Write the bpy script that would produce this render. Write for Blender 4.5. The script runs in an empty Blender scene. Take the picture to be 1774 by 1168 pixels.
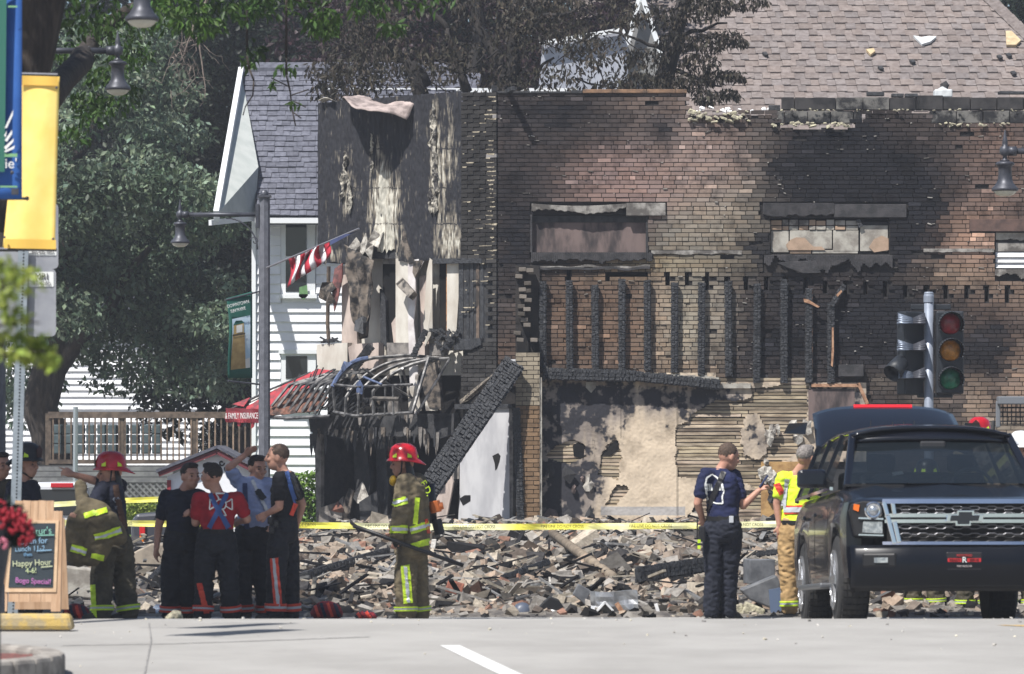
import bpy, bmesh, math, random
import numpy as np
from mathutils import Vector, Matrix, noise
rnd = random.Random(7)
SC = bpy.context.scene
COL = SC.collection
R = math.radians
# ------------------------------------------------------------------ camera
F = 6653.0            # focal length in photo pixels (135 mm on 36 mm, 1774 px)
CX, YH, CAMZ = 887.0, 793.0, 1.45
cam = bpy.data.cameras.new('camera'); camo = bpy.data.objects.new('camera', cam)
COL.objects.link(camo); SC.camera = camo
camo.location = (0, 0, CAMZ); camo.rotation_euler = (R(90), 0, 0)
cam.sensor_width = 36.0; cam.lens = F / 1774 * 36.0
cam.shift_y = (YH - 584) / 1774.0
cam.clip_start = 0.5; cam.clip_end = 2000
cam.dof.use_dof = True; cam.dof.focus_distance = 56.0; cam.dof.aperture_fstop = 4.5
# ------------------------------------------------------------------ light
EL, AZ = R(57), R(38)          # sun height; angle to the left of straight behind the camera
sund = Vector((-math.sin(AZ)*math.cos(EL), -math.cos(AZ)*math.cos(EL), math.sin(EL)))
w = bpy.data.worlds.new('World'); SC.world = w; w.use_nodes = True
nt = w.node_tree; bg = nt.nodes['Background']
sk = nt.nodes.new('ShaderNodeTexSky'); sk.sky_type = 'NISHITA'; sk.sun_disc = False
sk.sun_elevation = EL; sk.sun_rotation = math.atan2(sund.x, sund.y)
nt.links.new(sk.outputs[0], bg.inputs[0]); bg.inputs[1].default_value = 0.07
sl = bpy.data.lights.new('sun', 'SUN'); sl.energy = 5.0; sl.angle = R(0.53); sl.color = (1, .965, .92)
so = bpy.data.objects.new('sun', sl); COL.objects.link(so)
so.rotation_euler = sund.to_track_quat('Z', 'Y').to_euler(); so.location = (0, 0, 40)
SC.view_settings.view_transform = 'Standard'; SC.view_settings.look = 'None'
SC.view_settings.gamma = 1; SC.view_settings.exposure = 0.6
HAZE = 0.0009
SC.render.resolution_x = 1024; SC.render.resolution_y = 674

# ------------------------------------------------------------------ helpers
def lin(c):
    return tuple(((v/255)/12.92 if v/255 <= .04045 else ((v/255+.055)/1.055)**2.4) for v in c)
def C(r, g, b, k=.8):
    return tuple(min(.9, v*k) for v in lin((r, g, b)))
def P(u, v, D):                                   # photo pixel + distance -> point
    return Vector(((u-CX)/F*D, D, CAMZ-(v-YH)/F*D))
def gz(D):                                        # road profile: gentle crest, then a fall
    pts = [(-50, -.3), (20, -.03), (25.8, 0), (30, .06), (32.4, .091), (34.3, -.005), (37.2, -.135), (39, -.21), (44, -.22), (59, 0), (400, 0)]
    for (a, za), (b, zb) in zip(pts, pts[1:]):
        if D <= b: return za+(zb-za)*max(0, (D-a)/(b-a))
    return 0
_mats = {}
def mat(name, c=(.5,.5,.5), c2=None, rough=.8, metal=0., scale=6., detail=5., bump=0., bscale=40., spec=.35, attr=False,
        objcol=False, soot=False, sootcol=(.012,.012,.014), emit=None, alpha=None, lo=.35, hi=.65, coat=0., stretch=None, trans=None, nrough=.6, sk=1.1):
    if name in _mats: return _mats[name]
    m = bpy.data.materials.new(name); m.use_nodes = True; t = m.node_tree; N = t.nodes; L = t.links
    b = N['Principled BSDF']
    def new(ty): return N.new(ty)
    geo = new('ShaderNodeNewGeometry'); pos = geo.outputs['Position']
    if stretch:
        mp = new('ShaderNodeVectorMath'); mp.operation = 'MULTIPLY'; L.new(pos, mp.inputs[0]); mp.inputs[1].default_value = stretch; pos = mp.outputs[0]
    def noi(sc, det=detail):
        n = new('ShaderNodeTexNoise'); n.inputs['Scale'].default_value = sc; n.inputs['Detail'].default_value = det
        n.inputs['Roughness'].default_value = nrough; L.new(pos, n.inputs['Vector']); return n.outputs['Fac']
    def ramp(src, a, z):
        mr = new('ShaderNodeMapRange'); mr.interpolation_type = 'SMOOTHSTEP'; L.new(src, mr.inputs[0]); mr.inputs[1].default_value = a; mr.inputs[2].default_value = z
        return mr.outputs[0]
    def mix(fac, a, z, blend='MIX'):
        x = new('ShaderNodeMix'); x.data_type = 'RGBA'; x.blend_type = blend
        for s, v in ((0, fac), (6, a), (7, z)):
            if hasattr(v, 'is_output'): L.new(v, x.inputs[s])
            elif isinstance(v, (int, float)): x.inputs[s].default_value = v
            else: x.inputs[s].default_value = (*v, 1)
        return x.outputs[2]
    col = c
    if c2 is not None: col = mix(ramp(noi(scale), lo, hi), c, c2)
    if attr or objcol:
        if attr: a = new('ShaderNodeAttribute'); a.attribute_name = 'Col'; ac = a.outputs['Color']
        else: a = new('ShaderNodeObjectInfo'); ac = a.outputs['Color']
        col = mix(1.0, col, ac, 'MULTIPLY')
    if soot:
        a = new('ShaderNodeAttribute'); a.attribute_name = 'soot'
        ad = new('ShaderNodeMath'); ad.operation = 'MULTIPLY_ADD'; L.new(noi(scale*.8, 8), ad.inputs[0]); ad.inputs[1].default_value = sk; L.new(a.outputs['Fac'], ad.inputs[2])
        col = mix(ramp(ad.outputs[0], .5+sk*.35, .5+sk*.65), col, sootcol)
    if hasattr(col, 'is_output'): L.new(col, b.inputs['Base Color'])
    else: b.inputs['Base Color'].default_value = (*col, 1)
    b.inputs['Roughness'].default_value = rough; b.inputs['Metallic'].default_value = metal
    b.inputs['Specular IOR Level'].default_value = spec
    if coat: b.inputs['Coat Weight'].default_value = coat; b.inputs['Coat Roughness'].default_value = .03
    if bump:
        bp = new('ShaderNodeBump'); bp.inputs['Strength'].default_value = min(1, bump); bp.inputs['Distance'].default_value = .02*bump
        L.new(noi(bscale, 6), bp.inputs['Height']); L.new(bp.outputs[0], b.inputs['Normal'])
    if emit: b.inputs['Emission Color'].default_value = (*emit[0], 1); b.inputs['Emission Strength'].default_value = emit[1]
    if trans: b.inputs['Transmission Weight'].default_value = trans
    if alpha is not None: b.inputs['Alpha'].default_value = alpha
    _mats[name] = m
    return m
class MB:
    """collects faces; build() links them as ONE mesh object"""
    def __init__(s): s.v = []; s.f = []; s.c = []; s.cc = (1, 1, 1); s.sm = False; s.soot = None
    def add(s, vs, fs, col=None):
        o = len(s.v); s.v.extend([tuple(p) for p in vs]); s.f.extend([tuple(i+o for i in f) for f in fs]); s.c.extend([col or s.cc]*len(fs)); return s
    def box(s, c, size, rot=None, col=None, taper=1.):
        x, y, z = size[0]/2, size[1]/2, size[2]/2; c = Vector(c); vs = []
        for (a, b, d) in ((-1,-1,-1),(1,-1,-1),(1,1,-1),(-1,1,-1),(-1,-1,1),(1,-1,1),(1,1,1),(-1,1,1)):
            k = taper if d > 0 else 1
            p = Vector((a*x*k, b*y*k, d*z)); vs.append(c+(rot @ p if rot else p))
        return s.add(vs, BOXF, col)
    def span(s, a, b, wd, dp, up=None, col=None):            # bar from a to b
        a = Vector(a); b = Vector(b); d = b-a; ln = d.length; d.normalize()
        up = Vector(up) if up else (Vector((0,1,0)) if abs(d.y) < .9 else Vector((0,0,1)))
        sd = d.cross(up).normalized(); up2 = sd.cross(d)
        return s.box((a+b)/2, (wd, dp, ln), Matrix((sd, up2, d)).transposed(), col)
    def tube(s, pts, r, n=8, caps=True, col=None, flat=None):
        pts = [Vector(p) for p in pts]; rs = r if isinstance(r, (list, tuple)) else [r]*len(pts); vs = []; prev = None
        for i, p in enumerate(pts):
            d = (pts[min(i+1, len(pts)-1)]-pts[max(i-1, 0)])
            d = d.normalized() if d.length > 1e-9 else Vector((0,0,1))
            if prev is None:
                x = d.cross(Vector((0,0,1)) if abs(d.z) < .9 else Vector((1,0,0))).normalized()
            else:
                x = (prev-d*prev.dot(d)); x = x.normalized() if x.length > 1e-6 else prev
            prev = x; y = d.cross(x)
            q = rs[i]; rx, ry = q if isinstance(q, (tuple, list)) else (q, q)
            for k in range(n):
                a = 2*math.pi*k/n; vs.append(p+x*(math.cos(a)*rx)+y*(math.sin(a)*ry))
        fs = []
        for i in range(len(pts)-1):
            for k in range(n): fs.append((i*n+k, i*n+(k+1)%n, (i+1)*n+(k+1)%n, (i+1)*n+k))
        if caps: fs.append(tuple(range(n-1, -1, -1))); fs.append(tuple((len(pts)-1)*n+k for k in range(n)))
        return s.add(vs, fs, col)
    def lathe(s, c, prof, n=16, col=None, axis=None):          # prof: (radius, height)
        c = Vector(c); vs = []
        for (r, z) in prof:
            for k in range(n):
                a = 2*math.pi*k/n; p = Vector((r*math.cos(a), r*math.sin(a), z)); vs.append(c+(axis @ p if axis else p))
        m = len(prof); fs = [(i*n+k, i*n+(k+1)%n, (i+1)*n+(k+1)%n, (i+1)*n+k) for i in range(m-1) for k in range(n)]
        fs.append(tuple(range(n-1, -1, -1))); fs.append(tuple((m-1)*n+k for k in range(n)))
        return s.add(vs, fs, col)
    def ball(s, c, r, rot=None, nu=12, nv=8, col=None):
        c = Vector(c); r = r if isinstance(r, (tuple, list)) else (r, r, r); vs = []
        for j in range(nv+1):
            t = math.pi*j/nv
            for k in range(nu):
                a = 2*math.pi*k/nu; p = Vector((r[0]*math.sin(t)*math.cos(a), r[1]*math.sin(t)*math.sin(a), r[2]*math.cos(t))); vs.append(c+(rot @ p if rot else p))
        fs = [(j*nu+k, (j+1)*nu+k, (j+1)*nu+(k+1)%nu, j*nu+(k+1)%nu) for j in range(nv) for k in range(nu)]
        return s.add(vs, fs, col)
    def prism(s, poly, off, col=None):                        # closed outline (3D points) pushed by off
        off = Vector(off); a = [Vector(p) for p in poly]; n = len(a); b = [p+off for p in a]
        fs = [tuple(range(n)), tuple(range(2*n-1, n-1, -1))]+[(i, n+i, n+(i+1)%n, (i+1)%n) for i in range(n)]
        return s.add(a+b, fs, col)
    def grid(s, fn, nu, nv, col=None):
        vs = [fn(i/nu, j/nv) for j in range(nv+1) for i in range(nu+1)]
        fs = [(j*(nu+1)+i, j*(nu+1)+i+1, (j+1)*(nu+1)+i+1, (j+1)*(nu+1)+i) for j in range(nv) for i in range(nu)]
        return s.add(vs, fs, col)
    def mesh(s, name):
        me = bpy.data.meshes.new(name); me.from_pydata(s.v, [], s.f); me.update()
        if any(c != (1,1,1) for c in s.c):
            at = me.color_attributes.new('Col', 'FLOAT_COLOR', 'CORNER')
            n = [len(f) for f in s.f]; a = np.repeat(np.array([(*c, 1) for c in s.c], dtype=np.float32), n, axis=0)
            at.data.foreach_set('color', a.ravel())
        if s.soot:
            at = me.attributes.new('soot', 'FLOAT', 'POINT'); at.data.foreach_set('value', np.array([s.soot(Vector(p)) for p in s.v], dtype=np.float32))
        if s.sm: me.polygons.foreach_set('use_smooth', [True]*len(me.polygons))
        return me
    def build(s, name, m, parent=None, smooth=None, bevel=0, solid=0):
        if smooth: s.sm = True
        me = s.mesh(name); me.materials.append(m)
        return link(name, me, parent, bevel=bevel, solid=solid)
BOXF = [(0,3,2,1),(4,5,6,7),(0,1,5,4),(1,2,6,5),(2,3,7,6),(3,0,4,7)]
def link(name, me, parent=None, bevel=0, solid=0):
    o = bpy.data.objects.new(name, me); COL.objects.link(o)
    if parent is not None:
        o.parent = parent; o.matrix_parent_inverse = parent.matrix_basis.inverted()
    if solid: x = o.modifiers.new('s', 'SOLIDIFY'); x.thickness = solid; x.offset = 0
    if bevel: x = o.modifiers.new('b', 'BEVEL'); x.width = bevel; x.segments = 2; x.limit_method = 'ANGLE'; x.angle_limit = R(40)
    return o
def thing(name, loc, label, cat, group=None):
    o = bpy.data.objects.new(name, None); COL.objects.link(o); o.location = loc; o.empty_display_size = .2
    tag(o, label, cat, group); return o
def tag(o, label, cat, group=None):
    o['label'] = label; o['category'] = cat
    if group: o['group'] = group
    return o
def struct(o): o['kind'] = 'structure'; return o
def stuff(o, label=None):
    o['kind'] = 'stuff'
    if label: o['label'] = label
    return o
def text(s, size, m, mtx, parent, name='lettering', ext=.002, align='CENTER', sx=1.):
    cu = bpy.data.curves.new('t', 'FONT'); cu.body = s; cu.size = size; cu.extrude = ext; cu.align_x = align; cu.align_y = 'CENTER'
    o = bpy.data.objects.new('t', cu); COL.objects.link(o)
    dg = bpy.context.evaluated_depsgraph_get(); me = bpy.data.meshes.new_from_object(o.evaluated_get(dg))
    bpy.data.objects.remove(o)
    me.transform(mtx @ Matrix.Diagonal((sx, 1, 1, 1))); me.materials.clear(); me.materials.append(m)
    return link(name, me, parent)
def facing(loc, yaw=0, roll=0, tilt=0):   # text/plate frame: x right, y up, normal to the camera
    return Matrix.Translation(loc) @ Matrix.Rotation(yaw, 4, 'Z') @ Matrix.Rotation(R(90)+tilt, 4, 'X') @ Matrix.Rotation(roll, 4, 'Z')
def nz(x, y=0., z=0.): return noise.noise(Vector((x, y, z)))
def copy_tree(o, parent=None):
    c = o.copy(); COL.objects.link(c)
    if parent is not None: c.parent = parent
    for ch in o.children: copy_tree(ch, c)
    return c
def blob(u, v, lst):                   # sum of soft elliptical patches in wall coordinates
    s = 0
    for (a, b, ra, rb, k) in lst:
        d = ((u-a)/ra)**2+((v-b)/rb)**2
        if d < 9: s += k*math.exp(-d)
    return s
# ------------------------------------------------------------------ ground, road, kerbs
M_road = mat('road concrete', C(196,193,188,.60), C(178,175,170,.60), rough=.85, scale=.6, bump=.25, bscale=60, lo=.3, hi=.7, nrough=.7)
b = MB(); ys = [-20, 0, 15, 20, 25.8, 28, 30, 31, 32, 32.4, 32.8, 33.3, 34.3, 36, 37.2, 38, 39, 41, 44, 49, 54, 59, 70, 100, 200, 900]
xs = [-600, -100, -40, -20, -10, -5, 0, 5, 10, 20, 40, 100, 600]
b.add([(x, y, gz(y)) for y in ys for x in xs], [(j*len(xs)+i, j*len(xs)+i+1, (j+1)*len(xs)+i+1, (j+1)*len(xs)+i) for j in range(len(ys)-1) for i in range(len(xs)-1)])
struct(b.build('ground', M_road))
def sheet(name, pts, m, lift=.004, sub=8):          # thin sheet draped on the ground between two outlines (quads)
    b = MB(); a, c, d, e = [Vector(p) for p in pts]
    b.grid(lambda s, t: (lambda q: (q.x, q.y, gz(q.y)+lift))((a.lerp(c, s)).lerp(e.lerp(d, s), t)), sub, sub*2)
    return struct(b.build(name, m))
def onroad(u, v):                                   # pixel on the near road -> ground point
    D = 20
    for _ in range(60): D = (CAMZ-gz(D))*F/(v-YH) if v > YH else D
    return ((u-CX)/F*D, D, 0)
M_paint = mat('worn road paint', C(235,235,232), C(200,200,198), rough=.7, scale=25, lo=.45, hi=.75)
M_ypaint = mat('worn yellow paint', C(214,170,90), C(190,170,130), rough=.7, scale=20)
p0, p1 = Vector(onroad(762, 1119)), Vector(onroad(872, 1172)); dr = (p1-p0)
w_ = Vector((.15, 0, 0))
sheet('lane_line', (p0, p0+w_, p1+w_, p1), M_paint, .004, 3)
a0 = Vector((3.95, 31.4, 0)); a1 = Vector((6.0, 29.6, 0))
sheet('yellow_line', (a0, a0+Vector((.5, .02, 0)), a1+Vector((.5, .02, 0)), a1), M_ypaint, .004, 3)
M_strip = mat('road joint and shadow tone', C(120,118,116), C(165,163,160), scale=12)
def road_strip(px, wd):
    for (a, c) in zip(px, px[1:]):
        A, B = Vector(onroad(*a)), Vector(onroad(*c)); d = (B-A).normalized(); s = Vector((-d.y, d.x, 0))*wd
        sheet('joint_shadow_strip', (A-s, A+s, B+s, B-s), M_strip, .0045, 2)
road_strip([(258, 1080), (262, 1110), (250, 1170)], .006)
road_strip([(106, 1119), (300, 1116), (640, 1104)], .02)  # dark strip painted along a shadow streak across the road
# sidewalk on the left with its kerb
M_kerb = mat('weathered kerb concrete', C(178,172,164,.7), C(140,134,128,.7), rough=.9, scale=8, bump=.4)
M_walk = mat('sidewalk concrete', C(176,172,168,.65), C(150,147,143,.65), rough=.9, scale=2, bump=.2)
b = MB()
def kz(y): return gz(y)+.13
ys = [14+i*.8 for i in range(27)]
for (y0, y1) in zip(ys, ys[1:]):
    for (x0, x1, z) in ((-12, -3.93, 0),):
        b.box(((x0+x1)/2-1.9, (y0+y1)/2+8, gz((y0+y1)/2+8)+.0), (x1-x0, y1-y0-.006, .24))
# only the strip beyond the planting island is walkable
struct(b.build('sidewalk', M_walk, bevel=.01))
isl = [onroad(112, 1125), onroad(106, 1148), onroad(70, 1168)]
b = MB(); c0 = Vector((-4.15, 25.9, 0))
arc = []
for i in range(13):
    a = R(-75+i*12.0); arc.append(Vector((-3.98+1.0*math.cos(a), 25.55+1.25*math.sin(a), 0)))
arc = [Vector((-9, 24.7, 0))]+arc+[Vector((-9, 26.95, 0))]
for (p, q) in zip(arc, arc[1:]):
    n = Vector(((q-p).y, -(q-p).x, 0)).normalized()*-.17
    z = gz(p.y)
    b.prism([p+Vector((0,0,z-.05)), q+Vector((0,0,z-.05)), q+n+Vector((0,0,z-.05)), p+n+Vector((0,0,z-.05))], (0, 0, .2))
tag(b.build('kerb_island', M_kerb, bevel=.03), 'rounded grey concrete kerb around a red mulch bed beside the road', 'kerb')
M_mulch = mat('red mulch', C(150,95,90), C(110,80,72), scale=30, bump=1, bscale=60)
b = MB(); b.grid(lambda s, t: (-9+s*5.75, 24.75+t*1.6, gz(26)+.10+.06*math.sin(s*3)*math.sin(t*3.14)+.02*nz(s*40, t*20)), 60, 24)
struct(b.build('mulch_bed', M_mulch, smooth=True))
# lawn strip behind the rubble
M_grass = mat('lawn', C(110,135,60), C(80,110,45), scale=9, bump=.8)
sheet('lawn', ((-9, 62, 0), (-3.2, 62, 0), (-3.2, 72, 0), (-9, 72, 0)), M_grass, .008, 6)
# ------------------------------------------------------------------ the burnt building: brick side wall
DW = 59.4; MPP = DW/F
def W(u, v, dy=0.): p = P(u, v, DW); p.y += dy; return p
M_brick = mat('sooty brick', (1.08,1.08,1.08), (.42,.42,.43), rough=.93, scale=4.2, detail=9, attr=True, bump=.5, bscale=70, spec=.15, lo=.42, hi=.74, nrough=.68)
M_brick1 = mat('sooty brick single', (1.08,1.08,1.08), (.42,.42,.43), rough=.93, scale=4.2, detail=9, objcol=True, bump=.5, bscale=70, spec=.15, lo=.42, hi=.74, nrough=.68)
M_mortar = mat('sooty mortar', C(58,54,52), C(34,33,34), rough=.95, scale=4, bump=.5)
M_void = mat('burnt and unlit void', (.010,.010,.011), (.02,.019,.018), rough=.95, scale=3, spec=.1)  # near black colour stands for shade inside openings, and for charred holes
M_char = mat('charred timber', (.014,.015,.018), (.035,.037,.042), rough=.55, scale=16, bump=1., bscale=38, spec=.5, stretch=(1,1,.6))
M_soot = mat('soot black board', (.020,.021,.024), (.045,.045,.047), rough=.8, scale=7, bump=.6, bscale=30, spec=.3)
M_stone = mat('scorched lintel stone', C(168,164,158), C(96,92,88), rough=.9, scale=5, bump=.5, lo=.35, hi=.6)
M_dstone = mat('blackened lintel stone', C(74,72,74), C(50,50,52), rough=.85, scale=6, bump=.6)
BB = thing('burnt_building', W(1100, 955), 'two storey brick corner building gutted and blackened by fire', 'building')
BPAL = [ # u, v, ru, rv, srgb, weight
 (1085,318,75,45,(158,132,124),1.5),(1160,230,60,28,(128,116,112),.5),(1215,290,70,60,(166,144,134),1.7),(1265,390,60,60,(172,160,142),1.6),(1190,410,40,50,(150,142,128),1.2),
 (1170,455,90,16,(158,142,112),1.3),(1140,180,55,14,(140,122,112),1.0),(1270,450,50,18,(120,112,100),.6),(1310,290,30,60,(118,112,104),.5),
 (1730,300,50,90,(126,104,94),1.1),(1685,420,42,46,(164,134,116),1.8),(1660,478,80,22,(148,128,110),1.3),(1760,505,50,30,(140,118,102),1.),(1620,560,40,60,(92,80,72),.5),
 (985,560,45,70,(120,98,82),1.1),(1052,560,50,70,(132,108,90),1.2),(1098,590,30,60,(126,104,88),1.),(1143,560,26,70,(168,150,130),1.6),(1192,540,30,70,(178,168,150),1.9),(1240,545,26,60,(160,150,136),1.5),
 (1190,640,40,20,(136,116,98),.9),(1100,480,90,12,(130,112,92),.8),(1720,585,60,60,(112,92,80),.9),(1765,650,30,50,(176,150,130),1.5),(1690,700,16,55,(182,158,136),1.5),(1745,745,30,20,(160,146,128),1.2),(1650,690,40,40,(110,98,90),.6),
 (1530,660,25,16,(150,136,120),.7),(1560,600,60,30,(84,74,68),.4),(1590,720,30,30,(140,124,108),.9),(905,200,50,50,(86,78,76),.6),(880,620,25,30,(120,98,84),.5)]
BDARK = [(1450,330,140,120,2.2),(1480,300,90,110,1.6),(1600,330,40,90,1.0),(1560,580,90,90,2.4),(1700,590,90,50,1.1),(1700,640,60,40,.9),(1640,740,40,50,1.0),(1740,580,50,30,.7),(880,300,60,150,.9),(950,190,110,40,.8),(990,420,60,40,.5),(1150,232,26,34,1.8),(1330,455,60,60,1.),(900,420,40,80,1.),(1400,580,110,90,1.8),(1010,215,90,50,.5),(960,460,80,18,.7),(1530,430,60,60,1.2),(940,300,60,80,.5)]
def brick_col(u, v, r):
    base = Vector(lin((76, 68, 65)))*.9; wt = .8; acc = base*wt
    for (a, b_, ra, rb, c, k) in BPAL:
        d = ((u-a)/ra)**2+((v-b_)/rb)**2
        if d < 7: q = k*math.exp(-d)*1.6; acc = acc+Vector(lin(c))*q; wt += q
    c = acc/wt
    n = nz(u*.012, v*.014, 3.3)*.9+nz(u*.04, v*.05, 1.2)*.6
    dk = blob(u, v, BDARK)*(.9+n*.5)
    dk = max(0., min(1., dk*.6+max(0, n-.25)*.55))
    c = c.lerp(Vector((.014, .0145, .018)), dk*.96)
    g = .82+.38*r.random(); h = r.uniform(-.04, .04)
    k = .88*g
    if r.random() < .03: k *= 1.9
    return tuple(max(.008, min(.6, x*k*(1+h*s))) for x, s in zip(c, (1, 0, -1)))
HOLES = [(918,372,1122,437),(1335,378,1541,440),(1724,402,1900,466)]
LINT = [(918,352,1155,373),(1318,352,1572,378),(1680,379,1900,402),(918,437,1130,452),(1322,440,1546,470),(1724,466,1900,484)]
PK = [(985,462,26),(1052,470,20),(1156,468,26),(1190,472,26),(1224,474,28),(1258,476,26),(1292,478,26),(1327,480,24),(1361,480,26),(1395,481,26),(1429,484,24),(1464,484,26),(1499,488,24),(1533,488,26),(1568,491,24),(1603,492,24),(1638,492,26),(1674,494,27),(1709,496,26),(1744,497,27)]
for (a, b_, h_) in PK: HOLES.append((a-3, b_, a+4, b_+h_))
HOLES.append((1052,470,1122,481))
def top(u):
    if u < 1188: return 160
    if u < 1200: return 186
    if u < 1350: return 192+3*math.sin(u*.9)
    if u < 1480: return 222-4*math.sin(u)
    if u < 1500: return 208
    if u < 1612: return 192
    return 216
def bot(u):
    return 672 if u < 1502 else 968
def rects(bounds, holes):
    xs = sorted({bounds[0], bounds[2]} | {h[i] for h in holes for i in (0, 2) if bounds[0] < h[i] < bounds[2]})
    ys = sorted({bounds[1], bounds[3]} | {h[i] for h in holes for i in (1, 3) if bounds[1] < h[i] < bounds[3]})
    for y0, y1 in zip(ys, ys[1:]):
        run = None
        for x0, x1 in zip(xs, xs[1:]):
            cx, cy = (x0+x1)/2, (y0+y1)/2
            if any(h[0] < cx < h[2] and h[1] < cy < h[3] for h in holes):
                if run: yield (run[0], y0, run[1], y1); run = None
            else: run = (run[0], x1) if run else (x0, x1)
        if run: yield (run[0], y0, run[1], y1)
def slab(b, r, d0, d1, col=None):       # box over wall pixels r between depths d0..d1
    a = W(r[0], r[3], d0); c = W(r[2], r[1], d1)
    b.box((a+c)/2, (c.x-a.x, c.y-a.y, c.z-a.z), col=col)
b = MB()
for (x0, x1, t) in ((862,1189,163),(1189,1352,200),(1352,1484,224),(1484,1502,212),(1502,1612,196),(1612,1900,220)):
    for r in rects((x0, t, x1, 975), HOLES): slab(b, r, .028, .28)
wall = b.build('wall', M_mortar, BB)
b = MB(); slab(b, (862,225,1900,975), .285, .33); b.build('backing_wall', M_void, BB)
CH = 7.6; BL = 23.4
bm = MB(); singles = []; rb = random.Random(3)
row = 0; v = 160.0
while v < 968:
    hdr = (row % 7 == 5); L_ = BL/2 if hdr else BL
    u = 862 - (L_/2 if row % 2 else 0) + rb.uniform(-2, 2)
    while u < 1885:
        l = L_*rb.uniform(.94, 1.05); u0, u1 = max(u, 862), u+l; uc = (u0+u1)/2; vc = v+CH/2; u += l
        if u1-u0 < 4 or vc < top(uc) or vc > bot(uc)+8*nz(uc*.06): continue
        if any(h[0]-1 < u1-2 and u0+2 < h[2]+1 and h[1] < vc < h[3] for h in HOLES+LINT):
            # cut the brick at the opening
            for h in HOLES+LINT:
                if h[1] < vc < h[3] and h[0]-1 < u1-2 and u0+2 < h[2]+1:
                    if u0 < h[0]-3: u1 = h[0]
                    elif u1 > h[2]+3: u0 = h[2]
                    else: u1 = u0
            if u1-u0 < 4: continue
            uc = (u0+u1)/2
        near = min(60., abs(vc-top(uc)))
        if near < 22 and uc > 1100 and rb.random() < .10: continue
        if rb.random() < .006: continue
        dy = rb.uniform(-.006, .006)-(.02*max(0, 1-abs(vc-340)/60)*max(0, 1-abs(uc-1040)/120))
        if vc > 462 and vc < 672 and uc < 1500: dy += rb.uniform(-.006, .01)
        rot = Matrix.Rotation(rb.gauss(0, .006 if vc > 250 else .012), 3, 'Y')
        c = brick_col(uc, vc, rb)
        sz = ((u1-u0)*MPP-.011, .058, CH*MPP-.0115)
        ctr = W(uc, vc, .029+dy)
        if 1000 < uc < 1330 and 208 < vc < 352 and len(singles) < 292 and not hdr and abs((u1-u0)-BL) < 2.5: singles.append((ctr, sz, rot, c))
        else: bm.box(ctr, sz, rot, c)
    v += CH; row += 1
o = stuff(bm.build('brick_courses', M_brick, wall), 'soot stained brick courses of the wall')
unit = MB().box((0,0,0), (1,1,1)); ume = unit.mesh('brick'); ume.materials.append(M_brick1)
for (ctr, sz, rot, c) in singles:
    o = link('brick', ume, wall); o.location = ctr; o.scale = sz; o.rotation_euler = rot.to_euler(); o.color = (*c, 1)
bm = MB()                       # pale chips of mortar left on the courses
for k in range(300):
    u_, v_ = rb.uniform(866, 1850), rb.uniform(165, 660)
    if any(h[0]-4 < u_ < h[2]+4 and h[1]-2 < v_ < h[3]+2 for h in HOLES+LINT) or v_ < top(u_)+6: continue
    g = rb.uniform(.10, .34); v_ = 160+round((v_-160)/CH)*CH; bm.box(W(u_, v_, -.008), (rb.choice((.012,.02,.03,.07))*rb.uniform(.6, 1.3), .018, rb.uniform(.006, .018)), Matrix.Rotation(rb.gauss(0, .15), 3, 'Y'), (g, g*.95, g*.86))
stuff(bm.build('mortar_chips', M_brick, wall))
# --- coping row and broken parapet of concrete blocks
M_cop = mat('clay coping', C(150,118,92), C(90,76,66), scale=5, rough=.9, bump=.4)
u = 1010
while u < 1188:
    l = rb.uniform(40, 62); b = MB(); slab(b, (u, 155, min(u+l-1, 1190), 161.5), -.03, .3); b.build('coping_tile', M_cop, BB, bevel=.006); u += l
u = 862
while u < 1005:
    l = rb.uniform(30, 60); b = MB(); slab(b, (u, 156.5+rb.uniform(0,2), min(u+l-1, 1009), 162), -.02, .3); b.build('coping_tile', M_soot, BB, bevel=.006); u += l
M_blk = mat('sooty concrete block', C(120,118,114), C(40,40,42), rough=.93, scale=2.6, bump=.5, bscale=60, lo=.42, hi=.6, nrough=.7)
M_blkd = mat('blackened concrete block', C(66,64,64), C(32,32,34), rough=.9, scale=4, bump=.5, bscale=60)
xs = [1355,1377,1449,1496,1542,1588,1635,1682,1728,1774,1820,1866]
for i, (a, c) in enumerate(zip(xs, xs[1:])):
    b = MB(); t = 168+(-4 if i == 5 else 0)+rb.uniform(0, 1.5); slab(b, (a, t, c-1.5, 190), .0+rb.uniform(-.01, .01), .19)
    b.build('concrete_block', M_blk if i in (2, 3) else M_blkd, BB, bevel=.006)
xs = [1338,1360,1400,1440,1480,1495]+[1612,1658,1704,1750,1796,1842,1880]
for i, (a, c) in enumerate(zip(xs, xs[1:])):
    if c-a > 100: continue
    b = MB(); slab(b, (a, 192, c-1.5, 213), .01+rb.uniform(-.01, .01), .19); b.build('concrete_block', M_blk, BB, bevel=.006)
M_foam = mat('yellowish mortar crust', C(206,200,172), C(140,134,120), scale=14, bump=1, rough=.95)
def lumps(n, fu, fv, sz, m, name, par, dy=-.04):
    b = MB()
    for _ in range(n):
        p = W(fu(), fv(), dy+rb.uniform(-.03, .05)); s = rb.uniform(.4, 1)*sz
        b.box(p, (s*rb.uniform(1, 2.4), s, s*rb.uniform(.5, .9)), Matrix.Rotation(rb.uniform(-.5, .5), 3, 'Y') @ Matrix.Rotation(rb.uniform(-.5, .5), 3, 'X'), taper=.75)
    return stuff(b.build(name, m, par, bevel=.01))
lumps(34, lambda: rb.uniform(1192, 1300), lambda: rb.choice((196, 204, 209))+rb.uniform(-3, 3), .07, M_foam, 'mortar_crust', BB)
lumps(30, lambda: rb.uniform(1335, 1475), lambda: 216+rb.uniform(-3, 4), .06, M_foam, 'mortar_crust', BB)
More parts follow.
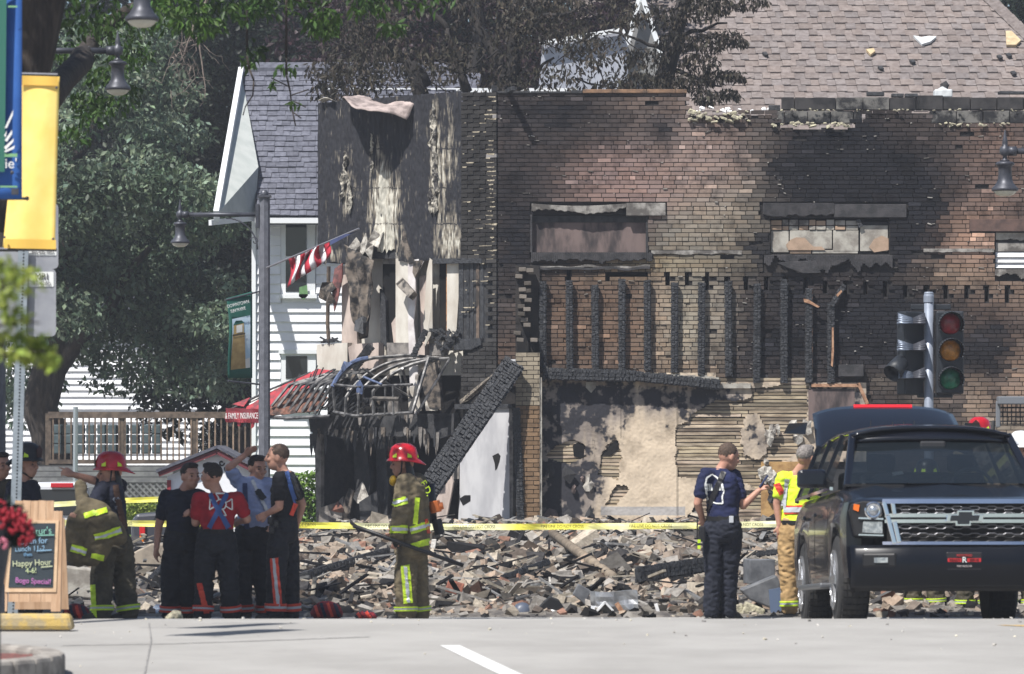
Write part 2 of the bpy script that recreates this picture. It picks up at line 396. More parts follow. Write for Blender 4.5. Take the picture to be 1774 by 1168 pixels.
lumps(26, lambda: rb.uniform(1615, 1850), lambda: 215+rb.uniform(-2, 3), .045, M_foam, 'mortar_crust', BB)
lumps(50, lambda: rb.uniform(1330, 1860), lambda: 191+rb.uniform(-1.5, 1.5), .03, M_foam, 'mortar_crust', BB)
lumps(22, lambda: rb.uniform(1190, 1352), lambda: 188+rb.uniform(-3, 6), .06, M_brick1, 'loose_brick_rubble', BB, .1)
for (a, c, t, h_) in ((1502,1532,159,7),(1545,1566,162,6),(1568,1590,162,6),(1332,1352,182,9),(1730,1800,158,5)):
    b = MB(); slab(b, (a, t, c, t+h_), 0, .12); b.build('charred_plank', M_char, BB, bevel=.008)
# --- window openings: lintels, boarded panels, sills
def ragged(b, u0, u1, vt, vb, d0, d1, amp, seed, n=64, bend=0):    # slab with an uneven lower edge
    for i in range(n):
        a, c = u0+(u1-u0)*i/n, u0+(u1-u0)*(i+1)/n; t0 = bend*math.sin(math.pi*(i+.5)/n)
        slab(b, (a, vt+t0, c-.02, vb+t0+amp*nz(a*.03, seed)+amp*.6*nz(a*.11, seed)), d0, d1)
M_panel = mat('smoke streaked panel', C(124,108,104), C(60,55,56), rough=.85, scale=3.2, stretch=(1,1,.35), lo=.38, hi=.62)
wn = MB(); slab(wn, (916,384,1124,438), .10, .14); win1 = wn.build('window_panel', M_panel, BB)
b = MB(); slab(b, (919,373,1121,385), .085, .13); b.build('panel_head', M_soot, win1)
for (a, c) in ((918,922),(1119,1123)): b = MB(); slab(b, (a, 372, c, 437), .01, .1); b.build('window_jamb', M_dstone, win1)
b = MB(); ragged(b, 921, 1085, 353, 364, -.045, .1, 7, 2.2, bend=4); slab(b, (1085,352,1153,374), -.04, .1); b.build('lintel', M_stone, BB, bevel=.006)
b = MB(); ragged(b, 920, 1130, 438, 452, -.06, .12, 10, 5.1); b.build('sill', M_dstone, BB, bevel=.006)
M_cblk = mat('pale concrete infill', C(186,182,172), C(140,134,126), rough=.92, scale=5, bump=.4)
M_tanp = mat('tan plaster', C(184,158,136), C(160,138,118), rough=.9, scale=6, bump=.3)
wn = MB(); slab(wn, (1333,384,1543,441), .12, .15); win2 = wn.build('window_panel', M_dstone, BB)
for (a, t, c, d, m) in ((1336,399,1368,438,M_cblk),(1369,399,1443,432,M_cblk),(1444,399,1489,436,M_cblk),(1491,390,1540,436,M_cblk),(1408,433,1488,440,M_cblk),(1369,433,1407,440,M_tanp)):
    b = MB(); slab(b, (a, t, c-1, d-1), .07+rb.uniform(-.01, .01), .12); b.build('infill_block', m, win2, bevel=.006)
u = 1336
while u < 1488:
    l = rb.uniform(11, 24); b = MB(); slab(b, (u, 380+rb.uniform(0, 2), u+l-1.5, 390), .06+rb.uniform(-.02, .02), .12); b.build('infill_brick', M_tanp if rb.random() < .6 else M_stone, win2, bevel=.006)
    b = MB(); slab(b, (u, 391.5, u+l-1.5, 398), .06+rb.uniform(-.02, .02), .12); b.build('infill_brick', M_tanp if rb.random() < .5 else M_cblk, win2, bevel=.006); u += l
for pts in ([(1362,424),(1370,415),(1380,411),(1395,412),(1402,420),(1410,427),(1424,427),(1430,433),(1366,433)],[(1506,428),(1515,414),(1528,408),(1540,413),(1540,433),(1515,437)]):
    b = MB(); b.prism([W(x, y, .066) for x, y in pts], (0, -.015, 0)); b.build('plaster_patch', M_tanp, win2)
b = MB(); b.span(W(1486,380,.03), W(1492,393,.03), .07, .03); b.build('charred_plank', M_char, win2)
b = MB(); ragged(b, 1322, 1445, 352, 374, -.04, .1, 7, 8.2); slab(b, (1445,354,1570,377), -.03, .1); b.build('lintel', M_dstone, BB, bevel=.006)
b = MB(); ragged(b, 1324, 1546, 442, 462, -.05, .1, 22, 3.7, 80); b.build('sill', M_dstone, BB, bevel=.006)
b = MB(); b.prism([W(x, y, -.06) for x, y in ((1345,456),(1380,453),(1412,452),(1422,474),(1390,474),(1362,464))], (0, -.03, 0)); b.build('broken_slab', M_dstone, BB, bevel=.006)
M_wht = mat('white aluminium siding', C(240,240,240,.85), C(215,216,218,.85), rough=.5, scale=3, lo=.3)
wn = MB(); slab(wn, (1722,402,1900,468), .12, .15); win3 = wn.build('window_panel', M_dstone, BB)
for i in range(3):
    b = MB(); y0 = 436+i*9.5; a, c = W(1726, y0, .10), W(1895, y0+9, .06)
    b.add([a, (c.x, a.y, a.z), c, (a.x, c.y, c.z), (a.x, .11+DW, c.z), (c.x, .11+DW, c.z)], [(0,1,2,3),(3,2,5,4)]); b.build('siding_board', M_wht, win3)
b = MB(); slab(b, (1726,420,1900,435), .08, .12); b.build('panel_head', M_stone, win3)
b = MB(); ragged(b, 1726, 1900, 403, 415, .06, .12, 8, 9.); b.build('plaster_edge', M_cblk, win3)
b = MB(); slab(b, (1680,380,1900,401), -.015, .1); b.build('lintel', mat('brown lintel', C(110,88,80), C(80,66,62), scale=5, rough=.9), BB, bevel=.005)
b = MB(); ragged(b, 1724, 1900, 467, 478, -.03, .1, 10, 1.1); b.build('sill', M_stone, BB, bevel=.005)
for (a, c, y, m) in ((1128,1285,437,M_stone),(1600,1722,434,M_stone)):
    b = MB(); ragged(b, a, c, y-3, y+3, -.02, .05, 3, y, 40); b.build('mortar_ledge', m, BB)
for k in range(3):
    b = MB(); 
    for i in range(40):
        u = 918+i*5.2; slab(b, (u, 461+k*2+5*nz(u*.03, k*7), u+5.2, 465+k*2+5*nz(u*.03, k*7)), -.03-.01*k, .05)
    if k < 2: b.build('cracked_render_edge', M_dstone if k else M_stone, BB)
# --- charred joist pockets are real holes; studs stand against the wall
def charbeam(name, a, b_, wd, dp, par, seed=1, cell=.06, up=None, m=None):
    r = random.Random(seed); a = Vector(a); b_ = Vector(b_); d = b_-a; ln = d.length; d.normalize()
    up = Vector(up or (0, -1, 0)); sd = d.cross(up).normalized(); up = sd.cross(d).normalized(); M = Matrix((sd, up, d)).transposed()
    mb = MB(); mb.box((a+b_)/2, (wd*.93, dp*.9, ln), M)
    n = max(2, int(ln/cell)); k = max(1, int(round(wd/(cell*1.1)))); kd = max(1, int(round(dp/(cell*1.1))))
    for i in range(n):
        for (cnt, ax, w_, off, dirs) in ((k, sd, wd, up*(dp*.45), 1), (kd, up, dp, sd*(wd*.465), -1), (kd, up, dp, sd*(-wd*.465), -1)):
            for j in range(cnt):
                c = a+d*((i+.5+r.uniform(-.3, .3))*ln/n)+ax*(((j+.5)/cnt-.5)*w_*.98)+off
                s = (w_/cnt*r.uniform(.76, .96)); t = dp*.1+r.uniform(.0, .012)
                sz = (s, t*2, ln/n*r.uniform(.6, 1.1)) if dirs == 1 else (t*2, s, ln/n*r.uniform(.72, .93))
                mb.box(c, sz, M @ Matrix.Rotation(r.gauss(0, .13), 3, 'Y') @ Matrix.Rotation(r.gauss(0, .06), 3, 'X'))
    return mb.build(name, m or M_char, par)
for i, (x, t, z) in enumerate(((940,488,638),(987,486,638),(1031,494,640),(1078,484,640),(1121,486,642),(1168,490,646),(1215,490,650),(1262,488,652),(1311,492,664),(1358,484,664),(1400,500,664),(1438,525,664))):
    charbeam('stud', W(x+rb.uniform(-1, 1), z, -.06), W(x+rb.uniform(-1.5, 1.5), t, -.06), .088, .08, BB, 10+i, .035)
charbeam('leaning_stud', W(1440,530,-.1), W(1462,494,-.06), .07, .06, BB, 31, .04)
M_raw = mat('splintered raw wood', C(190,150,120), C(150,112,88), scale=20, rough=.8)
for (pts) in ([(1440,568),(1443,568),(1443.5,610),(1441.5,636),(1438.5,634),(1440,600)],[(1391,518),(1400,520),(1419,532),(1416,534),(1402,527),(1392,524)],[(1447,512),(1456,503),(1458,506),(1450,515)]):
    b = MB(); b.prism([W(x, y, -.11) for x, y in pts], (0, -.02, 0)); b.build('wood_splinter', M_raw, BB)
b = MB(); b.box(W(1402,570,-.07), (.09,.05,1.2)); b.build('scorched_stud', mat('brown scorched wood', C(110,84,70), C(40,36,36), scale=9, bump=.8), BB)
b = MB(); slab(b, (1452,632,1495,653), -.14, .0); b.build('metal_vent', M_dstone, BB, bevel=.01)
charbeam('ledger_beam', W(940,648,-.17), W(1100,652,-.17), .16, .12, BB, 51, .05)
charbeam('ledger_beam', W(1098,652,-.17), W(1246,667,-.17), .13, .12, BB, 52, .05)
for (a, c, y) in ((938,1245,640),(1240,1300,668)):
    b = MB(); 
    for i in range(30):
        u = a+(c-a)*i/30; slab(b, (u, y-2+.055*(u-a)*(y < 650)-rb.uniform(0, 3), u+(c-a)/30, y+5+.055*(u-a)*(y < 650)), -.09, -.01)
    b.build('broken_plaster_edge', M_cblk, BB)
# --- plaster with holes that show the lath
def inside(x, y, poly):
    r = False; n = len(poly)
    for i in range(n):
        (x0, y0), (x1, y1) = poly[i], poly[i-1]
        if (y0 > y) != (y1 > y) and x < (x1-x0)*(y-y0)/(y1-y0)+x0: r = not r
    return r
LATH = [[(945,790),(965,773),(985,763),(1005,763),(1014,775),(1016,793),(1000,800),(975,803),(958,796)],
 [(1037,822),(1040,785),(1055,770),(1068,757),(1075,768),(1076,790),(1074,815),(1072,832)],
 [(1050,875),(1066,841),(1086,841),(1090,851),(1075,864),(1068,875)],
 [(1170,740),(1190,730),(1204,715),(1225,702),(1240,694),(1256,684),(1300,674),(1398,660),(1400,722),(1384,736),(1372,748),(1385,770),(1375,792),(1350,800),(1330,812),(1322,850),(1300,840),(1240,830),(1200,828),(1172,826),(1170,790),(1172,765)],
 [(1168,918),(1190,900),(1205,872),(1222,850),(1330,850),(1330,950),(1168,950)]]
ISL = [[(1286,735),(1295,720),(1310,716),(1318,728),(1330,760),(1328,785),(1316,795),(1290,790),(1284,765)],[(1236,672),(1250,664),(1300,662),(1302,690),(1270,696),(1240,692)]]
def hole(x, y):
    x += 5*nz(x*.09, y*.09)+2*nz(x*.3, y*.3, 4); y += 4*nz(x*.09, y*.09, 7)
    return any(inside(x, y, p) for p in LATH) and not any(inside(x, y, p) for p in ISL)
PLS = [(1000,690,80,34,-.42),(1120,690,70,26,-.30),(985,740,60,40,-.30),(1100,735,40,40,-.16),(1230,690,60,24,-.38),(1045,790,16,60,-.18),(985,850,55,55,-.62),(960,930,50,30,-.5),(1090,930,120,40,.12),(1110,800,60,70,.34),(1150,860,60,50,.34),(1080,870,50,40,.25),(1105,730,14,70,.16),(1320,760,25,30,-.18),(1450,690,50,30,-.3),(955,800,20,60,-.15)]
def plas_col(x, y):
    n = nz(x*.035, y*.035, 2)*.5+nz(x*.09, y*.09, 5)*.4+nz(x*.25, y*.25, 8)*.2
    st = nz(x*.12, y*.012, 11)*.35
    t = .54+blob(x, y, PLS)+.12*n+st*.45
    c = Vector(lin((218,200,176)))*.84
    g = Vector(lin((146,136,128)))*.85; k = Vector(lin((54,54,60)))*.8
    t2 = max(0, min(1, t)); q = c.lerp(g, max(0, min(1, (.62-t2)*3)))
    dark = .40-t2+n*.95
    if dark > 0: q = q.lerp(k, min(1, dark*6))
    if 878 < y < 893 and 1040 < x < 1187: q = q.lerp(Vector(lin((176,176,178)))*.8, .8)
    if abs(x-1173) < 1.5 or (abs(x-1075) < 1 and y < 760): q = q*.6
    return tuple(q)
b = MB(); ST = 1.9; x0, y0 = 936, 646; nx, ny = int((1502-x0)/ST), int((966-y0)/ST)
idx = {}
def pv(i, j):
    if (i, j) not in idx:
        x, y = x0+i*ST, y0+j*ST
        x += .8*nz(x*.6, y*.6, 1); y += .8*nz(x*.6, y*.6, 6)
        idx[i, j] = len(b.v); b.v.append(tuple(W(x, y, -.035-.012*nz(x*.03, y*.03)-.003*nz(x*.2, y*.2, 3))))
    return idx[i, j]
for j in range(ny):
    for i in range(nx):
        xc, yc = x0+(i+.5)*ST, y0+(j+.5)*ST
        if hole(xc, yc) or (xc > 1330 and yc > 800): continue
        if yc < 664 and xc > 1240: continue
        b.f.append((pv(i, j), pv(i, j+1), pv(i+1, j+1), pv(i+1, j))); b.c.append(plas_col(xc, yc))
M_plas = mat('scorched plaster', (1.03,1.03,1.03), (.60,.59,.58), rough=.92, scale=2.6, detail=9, lo=.44, hi=.72, nrough=.68, attr=True, bump=.15, bscale=30)
plaster = b.build('plaster', M_plas, BB, solid=.02)
M_lath = mat('wood lath', C(220,204,180,.85), C(126,110,92,.85), scale=7, rough=.85, objcol=True, stretch=(.4,1,3), lo=.3, hi=.75)
for pi, poly in enumerate(LATH):
    xa, xb = min(p[0] for p in poly)-8, max(p[0] for p in poly)+8; ya, yb = min(p[1] for p in poly)-5, max(p[1] for p in poly)+5
    y = ya; k = 0
    while y < yb:
        h_ = 5.0; segs = [(xa, xb)] if xb-xa < 150 else [(xa, (xa+xb)/2+rb.uniform(-30, 30)), None]
        if segs[-1] is None: segs[-1] = (segs[0][1]+1.5, xb)
        for (a, c) in segs:
            bb = MB(); sg = rb.uniform(-.5, .5); p, q = W(a, y+h_/2, -.012), W(c, y+h_/2+sg, -.012)
            bb.span(p, q, h_*MPP*rb.uniform(.88, 1.0), .008+rb.uniform(0, .004), up=(0,-1,0)); o = bb.build('lath', M_lath, plaster)
            g = rb.uniform(.65, 1.05)
            if pi == 3 and y < 712: g *= .75
            if rb.random() < .12: g *= .45
            o.color = (g, g*rb.uniform(.95, 1), g*rb.uniform(.88, 1), 1)
        y += h_+1.25; k += 1
b = MB(); slab(b, (936,650,1502,968), .012, .024); b.build('lath_void', M_soot, BB)
# char patches burnt through the lath
for pts in ([(992,772),(1002,766),(1014,772),(1016,790),(1006,795),(994,790)],[(1040,790),(1060,768),(1070,762),(1072,778),(1058,790)],[(1180,905),(1200,880),(1208,868),(1212,900),(1200,912)]):
    bb = MB(); bb.prism([W(x, y, -.024) for x, y in pts], (0, -.004, 0)); bb.build('burn_hole', M_void, plaster)
# hanging shreds of plaster and paper, lower left burnt shelf and torn panels
M_shred = mat('torn plaster shreds', C(205,200,190), C(120,114,108), scale=10, bump=.7, rough=.9)
M_tan = mat('amber fibre board', C(196,158,104), C(160,124,80), scale=7, bump=.5)
b = MB(); slab(b, (1318,800,1405,960), -.06, -.03); b.build('fibre_board', M_tan, BB)
for k in range(46):
    if k < 26: cx, cy = rb.uniform(1318, 1402), rb.uniform(735, 950); m = M_shred if rb.random() < .75 else M_soot
    elif k < 36: cx, cy = rb.uniform(945, 1030), rb.uniform(812, 900); m = rb.choice((M_soot, M_soot, M_shred, M_panel, M_dstone))
    else: cx, cy = rb.uniform(990, 1080), rb.uniform(905, 945); m = rb.choice((M_tan, M_shred, M_shred))
    r_ = rb.uniform(6, 17); pts = []
    for i in range(9):
        a = i/9*2*math.pi; q = r_*rb.uniform(.45, 1.15); pts.append(W(cx+q*math.cos(a)*.8, cy+q*math.sin(a)*1.15, -.07-.05*rb.random()))
    bb = MB(); cc = sum(pts, Vector())/9+Vector((0, -.03, 0)); bb.add([cc]+pts, [(0, i+1, (i+1) % 9+1) for i in range(9)]); bb.build('plaster_flake', m, BB, solid=.008)
b = MB(); slab(b, (1015,662,1032,672), -.06, -.035); b.add([W(1015,672,-.05), W(1032,672,-.05), W(1024,681,-.05)], [(0,2,1)]); b.build('wall_fitting', M_cblk, BB, solid=.006)
b = MB(); slab(b, (1400,674,1480,728), -.055, -.03); b.build('plaster_board', M_panel, BB)
for a, c in (((1405,668),(1486,668)),((1486,664),(1502,700))):
    b = MB(); b.span(W(*a, -.07), W(*c, -.07), .05, .04); b.build('wood_trim', M_raw, BB)
# --- brick pier with its toothed broken flank
b = MB(); slab(b, (893,612,935,965), -.42, -.0); pier = b.build('brick_pier', M_mortar, BB)
bb = MB(); v = 612; row = 0
while v < 962:
    u = 893-(8 if row % 2 else 0)
    while u < 935:
        u0, u1 = max(u, 893), min(u+19.5, 935); u += 19.5
        if u1-u0 < 3: continue
        g = rb.uniform(.85, 1.15); base = lin((176,164,144)) if v < 700 else lin((150,124,98))
        q = .62*g*(1 if v > 640 else .95)*(1+.3*nz(u*.1, v*.05))
        o_ = MB().box(W((u0+u1)/2, v+CH/2, -.435+rb.uniform(-.006, .006)), ((u1-u0)*MPP-.009, .05, CH*MPP-.010))
        bb.box(W((u0+u1)/2, v+CH/2, -.435+rb.uniform(-.006, .006)), ((u1-u0)*MPP-.009, .05, CH*MPP-.010), col=tuple(x*q for x in base))
    v += CH; row += 1
stuff(bb.build('brick_courses', M_brick, pier))
b = MB(); slab(b, (934,655,938.5,962), -.44, -.38); b.build('white_strip', M_cblk, pier)
for i, (x, y) in enumerate(((905,468),(914,492),(905,503),(914,505),(906,515),(915,521),(903,532),(913,537),(903,545),(908,555),(913,564),(899,480),(901,590),(905,600),(896,578),(925,590),(918,470))):
    b = MB(); b.box(W(x, y, -.12-rb.uniform(0, .1)), (.11, .2, .062), Matrix.Rotation(rb.uniform(-.08, .08), 3, 'Y'))
    o = b.build('toothed_brick', M_brick1, BB, bevel=.006); g = rb.uniform(.06, .2); o.color = (g, g*.88, g*.76, 1)
b = MB(); slab(b, (893,460,935,610), -.05, .0); b.build('pier_core', M_mortar, BB)
b = MB(); slab(b, (896,594,915,612), -.44, -.06); b.build('beam_socket', M_void, BB)
charbeam('corner_post', W(902,905,-.47), W(894,708,-.47), .10, .08, BB, 61, .04)
# ------------------------------------------------------------------ street facade of the burnt building, turned away to the left
FA_, FB_ = P(862, 0, DW), P(552, 0, 61.6)
_fd = Vector((FB_.x-FA_.x, FB_.y-FA_.y, 0)); FN = Vector((_fd.y, -_fd.x, 0)).normalized()
if FN.y > 0: FN = -FN
def FP(u, v, off=0.):              # pixel -> point on the facade plane, off = towards the street
    k = (u-CX)/F; t = (k*FA_.y-FA_.x)/(_fd.x-k*_fd.y); D = FA_.y+t*_fd.y
    p = P(u, v, D); return p+FN*off
def fslab(b, r, d0, d1, col=None):  # d0 front offset, d1 back offset (towards the street positive)
    q = [FP(r[0], r[3], d0), FP(r[2], r[3], d0), FP(r[2], r[1], d0), FP(r[0], r[1], d0)]
    b.prism(q, FN*(d1-d0), col)
def fpoly(name, pts, off, m, par=None, th=.02, crumple=0, cuts=0, smooth=False):
    b = MB(); q = [FP(x, y, off+(crumple*nz(x*.07, y*.07, off*9) if crumple else 0)) for x, y in pts]
    b.prism(q, FN*-th); return b.build(name, m, par or BB, smooth=smooth)
# upper storey sheathing, scorched, with peeled pale streaks
FPALE = [(668,355,26,48,1.1),(668,420,22,25,1.2),(664,300,10,30,.7),(755,240,8,60,.85),(758,320,10,45,.7),(605,300,9,40,.38),(600,345,8,25,.45),(775,300,18,60,.42),(770,420,18,40,.62),(790,420,12,40,.5),(580,440,12,16,.55),(655,250,5,18,.5),(590,200,6,12,.3),(782,230,10,50,.3)]
def fac_col(x, y):
    st = nz(x*.22, y*.02, 3)*.6+nz(x*.6, y*.07, 9)*.55; n = nz(x*.06, y*.06, 1)*.4+nz(x*.3, y*.3, 5)*.3
    t = blob(x, y, FPALE)*(1+.6*st)+.62*st+.3*n
    if min(abs(y-s-1.5*nz(x*.05)) for s in (258,326,388)) < 1.0: t -= .5
    q = Vector(lin((54,55,62)))*.55
    if t > .22: q = q.lerp(Vector(lin((150,142,128)))*.8, min(1, (t-.22)*3))
    if t > .6: q = q.lerp(Vector(lin((214,210,196)))*.85, min(1, (t-.6)*3))
    return tuple(q*(1+.25*n))
b = MB(); nx, ny = 150, 150; 
def fv(i, j):
    u = 552+(801-552)*i/nx; vt = 179-21*(i/nx)+1.5*nz(u*.2); vb = 456-6*i/nx+5*nz(u*.07, 3)+3*nz(u*.3, 1)
    if 605 < u < 690: vb -= 18+8*nz(u*.2, 8)
    return u, vt+(vb-vt)*j/ny
for j in range(ny+1):
    for i in range(nx+1):
        u, v = fv(i, j); t = blob(u, v, FPALE); b.v.append(tuple(FP(u, v, .02+.02*nz(u*.15, v*.02)*(1+2*t)+.01*nz(u*.4, v*.1, 4))))
for j in range(ny):
    for i in range(nx):
        b.f.append((j*(nx+1)+i, (j+1)*(nx+1)+i, (j+1)*(nx+1)+i+1, j*(nx+1)+i+1)); u, v = fv(i+.5, j+.5); b.c.append(fac_col(u, v))
M_fac = mat('scorched sheathing', (1,1,1), (.7,.7,.7), rough=.75, scale=14, attr=True, bump=.6, bscale=50, spec=.3, stretch=(1,1,.4))
fac = b.build('upper_facade', M_fac, BB)
b = MB(); fslab(b, (551.5,181,800,448), -.02, -.12); b.build('facade_board', M_soot, BB)
b = MB(); b.prism([FP(552,180,0), FP(552,455,0), FP(552,455,-1.2), FP(552,180,-1.2)], Vector((.08,0,0))); b.build('facade_return', M_soot, BB)
# peeled paper roll standing proud beside the pale streak
for (ux, v0, v1, wd) in ((754,180,300,9),(757,280,376,8),(749,330,372,6),(648,232,300,4),(601,262,330,6),(609,310,372,6),(596,300,350,5)):
    b = MB(); n = 26; 
    def pl(s, t, ux=ux, v0=v0, v1=v1, wd=wd):
        y = v0+(v1-v0)*t; x = ux+wd*(s-.5)*2*(.55+.9*nz(y*.09, ux))*min(1, 4*t, 4*(1-t))**.5+4*nz(y*.05, ux+5)
        return FP(x, y, .035+.07*abs(nz(x*.35, y*.12))+.03*math.sin(s*3.14))
    b.grid(pl, 8, n); b.build('peeled_membrane', mat('peeled membrane', C(196,190,176), C(70,68,68), scale=11, bump=1, lo=.4, hi=.6, stretch=(1,1,.5)), BB)
M_flk = mat('pale mortar flakes', C(200,188,164), C(130,122,108), scale=18)
# dark brick quoin between facade and side wall
b = MB(); fslab(b, (800,160,862,975), -.03, -.25); quoin = b.build('quoin_wall', M_soot, BB)
bb = MB(); v = 160; row = 0
while v < 705:
    u = 800-(10 if row % 2 else 0)
    while u < 862:
        u0, u1 = max(u, 800), min(u+21.5, 862); u += 21.5
        if u1-u0 < 3: continue
        if v > 585 and u1 < 815-(v-585)*.1: continue
        if 452 < v < 592 and u0 < 836: continue
        g = rb.uniform(.7, 1.2)*(.030 if v < 440 else .04)*(1.8 if v > 650 and u > 850 else 1)
        if u0 > 838 and rb.random() < .05 and v < 460: g = .2
        q0, q1 = FP(u0+.4, v+CH-.7, rb.uniform(-.004, .006)), FP(u1-.4, v+.6, 0)
        m_ = (q0+q1)/2; ang = math.atan2(_fd.y, _fd.x)
        bb.box((m_.x, m_.y, m_.z), ((FP(u1,0)-FP(u0,0)).length-.011, .05, CH*MPP-.011), Matrix.Rotation(ang, 3, 'Z'), (g*1.05, g, g*.98))
    v += CH; row += 1
stuff(bb.build('brick_courses', M_brick, quoin))
for k in range(110):
    x, y = (rb.gauss(852, 3), rb.uniform(175, 450)) if k < 60 else (rb.uniform(804, 858), rb.uniform(168, 580))
    y = 160+round((y-160)/CH)*CH; w_ = rb.choice((1.5, 2.5, 4, 7)); fpoly('mortar_flake', [(x-w_, y), (x+w_, y-rb.uniform(0, 1)), (x+w_*.8, y+rb.uniform(1, 3 if k < 60 else 1.6)), (x-w_*.7, y+rb.uniform(1, 2))], .026, M_flk, quoin, .02)
# top edge and the curled sheet of roofing with its shadow
b = MB(); 
def curl(s, t):
    u = 608+110*s; v = 166+10*math.sin(s*2.2)-4*math.sin(s*9)+t*(6+30*s*s*(1 if s > .3 else .3)); 
    return FP(u, v+2*nz(u*.1, t*3), -.05+.62*t*(.4+.8*math.sin(s*math.pi))+.05*nz(u*.05, t*2))
b.grid(curl, 30, 8); b.build('curled_roof_sheet', mat('pinkish roofing underside', C(188,172,166), C(130,118,114), scale=7, bump=.6), BB, smooth=True, solid=.012)
b = MB(); b.grid(lambda s, t: FP(560+24*s, 178-5*math.sin(s*3)-3*t, .12*t), 6, 3); b.build('roof_scrap', M_shred, BB, solid=.01)
charbeam('roof_beam', W(878,158,.1), W(890,158,-.42), .06, .06, BB, 77, .05, up=(0,0,1))
b = MB(); slab(b, (851,147,861,158), .1, .3); b.build('vent_stub', M_soot, BB)
# --- second floor opening: rooms torn open
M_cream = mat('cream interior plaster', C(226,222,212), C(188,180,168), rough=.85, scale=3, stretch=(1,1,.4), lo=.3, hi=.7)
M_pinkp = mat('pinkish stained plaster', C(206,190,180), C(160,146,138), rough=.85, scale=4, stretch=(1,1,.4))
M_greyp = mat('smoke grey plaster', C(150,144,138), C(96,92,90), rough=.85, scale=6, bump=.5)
M_brd = mat('burnt paper', C(120,110,100), C(40,39,40), rough=.85, scale=7, bump=.8, lo=.4, hi=.6)
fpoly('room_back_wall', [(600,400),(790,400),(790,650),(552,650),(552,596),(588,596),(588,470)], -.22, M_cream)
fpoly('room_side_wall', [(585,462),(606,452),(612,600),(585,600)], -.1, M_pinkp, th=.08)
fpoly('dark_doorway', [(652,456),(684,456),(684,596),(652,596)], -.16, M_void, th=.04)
fpoly('door_head_panel', [(660,440),(683,404),(683,457),(655,457)], -.1, M_greyp)  # smoke grey panel above the dark doorway
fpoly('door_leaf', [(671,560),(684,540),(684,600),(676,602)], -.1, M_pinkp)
fpoly('white_jamb', [(684,400),(694,404),(706,400),(713,440),(715,470),(716,600),(684,600)], -.02, M_cream, th=.1)
fpoly('torn_wall_strip', [(709,452),(726,449),(735,452),(722,480),(725,520),(722,560),(727,640),(727,722),(715,722),(713,640),(711,560)], .05, mat('white torn board', C(232,228,226), C(200,192,190), scale=3, rough=.8), crumple=.05)
fpoly('torn_wall_strip', [(741,470),(746,447),(750,452),(753,520),(752,575),(742,600),(738,560)], .05, M_cream, crumple=.05)
fpoly('torn_wall_strip', [(722,480),(740,474),(741,560),(738,600),(726,600)], -.06, M_pinkp)
fpoly('scorched_flap', [(702,400),(712,430),(722,455),(712,458),(704,440),(700,420)], .06, M_brd, crumple=.05)
fpoly('scorched_flap', [(722,452),(738,452),(724,482),(720,472)], .08, M_brd)
b = MB()
def cur(s, t):
    u = 604+52*s-8*t*s+14*t*(1-s); v = 424+28*s+(150-50*abs(s-.55))*t
    return FP(u, v, .12+.10*nz(s*5, t*4, 2)+.05*math.sin(s*14)*t)
b.grid(cur, 22, 26); b.build('hanging_burnt_sheet', M_brd, BB, smooth=True, solid=.01)
fpoly('smoke_puff_scrap', [(612,430),(624,412),(630,424),(640,404),(646,420),(655,398),(662,408),(668,402),(664,430),(656,426),(650,452),(640,436),(634,446),(626,434),(616,444)], .1, M_shred, crumple=.12)  # pale jagged scrap standing in for a puff of white smoke
fpoly('charred_mass', [(628,556),(640,548),(650,560),(646,580),(640,576),(634,574)], .2, M_char, crumple=.2, th=.08)
fpoly('charred_frame', [(652,500),(662,520),(664,600),(654,600)], -.08, M_char, th=.06)
b = MB(); b.tube([FP(704,492,.1), FP(716,496,.25), FP(737,514,.3)], [.1,.1,.09], 4); b.build('vent_duct', mat('sooty tin duct', C(150,142,132), C(60,58,56), rough=.5, metal=.4, scale=9), BB)
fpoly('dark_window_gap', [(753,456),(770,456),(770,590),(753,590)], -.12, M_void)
fpoly('window_wall', [(770,456),(792,456),(790,520),(786,580),(770,585)], -.06, M_cream, th=.05)
fpoly('rusted_edge', [(766,455),(771,455),(772,520),(774,545),(769,585),(766,585)], -.1, mat('rusty edge', C(190,130,70), C(90,60,40), scale=20), th=.05)
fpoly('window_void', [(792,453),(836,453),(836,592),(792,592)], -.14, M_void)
for x, wd in ((797,8),(809,4),(816,5),(826,5),(834,5)):
    fpoly('window_frame_bar', [(x-wd/2,455),(x+wd/2,455),(x+wd/2,590),(x-wd/2,590)], -.02, M_char if x != 826 else mat('singed wood', C(120,104,92), C(60,54,50), scale=8), th=.06)
fpoly('window_head', [(752,448),(837,448),(837,456),(752,457)], .04, M_char, th=.1)
fpoly('window_sill', [(792,588),(836,586),(838,597),(820,606),(792,606)], .06, M_char, th=.14)
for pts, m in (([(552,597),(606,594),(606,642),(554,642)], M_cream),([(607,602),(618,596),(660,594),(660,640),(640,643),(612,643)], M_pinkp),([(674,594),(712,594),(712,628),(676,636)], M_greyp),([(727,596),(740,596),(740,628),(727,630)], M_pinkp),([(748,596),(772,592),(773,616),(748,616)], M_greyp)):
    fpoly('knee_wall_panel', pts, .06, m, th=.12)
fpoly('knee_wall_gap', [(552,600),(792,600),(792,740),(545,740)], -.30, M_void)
charbeam('fallen_timber', FP(634,640,.3), FP(660,600,.25), .12, .08, BB, 81, .05)
charbeam('fallen_timber', FP(736,618,.3), FP(752,572,.2), .08, .06, BB, 82, .05)
b = MB()
for k in range(40):
    x, y = rb.uniform(752, 800), rb.uniform(572, 604); b.box(FP(x, y, .12*rb.random()), (.12*rb.random()+.03, .06, .06*rb.random()+.02), Matrix.Rotation(rb.uniform(-1, 1), 3, 'Y'))
stuff(b.build('charred_debris', M_char, BB))
